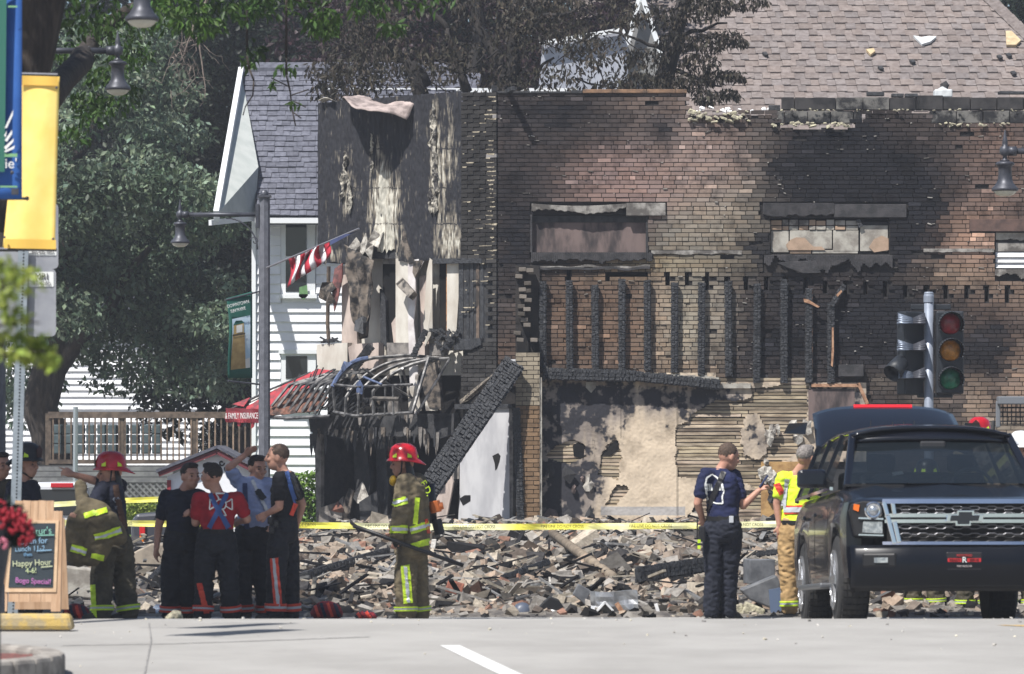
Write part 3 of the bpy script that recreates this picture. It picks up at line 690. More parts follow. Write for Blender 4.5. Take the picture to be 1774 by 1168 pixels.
b = MB(); b.tube([FP(573,462,.05), FP(571,560,.05), FP(573,592,.05)], .035, 6); b.build('bare_post', mat('singed post', C(120,104,88), C(70,62,56), scale=9), BB)
fpoly('dented_dish', [(558,516),(562,500),(570,490),(584,489),(590,500),(584,508),(588,524),(576,530),(574,516),(566,522)], .12, M_brd, crumple=.15, th=.03)
fpoly('torn_red_cloth', [(586,466),(600,456),(598,480),(590,520),(585,540),(583,500)], .1, mat('faded red cloth', C(150,96,92), C(90,66,66), scale=8), crumple=.1)
b = MB()
for k in range(14): b.box(FP(562+k*1.9, 590+rb.uniform(-4, 3), .05), (.09, .05, .03), Matrix.Rotation(rb.uniform(-1, 1), 3, 'Y'))
stuff(b.build('charred_debris', M_char, BB))
# --- awnings
M_red = mat('torn red awning cloth', C(176,62,70), C(110,66,70), rough=.8, scale=7, bump=.5, lo=.42, hi=.68)
M_rust = mat('rust burnt awning cloth', C(142,100,84), C(70,58,54), rough=.8, scale=8, bump=.8)
M_alu = mat('sooty aluminium tube', C(140,138,136), C(66,66,68), rough=.45, metal=.6, scale=7)
M_blu = mat('blistered blue tube', C(96,112,150), C(70,80,104), rough=.6, scale=12)
AW = thing('red_awning', FP(500, 735, .6), 'torn red awning with white insurance lettering on its valance', 'awning')
def awp(u, v, t): return FP(u, v, .1+1.0*t)
for (pts) in ([(560,640),(592,643),(532,708),(494,713)],[(526,668),(556,646),(514,704),(490,712)],[(593,645),(600,645),(540,712),(530,712)]):
    b = MB(); b.add([FP(x, y, .15+.9*(y-640)/75+.03*nz(x*.1, y*.1)) for x, y in pts], [(0,1,2,3)]); b.build('awning_cloth', M_red, AW, solid=.012)
for k in range(9):
    x0 = 540+k*8; x1 = 468+k*8.2; b = MB(); b.tube([FP(x0, 642+rb.uniform(0, 8), .02), FP((x0+x1)/2-1, 676, .5), FP(x1, 710, .95)], .020, 6); b.build('awning_rib', M_alu if k % 3 else M_char, AW)
b = MB(); 
def val(s, t): return FP(467+64*s, 708+2*s+24*t+1.5*nz(s*6, t), 1.06+.04*nz(s*4, t*2))
b.grid(val, 16, 4); b.build('valance', mat('red valance cloth', C(150,44,54), C(120,48,56), scale=6, rough=.75), AW, solid=.01)
a_ = math.atan2(-_fd.y, -_fd.x)
text('& FAMILY INSURANCE', .135, mat('white lettering', C(225,222,220), rough=.7), facing(FP(499, 722, 1.13), a_), AW, sx=.52)
for k in range(5):
    x = 470+k*13+rb.uniform(-3, 3); fpoly('cloth_tatter', [(x,731),(x+7,732),(x+5,740),(x+1,738+rb.uniform(0, 6))], 1.05, M_red if k % 2 else M_char, AW, .01)
b = MB(); b.add([FP(474,702,1.), FP(490,690,.8), FP(497,706,1.05)], [(0,1,2)]); b.build('awning_cloth', M_red, AW, solid=.01)
AR = thing('rust_awning', FP(590, 725, .8), 'burnt dome awning with rust brown cloth and bare bent ribs', 'awning')
b = MB()
def rus(s, t):
    u = 536+88*s; v = 690-16*s*(1-s)*4*(1-t)-0*s+(33-10*s)*t; return FP(u+8*(1-t)*(.5-s), v+2*nz(s*9, t*3), .7+.5*t*(1-.4*s)+.05*math.sin(s*40))
b.grid(rus, 40, 8); b.build('awning_cloth', M_rust, AR, solid=.01)
for k in range(8):
    x0 = 612+k*6.5; x1 = 545+k*10.5; y1 = 705+k*2
    b = MB(); b.tube([FP(x0, 643-rb.uniform(0, 4), .1), FP(x0-14, 650, .5), FP(x1+16, 668, .85), FP(x1, y1, 1.05)], .026, 6, col=None); b.build('awning_rib', M_alu, AR)
b = MB(); b.tube([FP(535,722,1.1), FP(580,726,1.15), FP(650,722,1.1)], .03, 6); b.build('awning_edge_tube', M_alu, AR)
b = MB()
for k in range(60):
    x = rb.uniform(545, 650); b.box(FP(x, 650+rb.random()*60, .3+.5*rb.random()), (.02, .02, .2+.3*rb.random()), Matrix.Rotation(rb.uniform(.2, 1.2), 3, 'Y'))
stuff(b.build('charred_tatters', M_char, AR))
AH = thing('bent_awning_frame', FP(715, 725, .8), 'bare bent hoop frame of a burnt awning above the shop entrance', 'awning frame')
def hoop(pts, r=.026, m=None):
    b = MB(); b.tube([FP(*p) for p in pts], r, 6); return b.build('frame_tube', m or M_alu, AH)
def arc(x0, x1, yb, yt, o0, o1, n=9):
    return [(x0+(x1-x0)*(1-math.cos(math.pi/2*i/(n-1))), yb+(yt-yb)*math.sin(math.pi/2*i/(n-1)), o0+(o1-o0)*i/(n-1)) for i in range(n)]
hoop([(652,718,1.0),(650,690,1.02),(649,672,1.02)]+arc(649,690,672,620,1.02,.4)+[(720,616,.2),(775,622,.05)], .028)
hoop(arc(649,676,672,622,1.04,.55), .034, M_blu)
hoop([(672,722,1.05)]+arc(673,735,690,622,1.05,.2), .026)
hoop([(694,722,1.05)]+arc(695,765,685,622,1.05,.15), .026)
hoop([(721,722,1.05),(720,680,1.05)]+arc(720,785,680,622,1.05,.1), .03)
hoop([(650,715,1.02),(690,722,1.06),(786,716,1.0)], .03); hoop([(650,668,1.02),(690,672,1.05),(784,668,1.0)], .024); hoop([(722,692,1.07),(765,693,1.04)], .04, mat('sooty plank', C(110,104,98), C(60,58,56), scale=8))
hoop([(770,622,.1),(784,622,.6),(784,716,1.)], .028); hoop([(786,622,.1),(786,716,.9)], .02); hoop([(740,720,1.05),(741,670,1.05)], .018); hoop([(755,720,1.05),(754,670,1.05)], .018)
hoop([(700,655,1.),(735,668,1.05)], .02, M_blu); hoop([(690,640,.9),(735,690,.3)], .02); hoop([(760,640,.9),(725,690,.2)], .02)
fpoly('blue_cloth_scrap', [(690,668),(698,660),(705,672),(700,685),(692,682)], 1.07, M_blu, AH, crumple=.1)
fpoly('blue_cloth_scrap', [(655,640),(664,628),(680,632),(672,640),(660,646)], .95, M_blu, AH, crumple=.1)
for k in range(26):
    x = rb.uniform(655, 782); y = rb.choice((650, 668, 690, 716)); l = rb.uniform(6, 26); wd = rb.uniform(2, 9)
    fpoly('cloth_tatter', [(x-wd/2,y),(x+wd/2,y),(x+wd/3,y+l*.7),(x,y+l),(x-wd/2.4,y+l*.6)], 1.04-.5*rb.random(), rb.choice((M_brd, M_char, M_greyp, M_shred)), AH, .01, crumple=.06)
for pts, m in (([(745,640),(782,625),(784,712),(765,705),(758,680)], M_brd),([(728,672),(745,668),(748,712),(730,712)], M_cream),([(690,690),(712,688),(712,716),(692,716)], M_greyp),([(757,690),(772,668),(776,712),(760,712)], M_shred)):
    fpoly('torn_panel', pts, .3, m, AH, crumple=.1)
# --- ground floor shop front
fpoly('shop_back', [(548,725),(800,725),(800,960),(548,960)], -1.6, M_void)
b = MB(); b.prism([FP(548,725,-.05), FP(548,960,-.05), FP(548,960,-1.6), FP(548,725,-1.6)], Vector((.05,0,0))); b.build('shop_side_wall', M_soot, BB)
fpoly('shop_header', [(540,720),(792,716),(792,752),(770,760),(690,756),(600,760),(546,748)], .1, M_soot, th=.12, crumple=.05)
for pts, m, o in (([(545,742),(556,742),(556,955),(548,955)], M_greyp, .0),([(590,756),(612,760),(622,830),(615,900),(624,955),(600,955),(594,880)], M_soot, -.3),([(622,760),(640,756),(646,850),(640,955),(628,955)], M_char, -.4),([(676,760),(692,756),(694,955),(678,955)], M_soot, -.2),([(746,752),(768,752),(772,830),(762,860),(748,850)], M_soot, -.25),([(770,742),(792,738),(792,830),(778,830)], M_greyp, -.05)):
    fpoly('shop_pier', pts, o, m, th=.08, crumple=.05)
for k in range(46):
    x = rb.uniform(548, 780); y = 745+rb.uniform(-6, 8); l = rb.uniform(8, 42); wd = rb.uniform(2, 8)
    fpoly('hanging_shred', [(x-wd/2,y),(x+wd/2,y),(x+wd/3,y+l*.7),(x,y+l),(x-wd/2.4,y+l*.6)], .14+.06*rb.random(), rb.choice((M_brd, M_char, M_greyp, M_greyp, M_soot)), BB, .01)
for pts, m in (([(565,880),(590,870),(600,860),(606,955),(556,955)], M_greyp),([(600,870),(612,845),(622,850),(612,900),(606,935),(596,960)], M_brd),([(578,885),(590,868),(606,880),(600,890)], mat('broken brick red', C(150,100,84), C(100,74,66), scale=9)),([(618,860),(630,835),(645,862),(640,872),(625,872)], M_shred),([(630,870),(660,850),(664,955),(636,955)], M_soot)):
    fpoly('wrecked_panel', pts, .1, m, th=.03, crumple=.15)
M_door = mat('grey white door skin', C(206,206,208), C(176,176,180), rough=.6, scale=2.5, stretch=(1,1,.4))
fpoly('door_skin', [(800,764),(815,738),(838,708),(886,706),(887,912),(796,912),(799,850)], .04, M_door, th=.05)
for pts in ([(856,790),(866,785),(870,790),(868,800),(864,812),(861,815),(860,803)],[(799,864),(808,858),(818,858),(818,868),(805,876)]):
    fpoly('burnt_hole', pts, .045, M_void, th=.004)
fpoly('leaning_board', [(786,805),(792,800),(800,835),(796,860),(782,930),(766,938),(768,900),(772,860)], .22, M_pinkp, th=.03)
fpoly('door_head', [(793,700),(892,700),(892,708),(793,709)], .08, M_char, th=.1)
fpoly('dirty_edge', [(886,706),(893,706),(893,912),(887,912)], .06, M_greyp, th=.05)
a, c = W(889, 634, -.5), W(652, 985, -2.2)
big = charbeam('charred_beam', a, c, .30, .26, None, 91, .05)
tag(big, 'long charred roof beam leaning diagonally across the shop entrance into the rubble', 'beam')
fpoly('broken_coving', [(800,694),(830,668),(868,640),(880,632),(884,640),(850,664),(815,694),(803,700)], .05, mat('chipped mortar line', C(150,140,126), C(66,62,60), scale=26, bump=1), crumple=.1)
b = MB(); slab(b, (884,624,893,636), -.5, -.4); b.build('white_chip', M_wht, BB)
# ------------------------------------------------------------------ white clapboard house
DH = 66.5
M_clap = mat('white clapboard paint', C(244,245,248,.86), C(226,228,232,.86), rough=.55, scale=2, lo=.3, hi=.8)
M_trim = mat('white trim paint', C(235,238,240,.84), rough=.5)
M_soff = mat('grey white soffit', C(206,210,206,.8), C(190,196,192,.8), rough=.7, scale=3)
M_glass = mat('dark window glass', (.02,.024,.028), rough=.08, spec=.6)
HS = thing('white_house', P(500, 830, DH), 'white clapboard house with grey shingle roof behind the burnt shop', 'house')
def H(u, v, dy=0.): p = P(u, v, DH); p.y += dy; return p
b = MB(); a, c = H(437, 968, .06), H(860, 372, 5); b.box((a+c)/2, (c.x-a.x, c.y-a.y, c.z-a.z)); wl = b.build('wall', M_clap, HS)
WIN = [(486,376,547,520),(486,606,548,712)]
y = 376
while y < 965:
    segs = [(440, 640)]
    for (x0, y0, x1, y1) in WIN:
        if y+8 > y0 and y+8 < y1: segs = [(440, x0), (x1, 640)]
    for (x0, x1) in segs:
        b = MB(); b.add([H(x0, y, .055), H(x1, y, .055), H(x1, y+16.4, .02), H(x0, y+16.4, .02), H(x0, y+16.4, .058), H(x1, y+16.4, .058)], [(0,3,2,1),(3,4,5,2)]); b.build('clapboard', M_clap, wl)
    y += 16.5
for (x0, x1) in ((436,443),(474,477)):
    b = MB(); 
    if x0 == 436: 
        a, c = H(x0, 966, -.01), H(x1, 378, .06); b.box((a+c)/2, (c.x-a.x, .07, c.z-a.z)); b.build('corner_board', M_trim, HS)
def hwin(r, name):
    x0, y0, x1, y1 = r; b = MB(); a, c = H(x0, y1, .03), H(x1, y0, .04); b.box((a+c)/2, (c.x-a.x, .05, c.z-a.z)); wo = b.build('window', M_trim, HS)
    ym = (y0+y1)/2
    for (p, q) in ((y0+7, ym-3), (ym+3, y1-8)):
        b = MB(); a, c = H(x0+8, q, -.0), H(x1-15, p, .01); b.box((a+c)/2, (c.x-a.x, .012, c.z-a.z)); b.build('pane', M_glass, wo)
    b = MB(); a, c = H(x0-3, y1+3, -.05), H(x1+3, y1-4, .05); b.box((a+c)/2, (c.x-a.x, .12, c.z-a.z)); b.build('sill', M_trim, wo)
    b = MB(); a, c = H(x0-4, y0+3, -.04), H(x1+4, y0-4, .04); b.box((a+c)/2, (c.x-a.x, .09, c.z-a.z)); b.build('head_trim', M_trim, wo)
    return wo
w1 = hwin((487,380,546,514), 'w'); hwin((487,610,547,708), 'w')
b = MB(); b.prism([H(x, y, -.04) for x, y in ((519,498),(532,494),(534,512),(527,520),(518,514))], (0,-.02,0)); b.build('green_cloth_scrap', mat('green cloth', C(120,160,110), C(90,130,86), scale=8), w1)
# roof: front slope with separate shingles
ze, zr = P(0, 374, 66).z, P(0, 124, 70).z; De, Dr = 66.0, 70.0
def RF(X, t, off=0.):            # point on the front slope
    n = Vector((0, -(zr-ze), (Dr-De))).normalized(); return Vector((X, De+(Dr-De)*t, ze+(zr-ze)*t))+n*off
M_shg = mat('grey asphalt shingle', C(128,130,142,.62), C(106,108,120,.62), rough=.95, scale=12, objcol=True, bump=.4, bscale=90, spec=.2)
M_shg0 = mat('grey asphalt shingle field', C(128,130,142,.55), C(100,102,114,.55), rough=.95, scale=12, bump=.4, bscale=90, spec=.2)
xl, xr = P(447, 0, 66).x, P(770, 0, 66).x
def xleft(t): return xl+(P(420, 0, 70).x-xl)*t
b = MB(); b.prism([RF(xleft(0), 0, -.03), RF(xr, 0, -.03), RF(xr+.6, 1, -.03), RF(xleft(1), 1, -.03)], RF(0, 0, -.15)-RF(0, 0)); roof = b.build('roof', M_shg0, HS)
sh_me = {}
b2 = MB(); NC = 28; rs = random.Random(5); cnt = 0
for i in range(NC):
    t0, t1 = i/NC, (i+1)/NC+.006; X = xleft(t0)-(.09 if i % 2 else 0)
    while X < xr:
        wd = .15*rs.uniform(.8, 1.5); x0, x1 = max(X, xleft(t0)), X+wd-.006; X += wd
        if x1-x0 < .03: continue
        th = rs.choice((.012, .02, .026)); q = [RF(x0, t0, 0), RF(x1, t0, 0), RF(x1, t1, -.02), RF(x0, t1, -.02)]
        g = rs.uniform(.8, 1.15); up = RF(0, 0, th)-RF(0, 0)
        if x1 < P(556, 0, 66).x and cnt < 298:
            bb = MB(); bb.prism(q, up); o = bb.build('shingle', M_shg, roof); o.color = (g, g, g, 1); cnt += 1
        else: b2.prism(q, up)
stuff(b2.build('shingle_field', M_shg0, roof))
b = MB(); b.prism([RF(xleft(1)-.05, 1, .0), RF(xr, 1, .0), RF(xr, 1.04, .0), RF(xleft(1)-.05, 1.04, .0)], (0, 0, .07)); b.build('ridge_cap', M_shg0, roof)
b = MB(); b.box(RF((xl+xr)/2, 0, -.1)+Vector((0, -.02, 0)), (xr-xl+.1, .1, .09)); b.build('gutter', M_trim, HS)
# big left overhang: soffit and rake board
A, B_, C_, D_ = P(418, 130, 70.0), P(375, 372, 64.2), P(441, 372, 66.4), P(447, 290, 66.9)
b = MB(); b.add([A, B_, C_, D_], [(0,1,2,3)]); b.build('soffit', M_soff, HS, solid=.02)
for k in range(1, 9):
    t = k/9; p = A.lerp(B_, t); q = A.lerp(D_, min(1, t*1.6)) if t < .62 else D_.lerp(C_, (t-.62)/.38)
    b = MB(); b.span(p+Vector((0,-.012,-.004)), q+Vector((0,-.012,-.004)), .012, .012); b.build('soffit_joint', mat('soffit groove', C(150,154,150), rough=.9), HS)
b = MB(); b.span(A+Vector((0,-.03,.05)), B_+Vector((0,-.05,-.03)), .09, .2); b.build('rake_board', M_trim, HS)
b = MB(); a, c = P(364, 386, 64.1), P(440, 378, 66.3); b.span(a, c, .05, .09); b.build('eave_return', M_trim, HS)
# ------------------------------------------------------------------ brown shingle roof behind the wall
BR = thing('brown_roof_building', P(1500, 800, 74), 'building with broad brown shingle roof rising behind the burnt wall', 'building')
ze2, zr2 = P(0, 240, 73).z, P(0, -40, 79).z
def RB(X, t, off=0.):
    n = Vector((0, -(zr2-ze2), 6)).normalized(); return Vector((X, 73+6*t, ze2+(zr2-ze2)*t))+n*off
x0b, x1b = P(1000, 0, 73).x, P(1960, 0, 73).x
def xhip(t): return P(1960, 0, 73).x + (P(1672, 0, 79).x-P(1960, 0, 73).x)*t
M_bsh = mat('brown asphalt shingle', C(158,148,144,.6), C(138,127,123,.6), rough=.95, scale=10, objcol=True, bump=.4, bscale=90, spec=.2)
M_bsh0 = mat('brown asphalt shingle field', C(156,146,142,.56), C(130,120,116,.56), rough=.95, scale=10, bump=.4, bscale=90, spec=.2)
b = MB(); b.prism([RB(x0b, 0, -.03), RB(xhip(0), 0, -.03), RB(xhip(1), 1, -.03), RB(x0b, 1, -.03)], RB(0,0,-.15)-RB(0,0)); br = b.build('roof', M_bsh0, BR)
b = MB(); a, c = Vector((x0b, 73.4, 0)), Vector((x1b-.4, 78, ze2+.1)); b.box((a+c)/2, (c.x-a.x, c.y-a.y, c.z-a.z)); b.build('wall', M_mortar, BR)
NB = 26; b2 = MB(); cand = []
for i in range(NB):
    t0, t1 = i/NB, (i+1)/NB+.006; X = x0b-rs.uniform(0, .2); k = 0
    while X < xhip(t0):
        wd = rs.choice((.16, .2, .27)); x0, x1 = max(X, x0b), min(X+wd-.004, xhip(t0)); X += wd; k += 1
        if x1-x0 < .04: continue
        th = .032 if k % 2 else .016
        cand.append(([RB(x0, t0, 0), RB(x1, t0, 0), RB(x1, t1, -.02), RB(x0, t1, -.02)], th, rs.uniform(.84, 1.12), rs.uniform(-.03, .03), x0, t0))
vis = [c for c in cand if P(1335, 0, 76).x < c[4] < P(1774, 0, 73).x and .17 < c[5] < .88]; pick = set(id(c) for c in vis[::max(1, len(vis)//290)][:295])
for c in cand:
    up = RB(0, 0, c[1])-RB(0, 0)
    if id(c) in pick:
        bb = MB(); bb.prism(c[0], up); o = bb.build('shingle', M_bsh, br); g = c[2]; o.color = (g*(1+c[3]), g, g*(1-c[3]), 1)
    else: b2.prism(c[0], up, col=(c[2]*(1+c[3]), c[2], c[2]*(1-c[3])))
M_bsh2 = mat('brown asphalt shingle rows', C(158,148,144,.6), C(138,127,123,.6), rough=.95, scale=10, attr=True, bump=.4, bscale=90, spec=.2)
stuff(b2.build('shingle_field', M_bsh2, br))
for i in range(22):
    t = i/22; b = MB(); p, q = RB(xhip(t), t, .03), RB(xhip(t+.05), t+.05, .05); b.span(p, q, .26, .02, up=(0,-.7,.7)); b.build('hip_cap', M_bsh0, br)
# scraps thrown onto the roof
M_scrapw = mat('white torn foam', C(226,230,232), C(200,204,206), scale=9); M_scrapt = mat('tan torn board', C(206,186,150), C(180,160,126), scale=9)
def scrap(pts, m, label, cat, group=None):
    u = sum(p[0] for p in pts)/len(pts); 
    def rp(x, y):
        lo, hi = 0., 1.
        for _ in range(30):
            t = (lo+hi)/2; p = RB(0, t); vv = YH-(p.z-CAMZ)*F/p.y
            if vv > y: lo = t
            else: hi = t
        p = RB(0, lo); return Vector(((x-CX)/F*p.y, p.y, p.z))
    n = RB(0,0,1)-RB(0,0); b = MB(); b.prism([rp(x, y)+n*.035 for x, y in pts], n*.05); tag(b.build('roof_scrap', m), label, cat, group)
scrap([(1582,68),(1596,71),(1610,69),(1622,70),(1612,78),(1597,83)], M_scrapw, 'white crescent shaped scrap lying on the brown shingle roof', 'debris')
scrap([(1742,60),(1752,60),(1768,76),(1760,84),(1743,84)], M_scrapt, 'tan board scrap lying high on the brown roof near the hip', 'debris')
scrap([(1500,92),(1513,90),(1516,95),(1508,101)], M_scrapt, 'small tan chip in the middle of the brown roof', 'debris')
for i, (x, y) in enumerate(((1325,99),(1731,104),(1747,101),(1525,123),(1755,132),(1580,112))): scrap([(x-5,y-2),(x+2,y-3),(x+6,y+2),(x,y+3)], M_soot, 'small dark cinder scattered on the brown shingle roof', 'debris', 'cinders on the brown roof')
b = MB(); slab(b, (1620,154,1651,168), .05, .3); b.prism([W(1620,168,.05), W(1651,168,.05), W(1648,156,.1), W(1634,148,.1), W(1622,156,.1)], (0,.2,0)); tag(b.build('foam_lump', M_scrapw, bevel=.02), 'white foam lump resting on the blackened block parapet', 'debris')
b = MB(); b.tube([W(1637,156,.2), W(1639,146,.2), W(1636,141,.2)], [.06,.07,.06], 7); tag(b.build('vent_cap', M_dstone), 'dark stub pipe behind the white foam lump on the parapet', 'pipe')
# ------------------------------------------------------------------ white gabled dormer among the scorched trees
GD = thing('white_gable', P(1110, 170, 71), 'narrow white gable and pale roof behind the scorched tree', 'house')
def G(u, v, D=71.): return P(u, v, D)
b = MB(); b.span(G(1110,-12), G(1088,72), .09, .12); b.span(G(1110,-12), G(1146,96), .09, .12); b.span(G(1146,96), G(1158,160), .07, .1); b.build('barge_board', M_trim, GD)
b = MB(); b.prism([G(1110,0,71.2), G(1088,75,71.2), G(1088,190,71.2), G(1150,190,71.2), G(1144,95,71.2)], (0,.3,0)); b.build('gable_wall', mat('grey siding', C(150,150,148), C(130,130,130), scale=3), GD)
b = MB(); b.prism([G(940,72,70.8), G(1076,52,70.8), G(1088,75,70.9), G(1088,190,70.9), G(930,190,70.9)], (0,.3,0)); b.build('roof_slope', mat('pale grey roof', C(190,194,204), C(170,174,186), scale=4), GD)
b = MB(); b.span(G(935,76,70.7), G(1078,52,70.7), .08, .1); b.span(G(1078,52,70.7), G(1090,78,70.7), .06, .1); b.build('eave_trim', M_trim, GD)
b = MB(); b.span(G(560,158,69.5), G(1000,158,69.5), .1, .1); b.build('ridge_flashing', M_trim, GD)
# ------------------------------------------------------------------ neighbours far left
NB_ = thing('white_siding_building', P(280, 820, 94), 'low white siding building glimpsed under the dark trees', 'building')
def Nn(u, v, dy=0): p = P(u, v, 94); p.y += dy; return p
b = MB(); a, c = Nn(-120, 850, .1), Nn(470, 560, 4); b.box((a+c)/2, (c.x-a.x, c.y-a.y, c.z-a.z)); w_l = b.build('wall', M_clap, NB_)
for k in range(26):
    y = 566+k*11; b = MB(); b.add([Nn(-118, y, .09), Nn(468, y, .09), Nn(468, y+11, .03), Nn(-118, y+11, .03), Nn(-118, y+11, .095), Nn(468, y+11, .095)], [(0,3,2,1),(3,4,5,2)]); b.build('clapboard', M_clap, w_l)
b = MB(); b.prism([Nn(-140, 560, -.3), Nn(480, 560, -.3), Nn(480, 500, 3), Nn(-140, 500, 3)], (0, .1, .1)); b.build('roof', M_shg0, NB_)
DF = 73.0
M_pick = mat('weathered fence wood', C(120,108,98), C(84,76,70), rough=.9, scale=8, objcol=True)
FE = thing('picket_railing', P(260, 830, DF), 'weathered wooden deck railing with thin pickets under the trees', 'railing')
for k in range(34):
    x = 92+k*10.4; b = MB(); b.box((0,0,0), (.03,.03,.92)); o = b.build('picket', M_pick, FE); o.location = P(x, 757, DF); g = 1.0 if x < 290 else rs.uniform(1., 2.2); o.color = (g, g*.9, g*.8, 1)
for (v, h_) in ((719, .12), (800, .08)):
    b = MB(); a, c = P(84, v, DF), P(446, v, DF); b.span(a, c, h_, .06, up=(0,-1,0)); o = b.build('rail', M_pick, FE); o.color = (.9,.85,.8,1)
for x in (84, 210, 335, 446): b = MB(); b.box(P(x, 764, DF+.05), (.11,.1,1.05)); o = b.build('post', M_pick, FE); o.color = (.8,.76,.7,1)
# deck skirt: boards and lattice
M_deck = mat('grey deck boards', C(128,128,130), C(104,104,108), rough=.85, scale=5)
DK = thing('grey_deck', P(200, 880, 71.5), 'grey deck with diagonal lattice skirt below the railing', 'deck')
for (v0, v1) in ((808,816),(817,826),(827,836)):
    b = MB(); a, c = P(56, v1, 71.5), P(300, v0, 71.5); b.box((a+c)/2, (c.x-a.x, .05, (c.z-a.z)*.93)); b.build('board', M_deck, DK)
b = MB(); a, c = P(40, 962, 71.9), P(450, 806, 73); b.box((a+c)/2, (c.x-a.x, .9, c.z-a.z)); b.build('deck_base', mat('dark deck earth', C(70,70,70), C(50,50,52), scale=3), DK)  # plain dark grey block behind the lattice
for k in range(-8, 28):
    for s in (-1, 1):
        x = 52+k*11.5; y0, y1 = 838, 900; dx = (y1-y0)*s; p, q = [x, y0], [x+dx, y1]
        def clip(p, q):
            out = []
            for (X, Y), (X2, Y2) in ((p, q), (q, p)):
                t = 0
                if X < 52: t = (52-X)/(X2-X) if X2 != X else 2
                if X > 296: t = (296-X)/(X2-X) if X2 != X else 2
                out.append((X+(X2-X)*t, Y+(Y2-Y)*t) if 0 <= t <= 1 else None)
            return out
        e = clip(p, q)
        if None in e: continue
        b = MB(); b.span(P(*e[0], 71.5-.01*s), P(*e[1], 71.5-.01*s), .035, .012, up=(0,-1,0)); b.build('lattice_strip', M_deck, DK)
# green stacked bins on the deck
M_bin = mat('dark teal plastic', C(84,100,104), C(70,84,88), rough=.7, scale=5)
for i in range(3):
    b = MB()
    for j in range(10): a, c = P(92+j*19, 786-i*17, 74.2), P(110+j*19, 770-i*17, 74.6); b.box((a+c)/2, (c.x-a.x, .4, c.z-a.z))
    tag(b.build('plastic_crate_row', M_bin, bevel=.02), ('lowest','middle','topmost')[i]+' row of teal plastic crates stacked behind the railing', 'crates', 'teal crates behind the railing')
# steel pole in front of the railing
b = MB(); b.tube([P(130,960,69), P(131,705,69)], .045, 8); tag(b.build('steel_pole', mat('galvanised steel', C(170,178,184), rough=.4, metal=.5)), 'slim galvanised pole standing before the deck railing', 'pole')
# small white shed with red trim
SD = thing('small_shed', P(360, 930, 60.5), 'small white shed with dark red trim and grey roof behind the firefighters', 'shed')
def Sd(u, v, dy=0): p = P(u, v, 60.5); p.y += dy; return p
b = MB(); b.prism([Sd(290,940), Sd(290,826), Sd(376,786), Sd(436,816), Sd(436,940)], (0,1.6,0)); b.build('wall', M_clap, SD)
b = MB(); b.span(Sd(276,822,-.1), Sd(377,783,-.1), .07, .1); b.span(Sd(377,783,-.1), Sd(446,818,-.1), .07, .1); b.build('barge_board', mat('dark red paint', C(110,50,56), rough=.6), SD)
b = MB()
for (a, c) in (((272,819),(377,777)),((377,777),(450,815))): b.prism([Sd(*a,-.18), Sd(*c,-.18), Sd(*c,1.7), Sd(*a,1.7)], (0,0,.05))
b.build('roof', M_shg0, SD)
for x in (293, 433): b = MB(); b.box(Sd(x, 884, -.02), (.06,.06,.95)); b.build('corner_trim', mat('red paint', C(150,50,58), rough=.6), SD)
# scroll ornament on the shed gable
b = MB()
for k, (x, y) in enumerate(((384,802),(392,812),(398,822))): b.tube([Sd(x+5*math.cos(a*.6)*(1-a/14), y+6*math.sin(a*.6)*(1-a/14), -.02) for a in range(11)], .012, 5)
b.build('iron_scroll', M_char, SD)
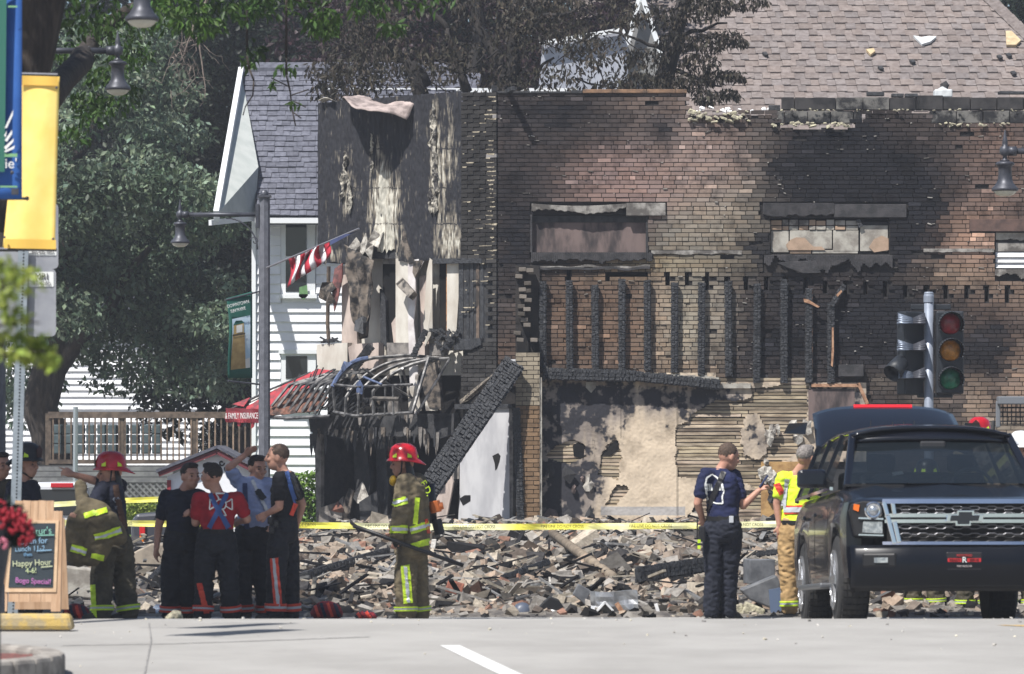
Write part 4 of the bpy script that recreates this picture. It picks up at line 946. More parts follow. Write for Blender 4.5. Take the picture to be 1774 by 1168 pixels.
# ------------------------------------------------------------------ trees and plants
def leaf_mat(name, c, c2, rough=.5):
    m = mat(name, c, c2, rough=rough, scale=1.3, attr=True, spec=.25, lo=.3, hi=.7)
    t = m.node_tree; pb = t.nodes['Principled BSDF']; out = [n for n in t.nodes if n.type == 'OUTPUT_MATERIAL'][0]
    tr = t.nodes.new('ShaderNodeBsdfTranslucent'); mx = t.nodes.new('ShaderNodeMixShader'); mx.inputs[0].default_value = .28
    src = pb.inputs['Base Color'].links[0].from_socket; t.links.new(src, tr.inputs[0])
    t.links.new(pb.outputs[0], mx.inputs[1]); t.links.new(tr.outputs[0], mx.inputs[2]); t.links.new(mx.outputs[0], out.inputs[0])
    return m
def leaves(name, clumps, size, m, parent=None, seed=1, droop=.3, aspect=.5, shell=.55, tint=.35):
    """clumps: (centre, (rx,ry,rz), count); each leaf is a folded blade of its own"""
    r = np.random.default_rng(seed); P_, S_ = [], []
    for (c, rad, n) in clumps:
        d = r.normal(size=(n, 3)); d /= np.linalg.norm(d, axis=1)[:, None]
        q = (shell+(1-shell)*r.random(n))**.7; q = np.where(r.random(n) < .25, r.random(n)**.5, q)
        P_.append(np.array(c)+d*q[:, None]*np.array(rad)); S_.append(np.full(n, r.uniform(.72, 1.25)))
    p = np.concatenate(P_); g = np.concatenate(S_); n = len(p)
    ax = r.normal(size=(n, 3)); ax[:, 2] -= droop*2; ax /= np.linalg.norm(ax, axis=1)[:, None]
    up = r.normal(size=(n, 3)); up[:, 2] += 1.1; sd = np.cross(ax, up); sd /= np.linalg.norm(sd, axis=1)[:, None]+1e-9
    nn = np.cross(sd, ax); s = size*r.uniform(.6, 1.3, n)[:, None]
    a = p; b_ = p+ax*s*.5+sd*s*aspect*.5+nn*s*.10; c = p+ax*s; d_ = p+ax*s*.5-sd*s*aspect*.5+nn*s*.10
    vs = np.stack([a, b_, c, d_], 1).reshape(-1, 3).astype(np.float32)
    me = bpy.data.meshes.new(name); me.vertices.add(4*n); me.vertices.foreach_set('co', vs.ravel())
    me.loops.add(6*n); me.polygons.add(2*n)
    base = (np.arange(n)*4)[:, None]; me.loops.foreach_set('vertex_index', (base+np.array([0, 1, 2, 0, 2, 3])).ravel().astype(np.int32))
    me.polygons.foreach_set('loop_start', (np.arange(2*n)*3).astype(np.int32))
    me.update(calc_edges=True)
    at = me.color_attributes.new('Col', 'FLOAT_COLOR', 'POINT')
    k = g*r.uniform(1-tint, 1+tint, n); col = np.stack([k*r.uniform(.9, 1.12, n), k, k*r.uniform(.85, 1.1, n), np.ones(n)], 1)
    at.data.foreach_set('color', np.repeat(col, 4, axis=0).astype(np.float32).ravel())
    me.materials.append(m); return link(name, me, parent)
M_bark = mat('rough bark', C(70,62,56), C(40,36,34), rough=.95, scale=9, bump=1, bscale=24, stretch=(1,1,.25))
M_charbark = mat('smoked bark', C(58,54,52), C(34,33,34), rough=.95, scale=8, bump=1, bscale=24, stretch=(1,1,.25))
def limb(b, a, c, r0, r1, seed, n=7, wob=.12, sides=7):
    a, c = Vector(a), Vector(c); L = (c-a).length; pts = []
    for i in range(n):
        t = i/(n-1); q = a.lerp(c, t)+Vector((nz(t*3, seed), nz(t*3, seed+9), nz(t*3, seed+17)))*wob*L*math.sin(t*math.pi); pts.append(q)
    b.tube(pts, [r0+(r1-r0)*i/(n-1) for i in range(n)], sides); return pts
def rclumps(r, n, box, rad, cnt, D, dd):
    out = []
    for _ in range(n):
        u, v = r.uniform(box[0], box[2]), r.uniform(box[1], box[3]); q = r.uniform(*rad); c = P(u, v, D+r.uniform(-dd, dd))
        out.append((tuple(c), (q, q*.9, q*r.uniform(.45, .75)), int(cnt*q*q)))
    return out
rt = random.Random(21)
L_green = leaf_mat('maple leaf', C(140,158,136,.66), C(80,102,78,.55)); L_dark = leaf_mat('deep green shade leaf', C(58,74,58,.4), C(40,54,44,.4))  # deep green lowered for the tree in shade; maple raised for sunlit leaves
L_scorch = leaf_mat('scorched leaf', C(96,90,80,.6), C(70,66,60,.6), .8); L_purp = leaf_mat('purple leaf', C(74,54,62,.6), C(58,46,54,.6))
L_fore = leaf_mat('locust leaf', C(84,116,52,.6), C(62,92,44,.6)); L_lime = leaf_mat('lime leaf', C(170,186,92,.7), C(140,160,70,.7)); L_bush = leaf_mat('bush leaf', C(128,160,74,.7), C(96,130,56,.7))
# broad maple at the far left
T = thing('maple_tree', P(110, 850, 77), 'broad leafy maple with sunlit pale green leaves before the white siding', 'tree')
b = MB(); limb(b, P(80, 880, 77), P(100, 480, 77), .45, .3, 1); limb(b, P(100, 640, 77), P(260, 430, 76), .2, .06, 2); limb(b, P(95, 560, 77), P(-20, 380, 77), .2, .06, 3); limb(b, P(100, 480, 77), P(180, 120, 77), .26, .05, 4); b.build('trunk', M_bark, T, smooth=True)
cl = rclumps(rt, 46, (-80, 60, 320, 560), (.5, 1.25), 760, 77, 3.2)+rclumps(rt, 12, (300, 330, 400, 560), (.3, .7), 760, 76, 2)+rclumps(rt, 30, (-60, 480, 420, 700), (.5, 1.0), 520, 78, 2.5)
leaves('crown', cl, .15, L_green, T, 2, droop=.45, aspect=.55, tint=.5)  # wide leaf tint stands for sunlit highlights and dark gaps
# dark tree in the middle distance, behind the house
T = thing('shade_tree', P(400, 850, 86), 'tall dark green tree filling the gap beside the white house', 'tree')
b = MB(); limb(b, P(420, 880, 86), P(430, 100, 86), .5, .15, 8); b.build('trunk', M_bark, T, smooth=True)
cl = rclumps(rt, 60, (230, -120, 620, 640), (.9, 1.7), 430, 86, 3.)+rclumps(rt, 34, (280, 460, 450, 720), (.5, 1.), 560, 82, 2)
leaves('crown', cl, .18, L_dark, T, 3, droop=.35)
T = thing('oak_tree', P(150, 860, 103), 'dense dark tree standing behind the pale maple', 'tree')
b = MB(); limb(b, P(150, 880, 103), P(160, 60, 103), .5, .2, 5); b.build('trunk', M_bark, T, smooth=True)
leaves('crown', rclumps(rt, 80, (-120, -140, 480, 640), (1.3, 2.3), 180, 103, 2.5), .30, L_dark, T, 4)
# purple leaved tree and scorched trees above the burnt roof
T = thing('purple_tree', P(800, 400, 74), 'purple leaved tree behind the scorched branches', 'tree')
b = MB(); limb(b, P(800, 600, 74), P(820, -60, 74), .3, .1, 6); b.build('trunk', M_charbark, T)
leaves('crown', rclumps(rt, 40, (560, -120, 1090, 130), (.7, 1.3), 330, 76, 2), .17, L_purp, T, 5)
T = thing('scorched_tree', P(860, 420, 65), 'scorched tree with dead brown leaves and forked dark trunk over the burnt roof', 'tree')
b = MB(); limb(b, P(860, 420, 65), P(880, 130, 65), .19, .14, 11); limb(b, P(880, 150, 65), P(905, -60, 65), .13, .08, 12); limb(b, P(878, 150, 65), P(790, -60, 65.5), .10, .05, 13)
limb(b, P(810, 160, 65), P(775, 50, 65), .09, .05, 14); limb(b, P(780, 60, 65), P(700, -40, 65), .06, .03, 15); limb(b, P(890, 60, 65), P(1010, 10, 64), .05, .02, 16); limb(b, P(870, 180, 65), P(960, 100, 65), .06, .02, 17)
limb(b, P(740, 150, 65), P(640, 20, 65), .10, .05, 18); limb(b, P(740, 190, 65), P(700, 90, 65), .16, .08, 19)
for k in range(30):
    p = P(rt.uniform(560, 1090), rt.uniform(-20, 150), 65+rt.uniform(-1, 1)); limb(b, p, p+Vector((rt.uniform(-1, 1), rt.uniform(-.4, .4), rt.uniform(-.6, .4))), .02, .006, k*3.3, 5, .3, 4)
b.build('trunk', M_charbark, T, smooth=True)
cl = rclumps(rt, 52, (560, -40, 1090, 150), (.35, .75), 420, 65, 1.4)+rclumps(rt, 12, (560, 110, 640, 175), (.22, .4), 500, 64, .5)
leaves('crown', cl, .125, L_scorch, T, 6, droop=.8, aspect=.36, tint=.45)
T = thing('scorched_tree', P(1150, 420, 66), 'scorched tree with drooping dead leaves against the brown shingle roof', 'tree')
b = MB(); limb(b, P(1140, 420, 66), P(1150, 140, 66), .2, .17, 21); limb(b, P(1148, 150, 66), P(1185, 0, 66), .17, .12, 22); limb(b, P(1185, 10, 66), P(1190, -120, 66), .12, .08, 23); limb(b, P(1170, 60, 66), P(1260, 40, 65.5), .05, .015, 24); limb(b, P(1185, 20, 66), P(1300, -20, 65.5), .05, .015, 25); limb(b, P(1160, 120, 66), P(1250, 150, 65.5), .05, .015, 26); limb(b, P(1165, 90, 66), P(1080, 60, 66), .05, .015, 27)
b.build('trunk', M_charbark, T, smooth=True)
cl = [(tuple(P(u, v, 65.6)), (q, q*.8, q*.5), n) for (u, v, q, n) in ((1215,15,.42,300),(1250,8,.3,170),(1295,5,.22,90),(1320,2,.13,40),(1230,70,.38,260),(1262,62,.26,150),(1280,72,.16,70),(1212,105,.34,230),(1200,140,.34,260),(1240,130,.26,170),(1268,128,.2,110),(1286,136,.1,40),(1225,165,.28,190),(1262,160,.2,110),(1280,168,.08,30),(1150,30,.4,230),(1120,100,.4,220),(1150,140,.42,300),(1110,140,.38,260),(1170,70,.36,200),(1060,150,.36,200),(1090,30,.3,120),(1190,-30,.6,330),(1270,-30,.3,120))]
leaves('crown', cl, .115, L_scorch, T, 7, droop=1.1, aspect=.36, tint=.45)
# foreground street tree top left
T = thing('street_tree', P(-45, 1060, 34.5), 'dark thick trunked street tree overhanging the lamp at the banner pole', 'tree')
b = MB(); limb(b, P(-150, 1075, 34.5), P(0, 380, 34.5), .3, .25, 31, wob=.03, sides=12); limb(b, P(-6, 410, 34.5), P(84, -80, 34.5), .25, .21, 32, wob=.04, sides=12); limb(b, P(70, 190, 34.6), P(168, 60, 41.5), .14, .09, 33, wob=.04, sides=9); limb(b, P(168, 60, 41.5), P(330, -60, 42), .09, .04, 34)
limb(b, P(92, -70, 34.5), P(520, -40, 36), .09, .02, 35); limb(b, P(300, -60, 35), P(570, 10, 36), .03, .008, 36)
for i, (x0, y0, pts) in enumerate(((428, 96, ((432,120),(440,140),(438,165),(425,185),(421,200))), (496, 100, ((496,130),(503,160),(506,190),(512,218))))):
    for k, ((a1, b1), (a2, b2)) in enumerate(zip(((x0, -20), (x0, y0))+pts, ((x0, y0),)+pts)): b.tube([P(a1, b1, 36), P(a2, b2, 36)], .012-.0013*k, 5)
for (p, q) in (((508,175),(530,186)),((508,195),(522,205)),((500,150),(470,135)),((505,165),(535,155))): b.tube([P(*p, 36), P(*q, 36)], .006, 4)
b.build('trunk', M_bark, T, smooth=True)
cl = [(tuple(P(u, v, (36 if u > 260 or v < 40 else 41.6)+rt.uniform(-.8, .8))), (q, q, q*.55), n) for (u, v, q, n) in ((150,20,.4,230),(200,50,.35,200),(240,90,.18,80),(130,90,.25,120),(300,-10,.4,240),(345,30,.28,170),(352,45,.2,90),(280,20,.3,150),(180,130,.22,110),(215,105,.2,80),(150,170,.2,90),(160,200,.16,60),(130,230,.2,70),(420,-5,.35,190),(480,0,.3,150),(555,30,.22,140),(560,50,.14,70),(430,20,.2,70),(220,160,.2,60),(195,180,.22,80),(440,85,.1,26),(430,105,.09,22),(500,115,.08,20),(512,180,.06,10),(468,140,.06,10),(640,10,.2,80),(675,48,.14,50),(740,-10,.3,70),(640,-20,.3,90),(520,-40,.5,200))]
up = [((-7.6+rt.uniform(-3.5, 1.5), 34.6+rt.uniform(-3.2, 2.2), 7.4+rt.uniform(0, 3)), (1.0, 1.0, .5), 800) for _ in range(50)]  # unseen crown, spread and leaf size set to shade the group at left
leaves('crown', cl, .10, L_fore, T, 8, droop=.7, aspect=.4); leaves('shade_crown', up, .2, L_fore, T, 18, droop=.5, aspect=.5)
T = thing('roof_tree', P(1790, 300, 88), 'green tree top beyond the hip of the brown roof', 'tree')
b = MB(); limb(b, P(1800, 700, 88), P(1800, -40, 88), .4, .1, 51); b.build('trunk', M_bark, T)
leaves('crown', rclumps(rt, 16, (1690, -90, 1880, 60), (1., 1.8), 260, 88, 2), .22, L_dark, T, 15)
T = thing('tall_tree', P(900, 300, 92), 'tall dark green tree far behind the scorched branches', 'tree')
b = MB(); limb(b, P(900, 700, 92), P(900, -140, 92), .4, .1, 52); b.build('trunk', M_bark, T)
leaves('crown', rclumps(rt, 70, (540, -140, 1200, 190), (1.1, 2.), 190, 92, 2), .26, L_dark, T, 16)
o = leaves('tree_line', rclumps(rt, 60, (1850, 300, 3000, 800), (1.6, 2.6), 90, 98, 2), .4, L_dark, None, 17); stuff(o, 'far line of dark green trees closing the street'); o['category'] = 'trees'
# dead twigs before the maple
b = MB()
for k in range(26):
    x = rt.uniform(300, 350); p = P(x, rt.uniform(40, 130), 70); limb(b, p, p+Vector((rt.uniform(-.55, .55), .2, rt.uniform(-1.0, -.2))), .008, .003, k*2.1, 8, .45, 4)
limb(b, P(365, -20, 70), P(320, 90, 70), .03, .015, 3.1); limb(b, P(345, 40, 70), P(355, 170, 70), .02, .008, 6.1)
tag(b.build('dead_branch', mat('bleached twig', C(140,126,116), C(110,98,90), scale=8)), 'bare dead grey branch hanging before the pale maple', 'branch')
# hedge behind the lamp, small bush by the shed
T = thing('green_bush', P(535, 950, 63), 'bright green bush growing against the white house wall', 'bush')
b = MB(); limb(b, P(535, 960, 63), P(535, 850, 63), .05, .02, 1); b.build('stem', M_bark, T)
leaves('foliage', [(tuple(P(u, v, 63)), (q, q*.8, q), n) for (u, v, q, n) in ((535,850,.35,900),(530,890,.4,1000),(545,915,.4,900),(520,925,.35,700),(512,870,.3,500))], .09, L_bush, T, 9)
T = thing('low_shrub', P(246, 905, 67), 'low yellow green shrub in front of the lattice skirt', 'bush')
b = MB(); limb(b, P(246, 915, 67), P(246, 880, 67), .03, .01, 2); b.build('stem', M_bark, T)
leaves('foliage', [(tuple(P(u, 884, 67)), (.25, .25, .2), 500) for u in (232, 248, 262)], .08, L_lime, T, 10)
T = thing('potted_conifer', P(385, 800, 76), 'dark potted shrub standing on the deck behind the railing', 'plant')
b = MB(); limb(b, P(378, 800, 76), P(380, 735, 76), .04, .02, 2); b.build('stem', M_bark, T)
leaves('foliage', [(tuple(P(u, v, 76)), (.3, .3, .26), 400) for (u, v) in ((370,752),(388,745),(355,770),(380,775))], .09, L_dark, T, 11)
# out of focus sprays close to the camera on the left
LB = thing('lime_sapling', (-2.35, 14, gz(14)), 'soft lime green leafy sapling at the roadside before the sign post', 'plant')
b = MB(); b.tube([(-2.35, 14, gz(14)), (-2.3, 14, 1.2), (-2.28, 14, 2.2)], [.03,.025,.012], 7)
for (u, v) in ((50, 490), (70, 560), (85, 610), (30, 500), (40, 620)): b.tube([(-2.29, 14, CAMZ-(v-YH)/F*14-.1), tuple(P(u*.5, v-4, 14)), tuple(P(u, v, 14))], [.008,.006,.003], 5)
b.build('stem', M_bark, LB)
cl = [(tuple(P(u, v, 14+rt.uniform(-.1, .1))), (rx/475, rx/475, rz/475), n) for (u, v, rx, rz, n) in ((15,470,32,22,60),(40,490,34,22,60),(8,520,26,20,50),(20,545,30,14,40),(20,575,28,14,40),(50,590,26,14,44),(75,600,20,14,36),(20,610,36,16,60),(60,618,36,15,64),(88,622,16,12,30),(0,480,30,40,60))]
leaves('foliage', cl, .045, L_lime, LB, 12, aspect=.5)
# ------------------------------------------------------------------ street lamps
M_lamp = mat('dark grey lamp metal', C(84,86,94), C(66,68,76), rough=.45, metal=.3, scale=6)
M_pole = mat('grey painted pole', C(110,112,120), C(94,96,104), rough=.55, scale=12)
M_bowl = mat('frosted glass bowl', C(214,212,196), C(190,188,176), rough=.25, scale=6)
def lamp_head(L, o, k=1.):              # hanging bell luminaire, o = point under the arm joint
    def pr(*q): return [(r*k, z*k) for r, z in q]
    b = MB(); b.lathe(o, pr((.001,.27),(.008,.25),(.02,.18),(.03,.14),(.036,.10),(.03,.07),(.06,.05),(.07,.0),(.06,-.04),(.028,-.06),(.026,-.10),(.06,-.115),(.06,-.125)), 14); b.build('finial', M_lamp, L, smooth=True)
    b = MB(); b.lathe(o, pr((.045,-.125),(.095,-.135),(.115,-.15),(.12,-.17),(.10,-.185),(.085,-.20),(.083,-.30),(.088,-.36),(.12,-.42),(.16,-.46),(.17,-.48),(.165,-.50),(.15,-.505)), 16); b.build('lamp_shade', M_lamp, L, smooth=True)
    b = MB(); b.lathe(o, pr((.145,-.49),(.14,-.515),(.11,-.545),(.06,-.565),(.001,-.57)), 16); b.build('lamp_bowl', M_bowl, L, smooth=True)
def street_lamp(u, v, D, side, label, poleu=None, top=None, n='street_lamp'):
    o = P(u, v, D); px = P(poleu, 0, D).x; L = thing('street_lamp', (px, D, gz(D)), label, 'street lamp')
    lamp_head(L, o, .82)
    s = 1 if px > o.x else -1
    b = MB(); b.tube([o+Vector((s*.03,0,0)), o+Vector((s*.12,0,0))], .05, 10); b.tube([o+Vector((s*.1,0,0)), (px, D, o.z)], .032, 10)
    for q in (.18, .3, .42): b.tube([o+Vector((s*q,0,.03)), o+Vector((s*q,0,.045))], .012, 6)
    b.build('arm', M_lamp, L, smooth=True)
    zt = o.z+(.26 if top is None else top)
    b = MB(); b.lathe((px, D, gz(D)), [(.16,0),(.16,.35),(.12,.42),(.085,.5),(.08,zt-gz(D))], 8); b.build('pole', M_pole, L)
    b = MB(); b.ball((px, D, zt+.03), (.06,.06,.07)); b.box((px, D, zt), (.19,.19,.03)); b.build('pole_cap', M_lamp, L)
    b = MB(); b.box((px-s*.1, D, o.z-.02), (.05,.1,.34)); b.build('arm_bracket', M_lamp, L)
    b = MB(); b.tube([(px-s*(.1+.45*(1-math.cos(t*.157))), D, o.z-.5+.45*math.sin(t*.157)) for t in range(11)], .012, 6)
    b.tube([(px-s*(.14+.07*math.cos(t*.5)*(1-t/16)), D, o.z-.38+.07*math.sin(t*.5)*(1-t/16)) for t in range(14)], .009, 6); b.build('scroll_brace', M_lamp, L, smooth=True)
    return L
L1 = street_lamp(312, 372, 55, 1, 'grey street lamp carrying the green town banner and the flag', 458)
street_lamp(204, 88, 40, -1, 'dark street lamp half hidden by the street tree leaves', -4)
street_lamp(246, -52, 31, -1, 'street lamp whose glass bowl hangs above the street tree leaves', -26)
street_lamp(1741, 262, 39.5, 1, 'dark street lamp hanging before the sooty brick wall at the parapet end', 1945)
# town banner
M_gcl = mat('green banner cloth', C(34,96,84), C(30,84,74), rough=.7, scale=4); M_let = mat('white print', C(236,238,236), rough=.7)
BN = thing('town_banner', P(458, 660, 55), 'green town banner printed with a stone tower hanging on the lamp pole', 'banner')
def bp(u, v): return P(u, v, 54.9-.25*(437-u)/45+.06*math.sin(v*.03))
def bl(s, t):   # banner sheet
    l = 392+5*math.sin(t*3.1)*.0+6*t*1.0+3*math.sin(t*5); return bp(l+(437-l)*s, 517-12*s+(655-517+12*s)*t)
b = MB(); b.grid(bl, 10, 20); b.build('cloth', M_gcl, BN, smooth=True, solid=.006)
def bq(s, t, off=.012): q = bl(s, t); return q+Vector((0, -off, 0))
def bpatch(name, poly, m, off): b = MB(); b.add([bq(s, t, off) for s, t in poly], [tuple(range(len(poly)))]); b.build(name, m, BN)
b = MB(); b.grid(lambda s, t: bq(.14+.78*s, .27+.66*t), 6, 12); b.build('picture', mat('banner sky print', C(176,206,228), C(200,216,228), scale=3), BN)
M_tow = mat('banner tower print', C(190,164,112), C(160,134,88), scale=6); M_twg = mat('banner white print', C(226,226,222))
b = MB(); b.grid(lambda s, t: bq(.17+.50*s+.02*t-.06*t*(1-s)+.06*t*s, .46+.44*t, .02), 4, 8); b.build('tower', M_tow, BN)
b = MB(); b.grid(lambda s, t: bq(.20+.44*s, .34+.13*t, .02), 4, 4); b.build('tower_top', M_tow, BN)
b = MB(); b.grid(lambda s, t: bq(.32+.26*s, .36+.09*t, .026), 3, 3); b.build('tower_window', M_twg, BN)
bpatch('tower_roof', [(.18,.35),(.66,.345),(.55,.31),(.3,.30)], M_gcl, .022); bpatch('tower_band', [(.16,.465),(.7,.465),(.7,.485),(.16,.485)], mat('banner dark print', C(80,70,56)), .026)
bpatch('tower_base', [(.14,.90),(.92,.88),(.92,.95),(.14,.95)], M_gcl, .024); bpatch('white_figure', [(.72,.78),(.9,.76),(.92,.9),(.74,.9)], M_twg, .022)
yb = math.atan2(.25, 45/F*55)
for (s_, v_) in (('DOWNTOWN', 527.5), ('SUN PRAIRIE', 537.5)):
    text(s_, .068, M_let, facing(bp(416, v_)+Vector((-.02, -.10, 0)), yb, roll=R(13)), BN, sx=.82 if len(s_) < 9 else .66)
for (v0, v1) in ((520, 503), (655, 668)): b = MB(); b.tube([P(395 if v0 > 600 else 390, v0 if v0 < 600 else 660, 54.65), P(458, v1 if v0 < 600 else 667, 55)], .014, 6); b.build('banner_rod', M_lamp, BN)
# flag on a slanted staff
FG = thing('flag', P(470, 462, 54.9), 'small striped flag on a slanted staff fixed to the lamp pole', 'flag')
b = MB(); b.tube([P(462, 464, 54.9), P(622, 396, 54.0)], .014, 7); b.build('staff', mat('brushed pole', C(150,150,156), rough=.35, metal=.5), FG)
Mr, Mw, Mb = mat('flag red', C(190,48,66), C(168,40,58), scale=6), mat('flag white', C(232,230,232), C(210,208,214), scale=5), mat('flag blue', C(70,80,120), C(60,68,104), scale=5)
def fl(s, t):       # s along staff, t down
    u, v = 500+74*s, 449-32*s; dr = 50*t*(1-.42*s); return P(u+4*math.sin(t*4+s*5)-6*t*s, v+dr, 54.6-.25*s+.09*math.sin(s*16+t*3)+.05*math.sin(t*6))
for i in range(9):
    b = MB(); b.grid(lambda s, t: fl((i+s)/9, t), 2, 8); b.build('stripe', Mr if i % 2 == 0 else Mw, FG, smooth=True, solid=.003)
b = MB(); b.grid(lambda s, t: P(572+46*s, 418-20*s+(5-3*s)*t*1.6-1, 54.2-.15*s), 8, 2); b.build('canton', Mb, FG, solid=.004)
# ------------------------------------------------------------------ banners at the left edge
M_yel = mat('yellow banner cloth', C(248,218,128,1.), C(244,208,112,1.), rough=.75, scale=4); M_blue = mat('blue banner cloth', C(52,104,180), C(44,94,168), rough=.75, scale=4); M_grn = mat('green banner edge', C(50,110,96), rough=.75); M_lg = mat('light green print', C(130,180,130), rough=.75)
YB = thing('yellow_banner', P(-30, 430, 30.2), 'plain yellow cloth banner hanging below the blue banner', 'banner')
b = MB(); b.grid(lambda s, t: P((35-30*t)+(68+22*t)*s, 131+2*s+(298)*t, 29.5+.012*math.sin(s*6+t*3)), 12, 20); b.build('cloth', M_yel, YB, smooth=True, solid=.006)
for v in (131, 414): 
    b = MB(); b.grid(lambda s, t: P((35 if v < 200 else 7)+(66 if v < 200 else 90)*s, v+2*s+16*t, 29.48+.012*math.sin(s*6+(v-131)/99)), 12, 2); b.build('hem', mat('yellow hem', C(240,196,92), rough=.75), YB)
b = MB(); b.tube([P(-60,126,29.55), P(100,130,29.55)], .014, 6); b.tube([P(-60,431,29.55), P(98,433,29.55)], .014, 6); b.build('rod', M_lamp, YB)
for (x, y) in ((98,152),(8,411),(92,414)): b = MB(); b.ball(P(x, y, 29.44), .01); b.build('grommet', M_lamp, YB)
BLN = thing('blue_banner', P(-40, 345, 28.3), 'blue banner with white sunburst print and green edge', 'banner')
b = MB(); b.grid(lambda s, t: P(-60+98*s, -40+385*t, 28.3+.04*math.sin(s*4+t*2)), 10, 20); b.build('cloth', M_blue, BLN, smooth=True, solid=.006)
b = MB(); b.grid(lambda s, t: P(-60+(72-4*t)*s, -40+338*t, 28.2), 4, 8); b.build('green_edge', M_grn, BLN)
for (v, x) in ((10, 14), (322, 0), (266, 8)): b = MB(); b.grid(lambda s, t: P(x+(30-x)*s, v+(3 if v != 266 else 6)*t, 28.18), 4, 1); b.build('print_line', M_lg, BLN)
for (pts) in ([(8,222),(23,190),(22,200),(12,222)],[(8,243),(21,225),(21,232),(12,246)],[(7,255),(24,240),(23,246),(10,260)],[(7,262),(26,252),(24,258),(10,264)],[(7,235),(12,226),(10,238)]):
    b = MB(); b.add([P(x, y, 28.17) for x, y in pts], [tuple(range(len(pts)))]); b.build('sun_ray', M_let, BLN)
text("ie'", .105, M_let, facing(P(19, 284, 28.17)), BLN)
b = MB(); b.tube([P(-60,345,28.3), P(48,344,28.3)], .012, 6); b.ball(P(47,344,28.3), .016); b.ball(P(21,299,28.15), .014); b.box(P(26,332,28.15), (.05,.03,.045)); b.build('rod', M_lamp, BLN)
b = MB(); b.lathe((P(-26,0,31).x, 31.0, gz(31)+.1), [(.02,0),(.02,.01)], 6)
# ------------------------------------------------------------------ perforated sign post with sign backs
SP = thing('sign_post', P(22, 1068, 32.9), 'perforated grey sign post with aluminium sign backs', 'sign')
M_gal = mat('galvanised post', C(168,178,186), C(150,160,168), rough=.45, metal=.4, scale=9); M_sgn = mat('bare aluminium sign back', C(176,178,184), C(156,158,166), rough=.4, metal=.35, scale=3)
pa, pb_ = P(41, 420, 32.9), P(22, 1064, 32.9)
b = MB(); b.span(pa, pb_, .088, .02, up=(0,-1,0)); b.build('post', M_gal, SP)
for i in range(110):
    p = pa.lerp(pb_, (i+.5)/110)+Vector((.004, -.0115, 0)); b = MB(); b.box(p, (.012,.003,.012)); b.build('hole', M_void, SP)
def rrect(x0, y0, x1, y1, D, r=8):
    pts = []
    for (cx, cy, a0) in ((x1-r, y0+r, -90), (x1-r, y1-r, 0), (x0+r, y1-r, 90), (x0+r, y0+r, 180)):
        for k in range(4): a = R(a0+k*30); pts.append(P(cx+r*math.cos(a), cy+r*math.sin(a), D))
    return pts
for (r_) in ((47,466,97,583),(44,352,101,466),(-30,436,36,583)):
    b = MB(); b.prism(rrect(*r_, 32.960), (0, .006, 0)); b.build('sign_plate', M_sgn, SP)
for (r_) in ((50,471,93,497),(50,431,98,443)): b = MB(); b.prism(rrect(*r_, 32.955, 2), (0, .002, 0)); b.build('sticker', M_let, SP)
M_ink = mat('dark ink', C(50,50,56), rough=.8)
text('MRI', .085, M_ink, facing(P(72, 480, 32.945)), SP, sx=.85); text('866.606.3943', .034, M_ink, facing(P(73, 491.5, 32.945)), SP, sx=.8); text('866-606-3943', .036, M_ink, facing(P(74, 437, 32.945)), SP, sx=.95)
# ------------------------------------------------------------------ traffic signal
TS = thing('traffic_signal', P(1609, 960, 49.6), 'pole mounted traffic signal with three unlit lenses', 'traffic signal')
DT = 49.6
def T_(u, v, dy=0): p = P(u, v, DT); p.y += dy; return p
M_sig = mat('black signal housing', C(44,48,54), C(36,40,46), rough=.5, scale=6); M_sgr = mat('signal pole paint', C(150,158,172), C(136,144,158), rough=.45, metal=.2, scale=8)
b = MB(); b.tube([(T_(1609,0).x, DT, gz(DT)), T_(1609, 520)], .06, 14); b.build('pole', M_sgr, TS, smooth=True)
b = MB(); b.lathe(T_(1609, 524), [(.068,0),(.068,.08),(.06,.11),(.062,.12),(.05,.135)], 14); b.build('pole_cap', M_sgr, TS)
b = MB(); b.box(T_(1613, 532, .04), (.52,.05,.07)); b.build('bracket', M_sig, TS, bevel=.01); b = MB(); b.box(T_(1620, 685, .04), (.46,.05,.06)); b.build('bracket', M_sig, TS, bevel=.01)
H1 = MB(); H1.box(T_(1645, 611, .02), (.355,.16,1.07)); H1 = H1.build('signal_head', M_sig, TS, bevel=.02)
def lens_mat(n, c): return mat(n, c, tuple(x*.55 for x in c), rough=.2, scale=14, spec=.5)
for (v, m, nm) in ((561, lens_mat('red lens', C(176,30,42)), 'red'), (607, lens_mat('amber lens', C(236,156,36)), 'amber'), (656, lens_mat('green lens', C(34,136,100)), 'green')):
    ax = Matrix.Rotation(R(90), 3, 'X'); c = T_(1645, v, -.06)
    b = MB(); b.lathe(c, [(.142,0),(.12,.022),(.07,.038),(.001,.044)], 22, axis=ax); o = b.build('lens', m, H1, smooth=True); o['label'] = 'unlit %s lens' % nm
    b = MB(); n = 18      # open bottomed visor
    for i in range(n):
        a0, a1 = R(-35+250*i/n), R(-35+250*(i+1)/n); q = []
        for a in (a0, a1): q.append((c+Vector((.158*math.cos(a), 0, .158*math.sin(a))), c+Vector((.163*math.cos(a), -.2-.05*math.sin(a), .163*math.sin(a)-.02))))
        b.add([q[0][0], q[1][0], q[1][1], q[0][1]], [(0,1,2,3)])
    b.build('visor', M_sig, H1, smooth=True, solid=.006)
H2 = MB(); H2.box(T_(1578, 612, .06), (.30,.2,1.08), Matrix.Rotation(R(28), 3, 'Z')); H2 = H2.build('signal_head', M_sig, TS, bevel=.02)
M_vis = mat('silvery visor', C(130,140,156), C(90,98,112), rough=.35, metal=.4, scale=6)
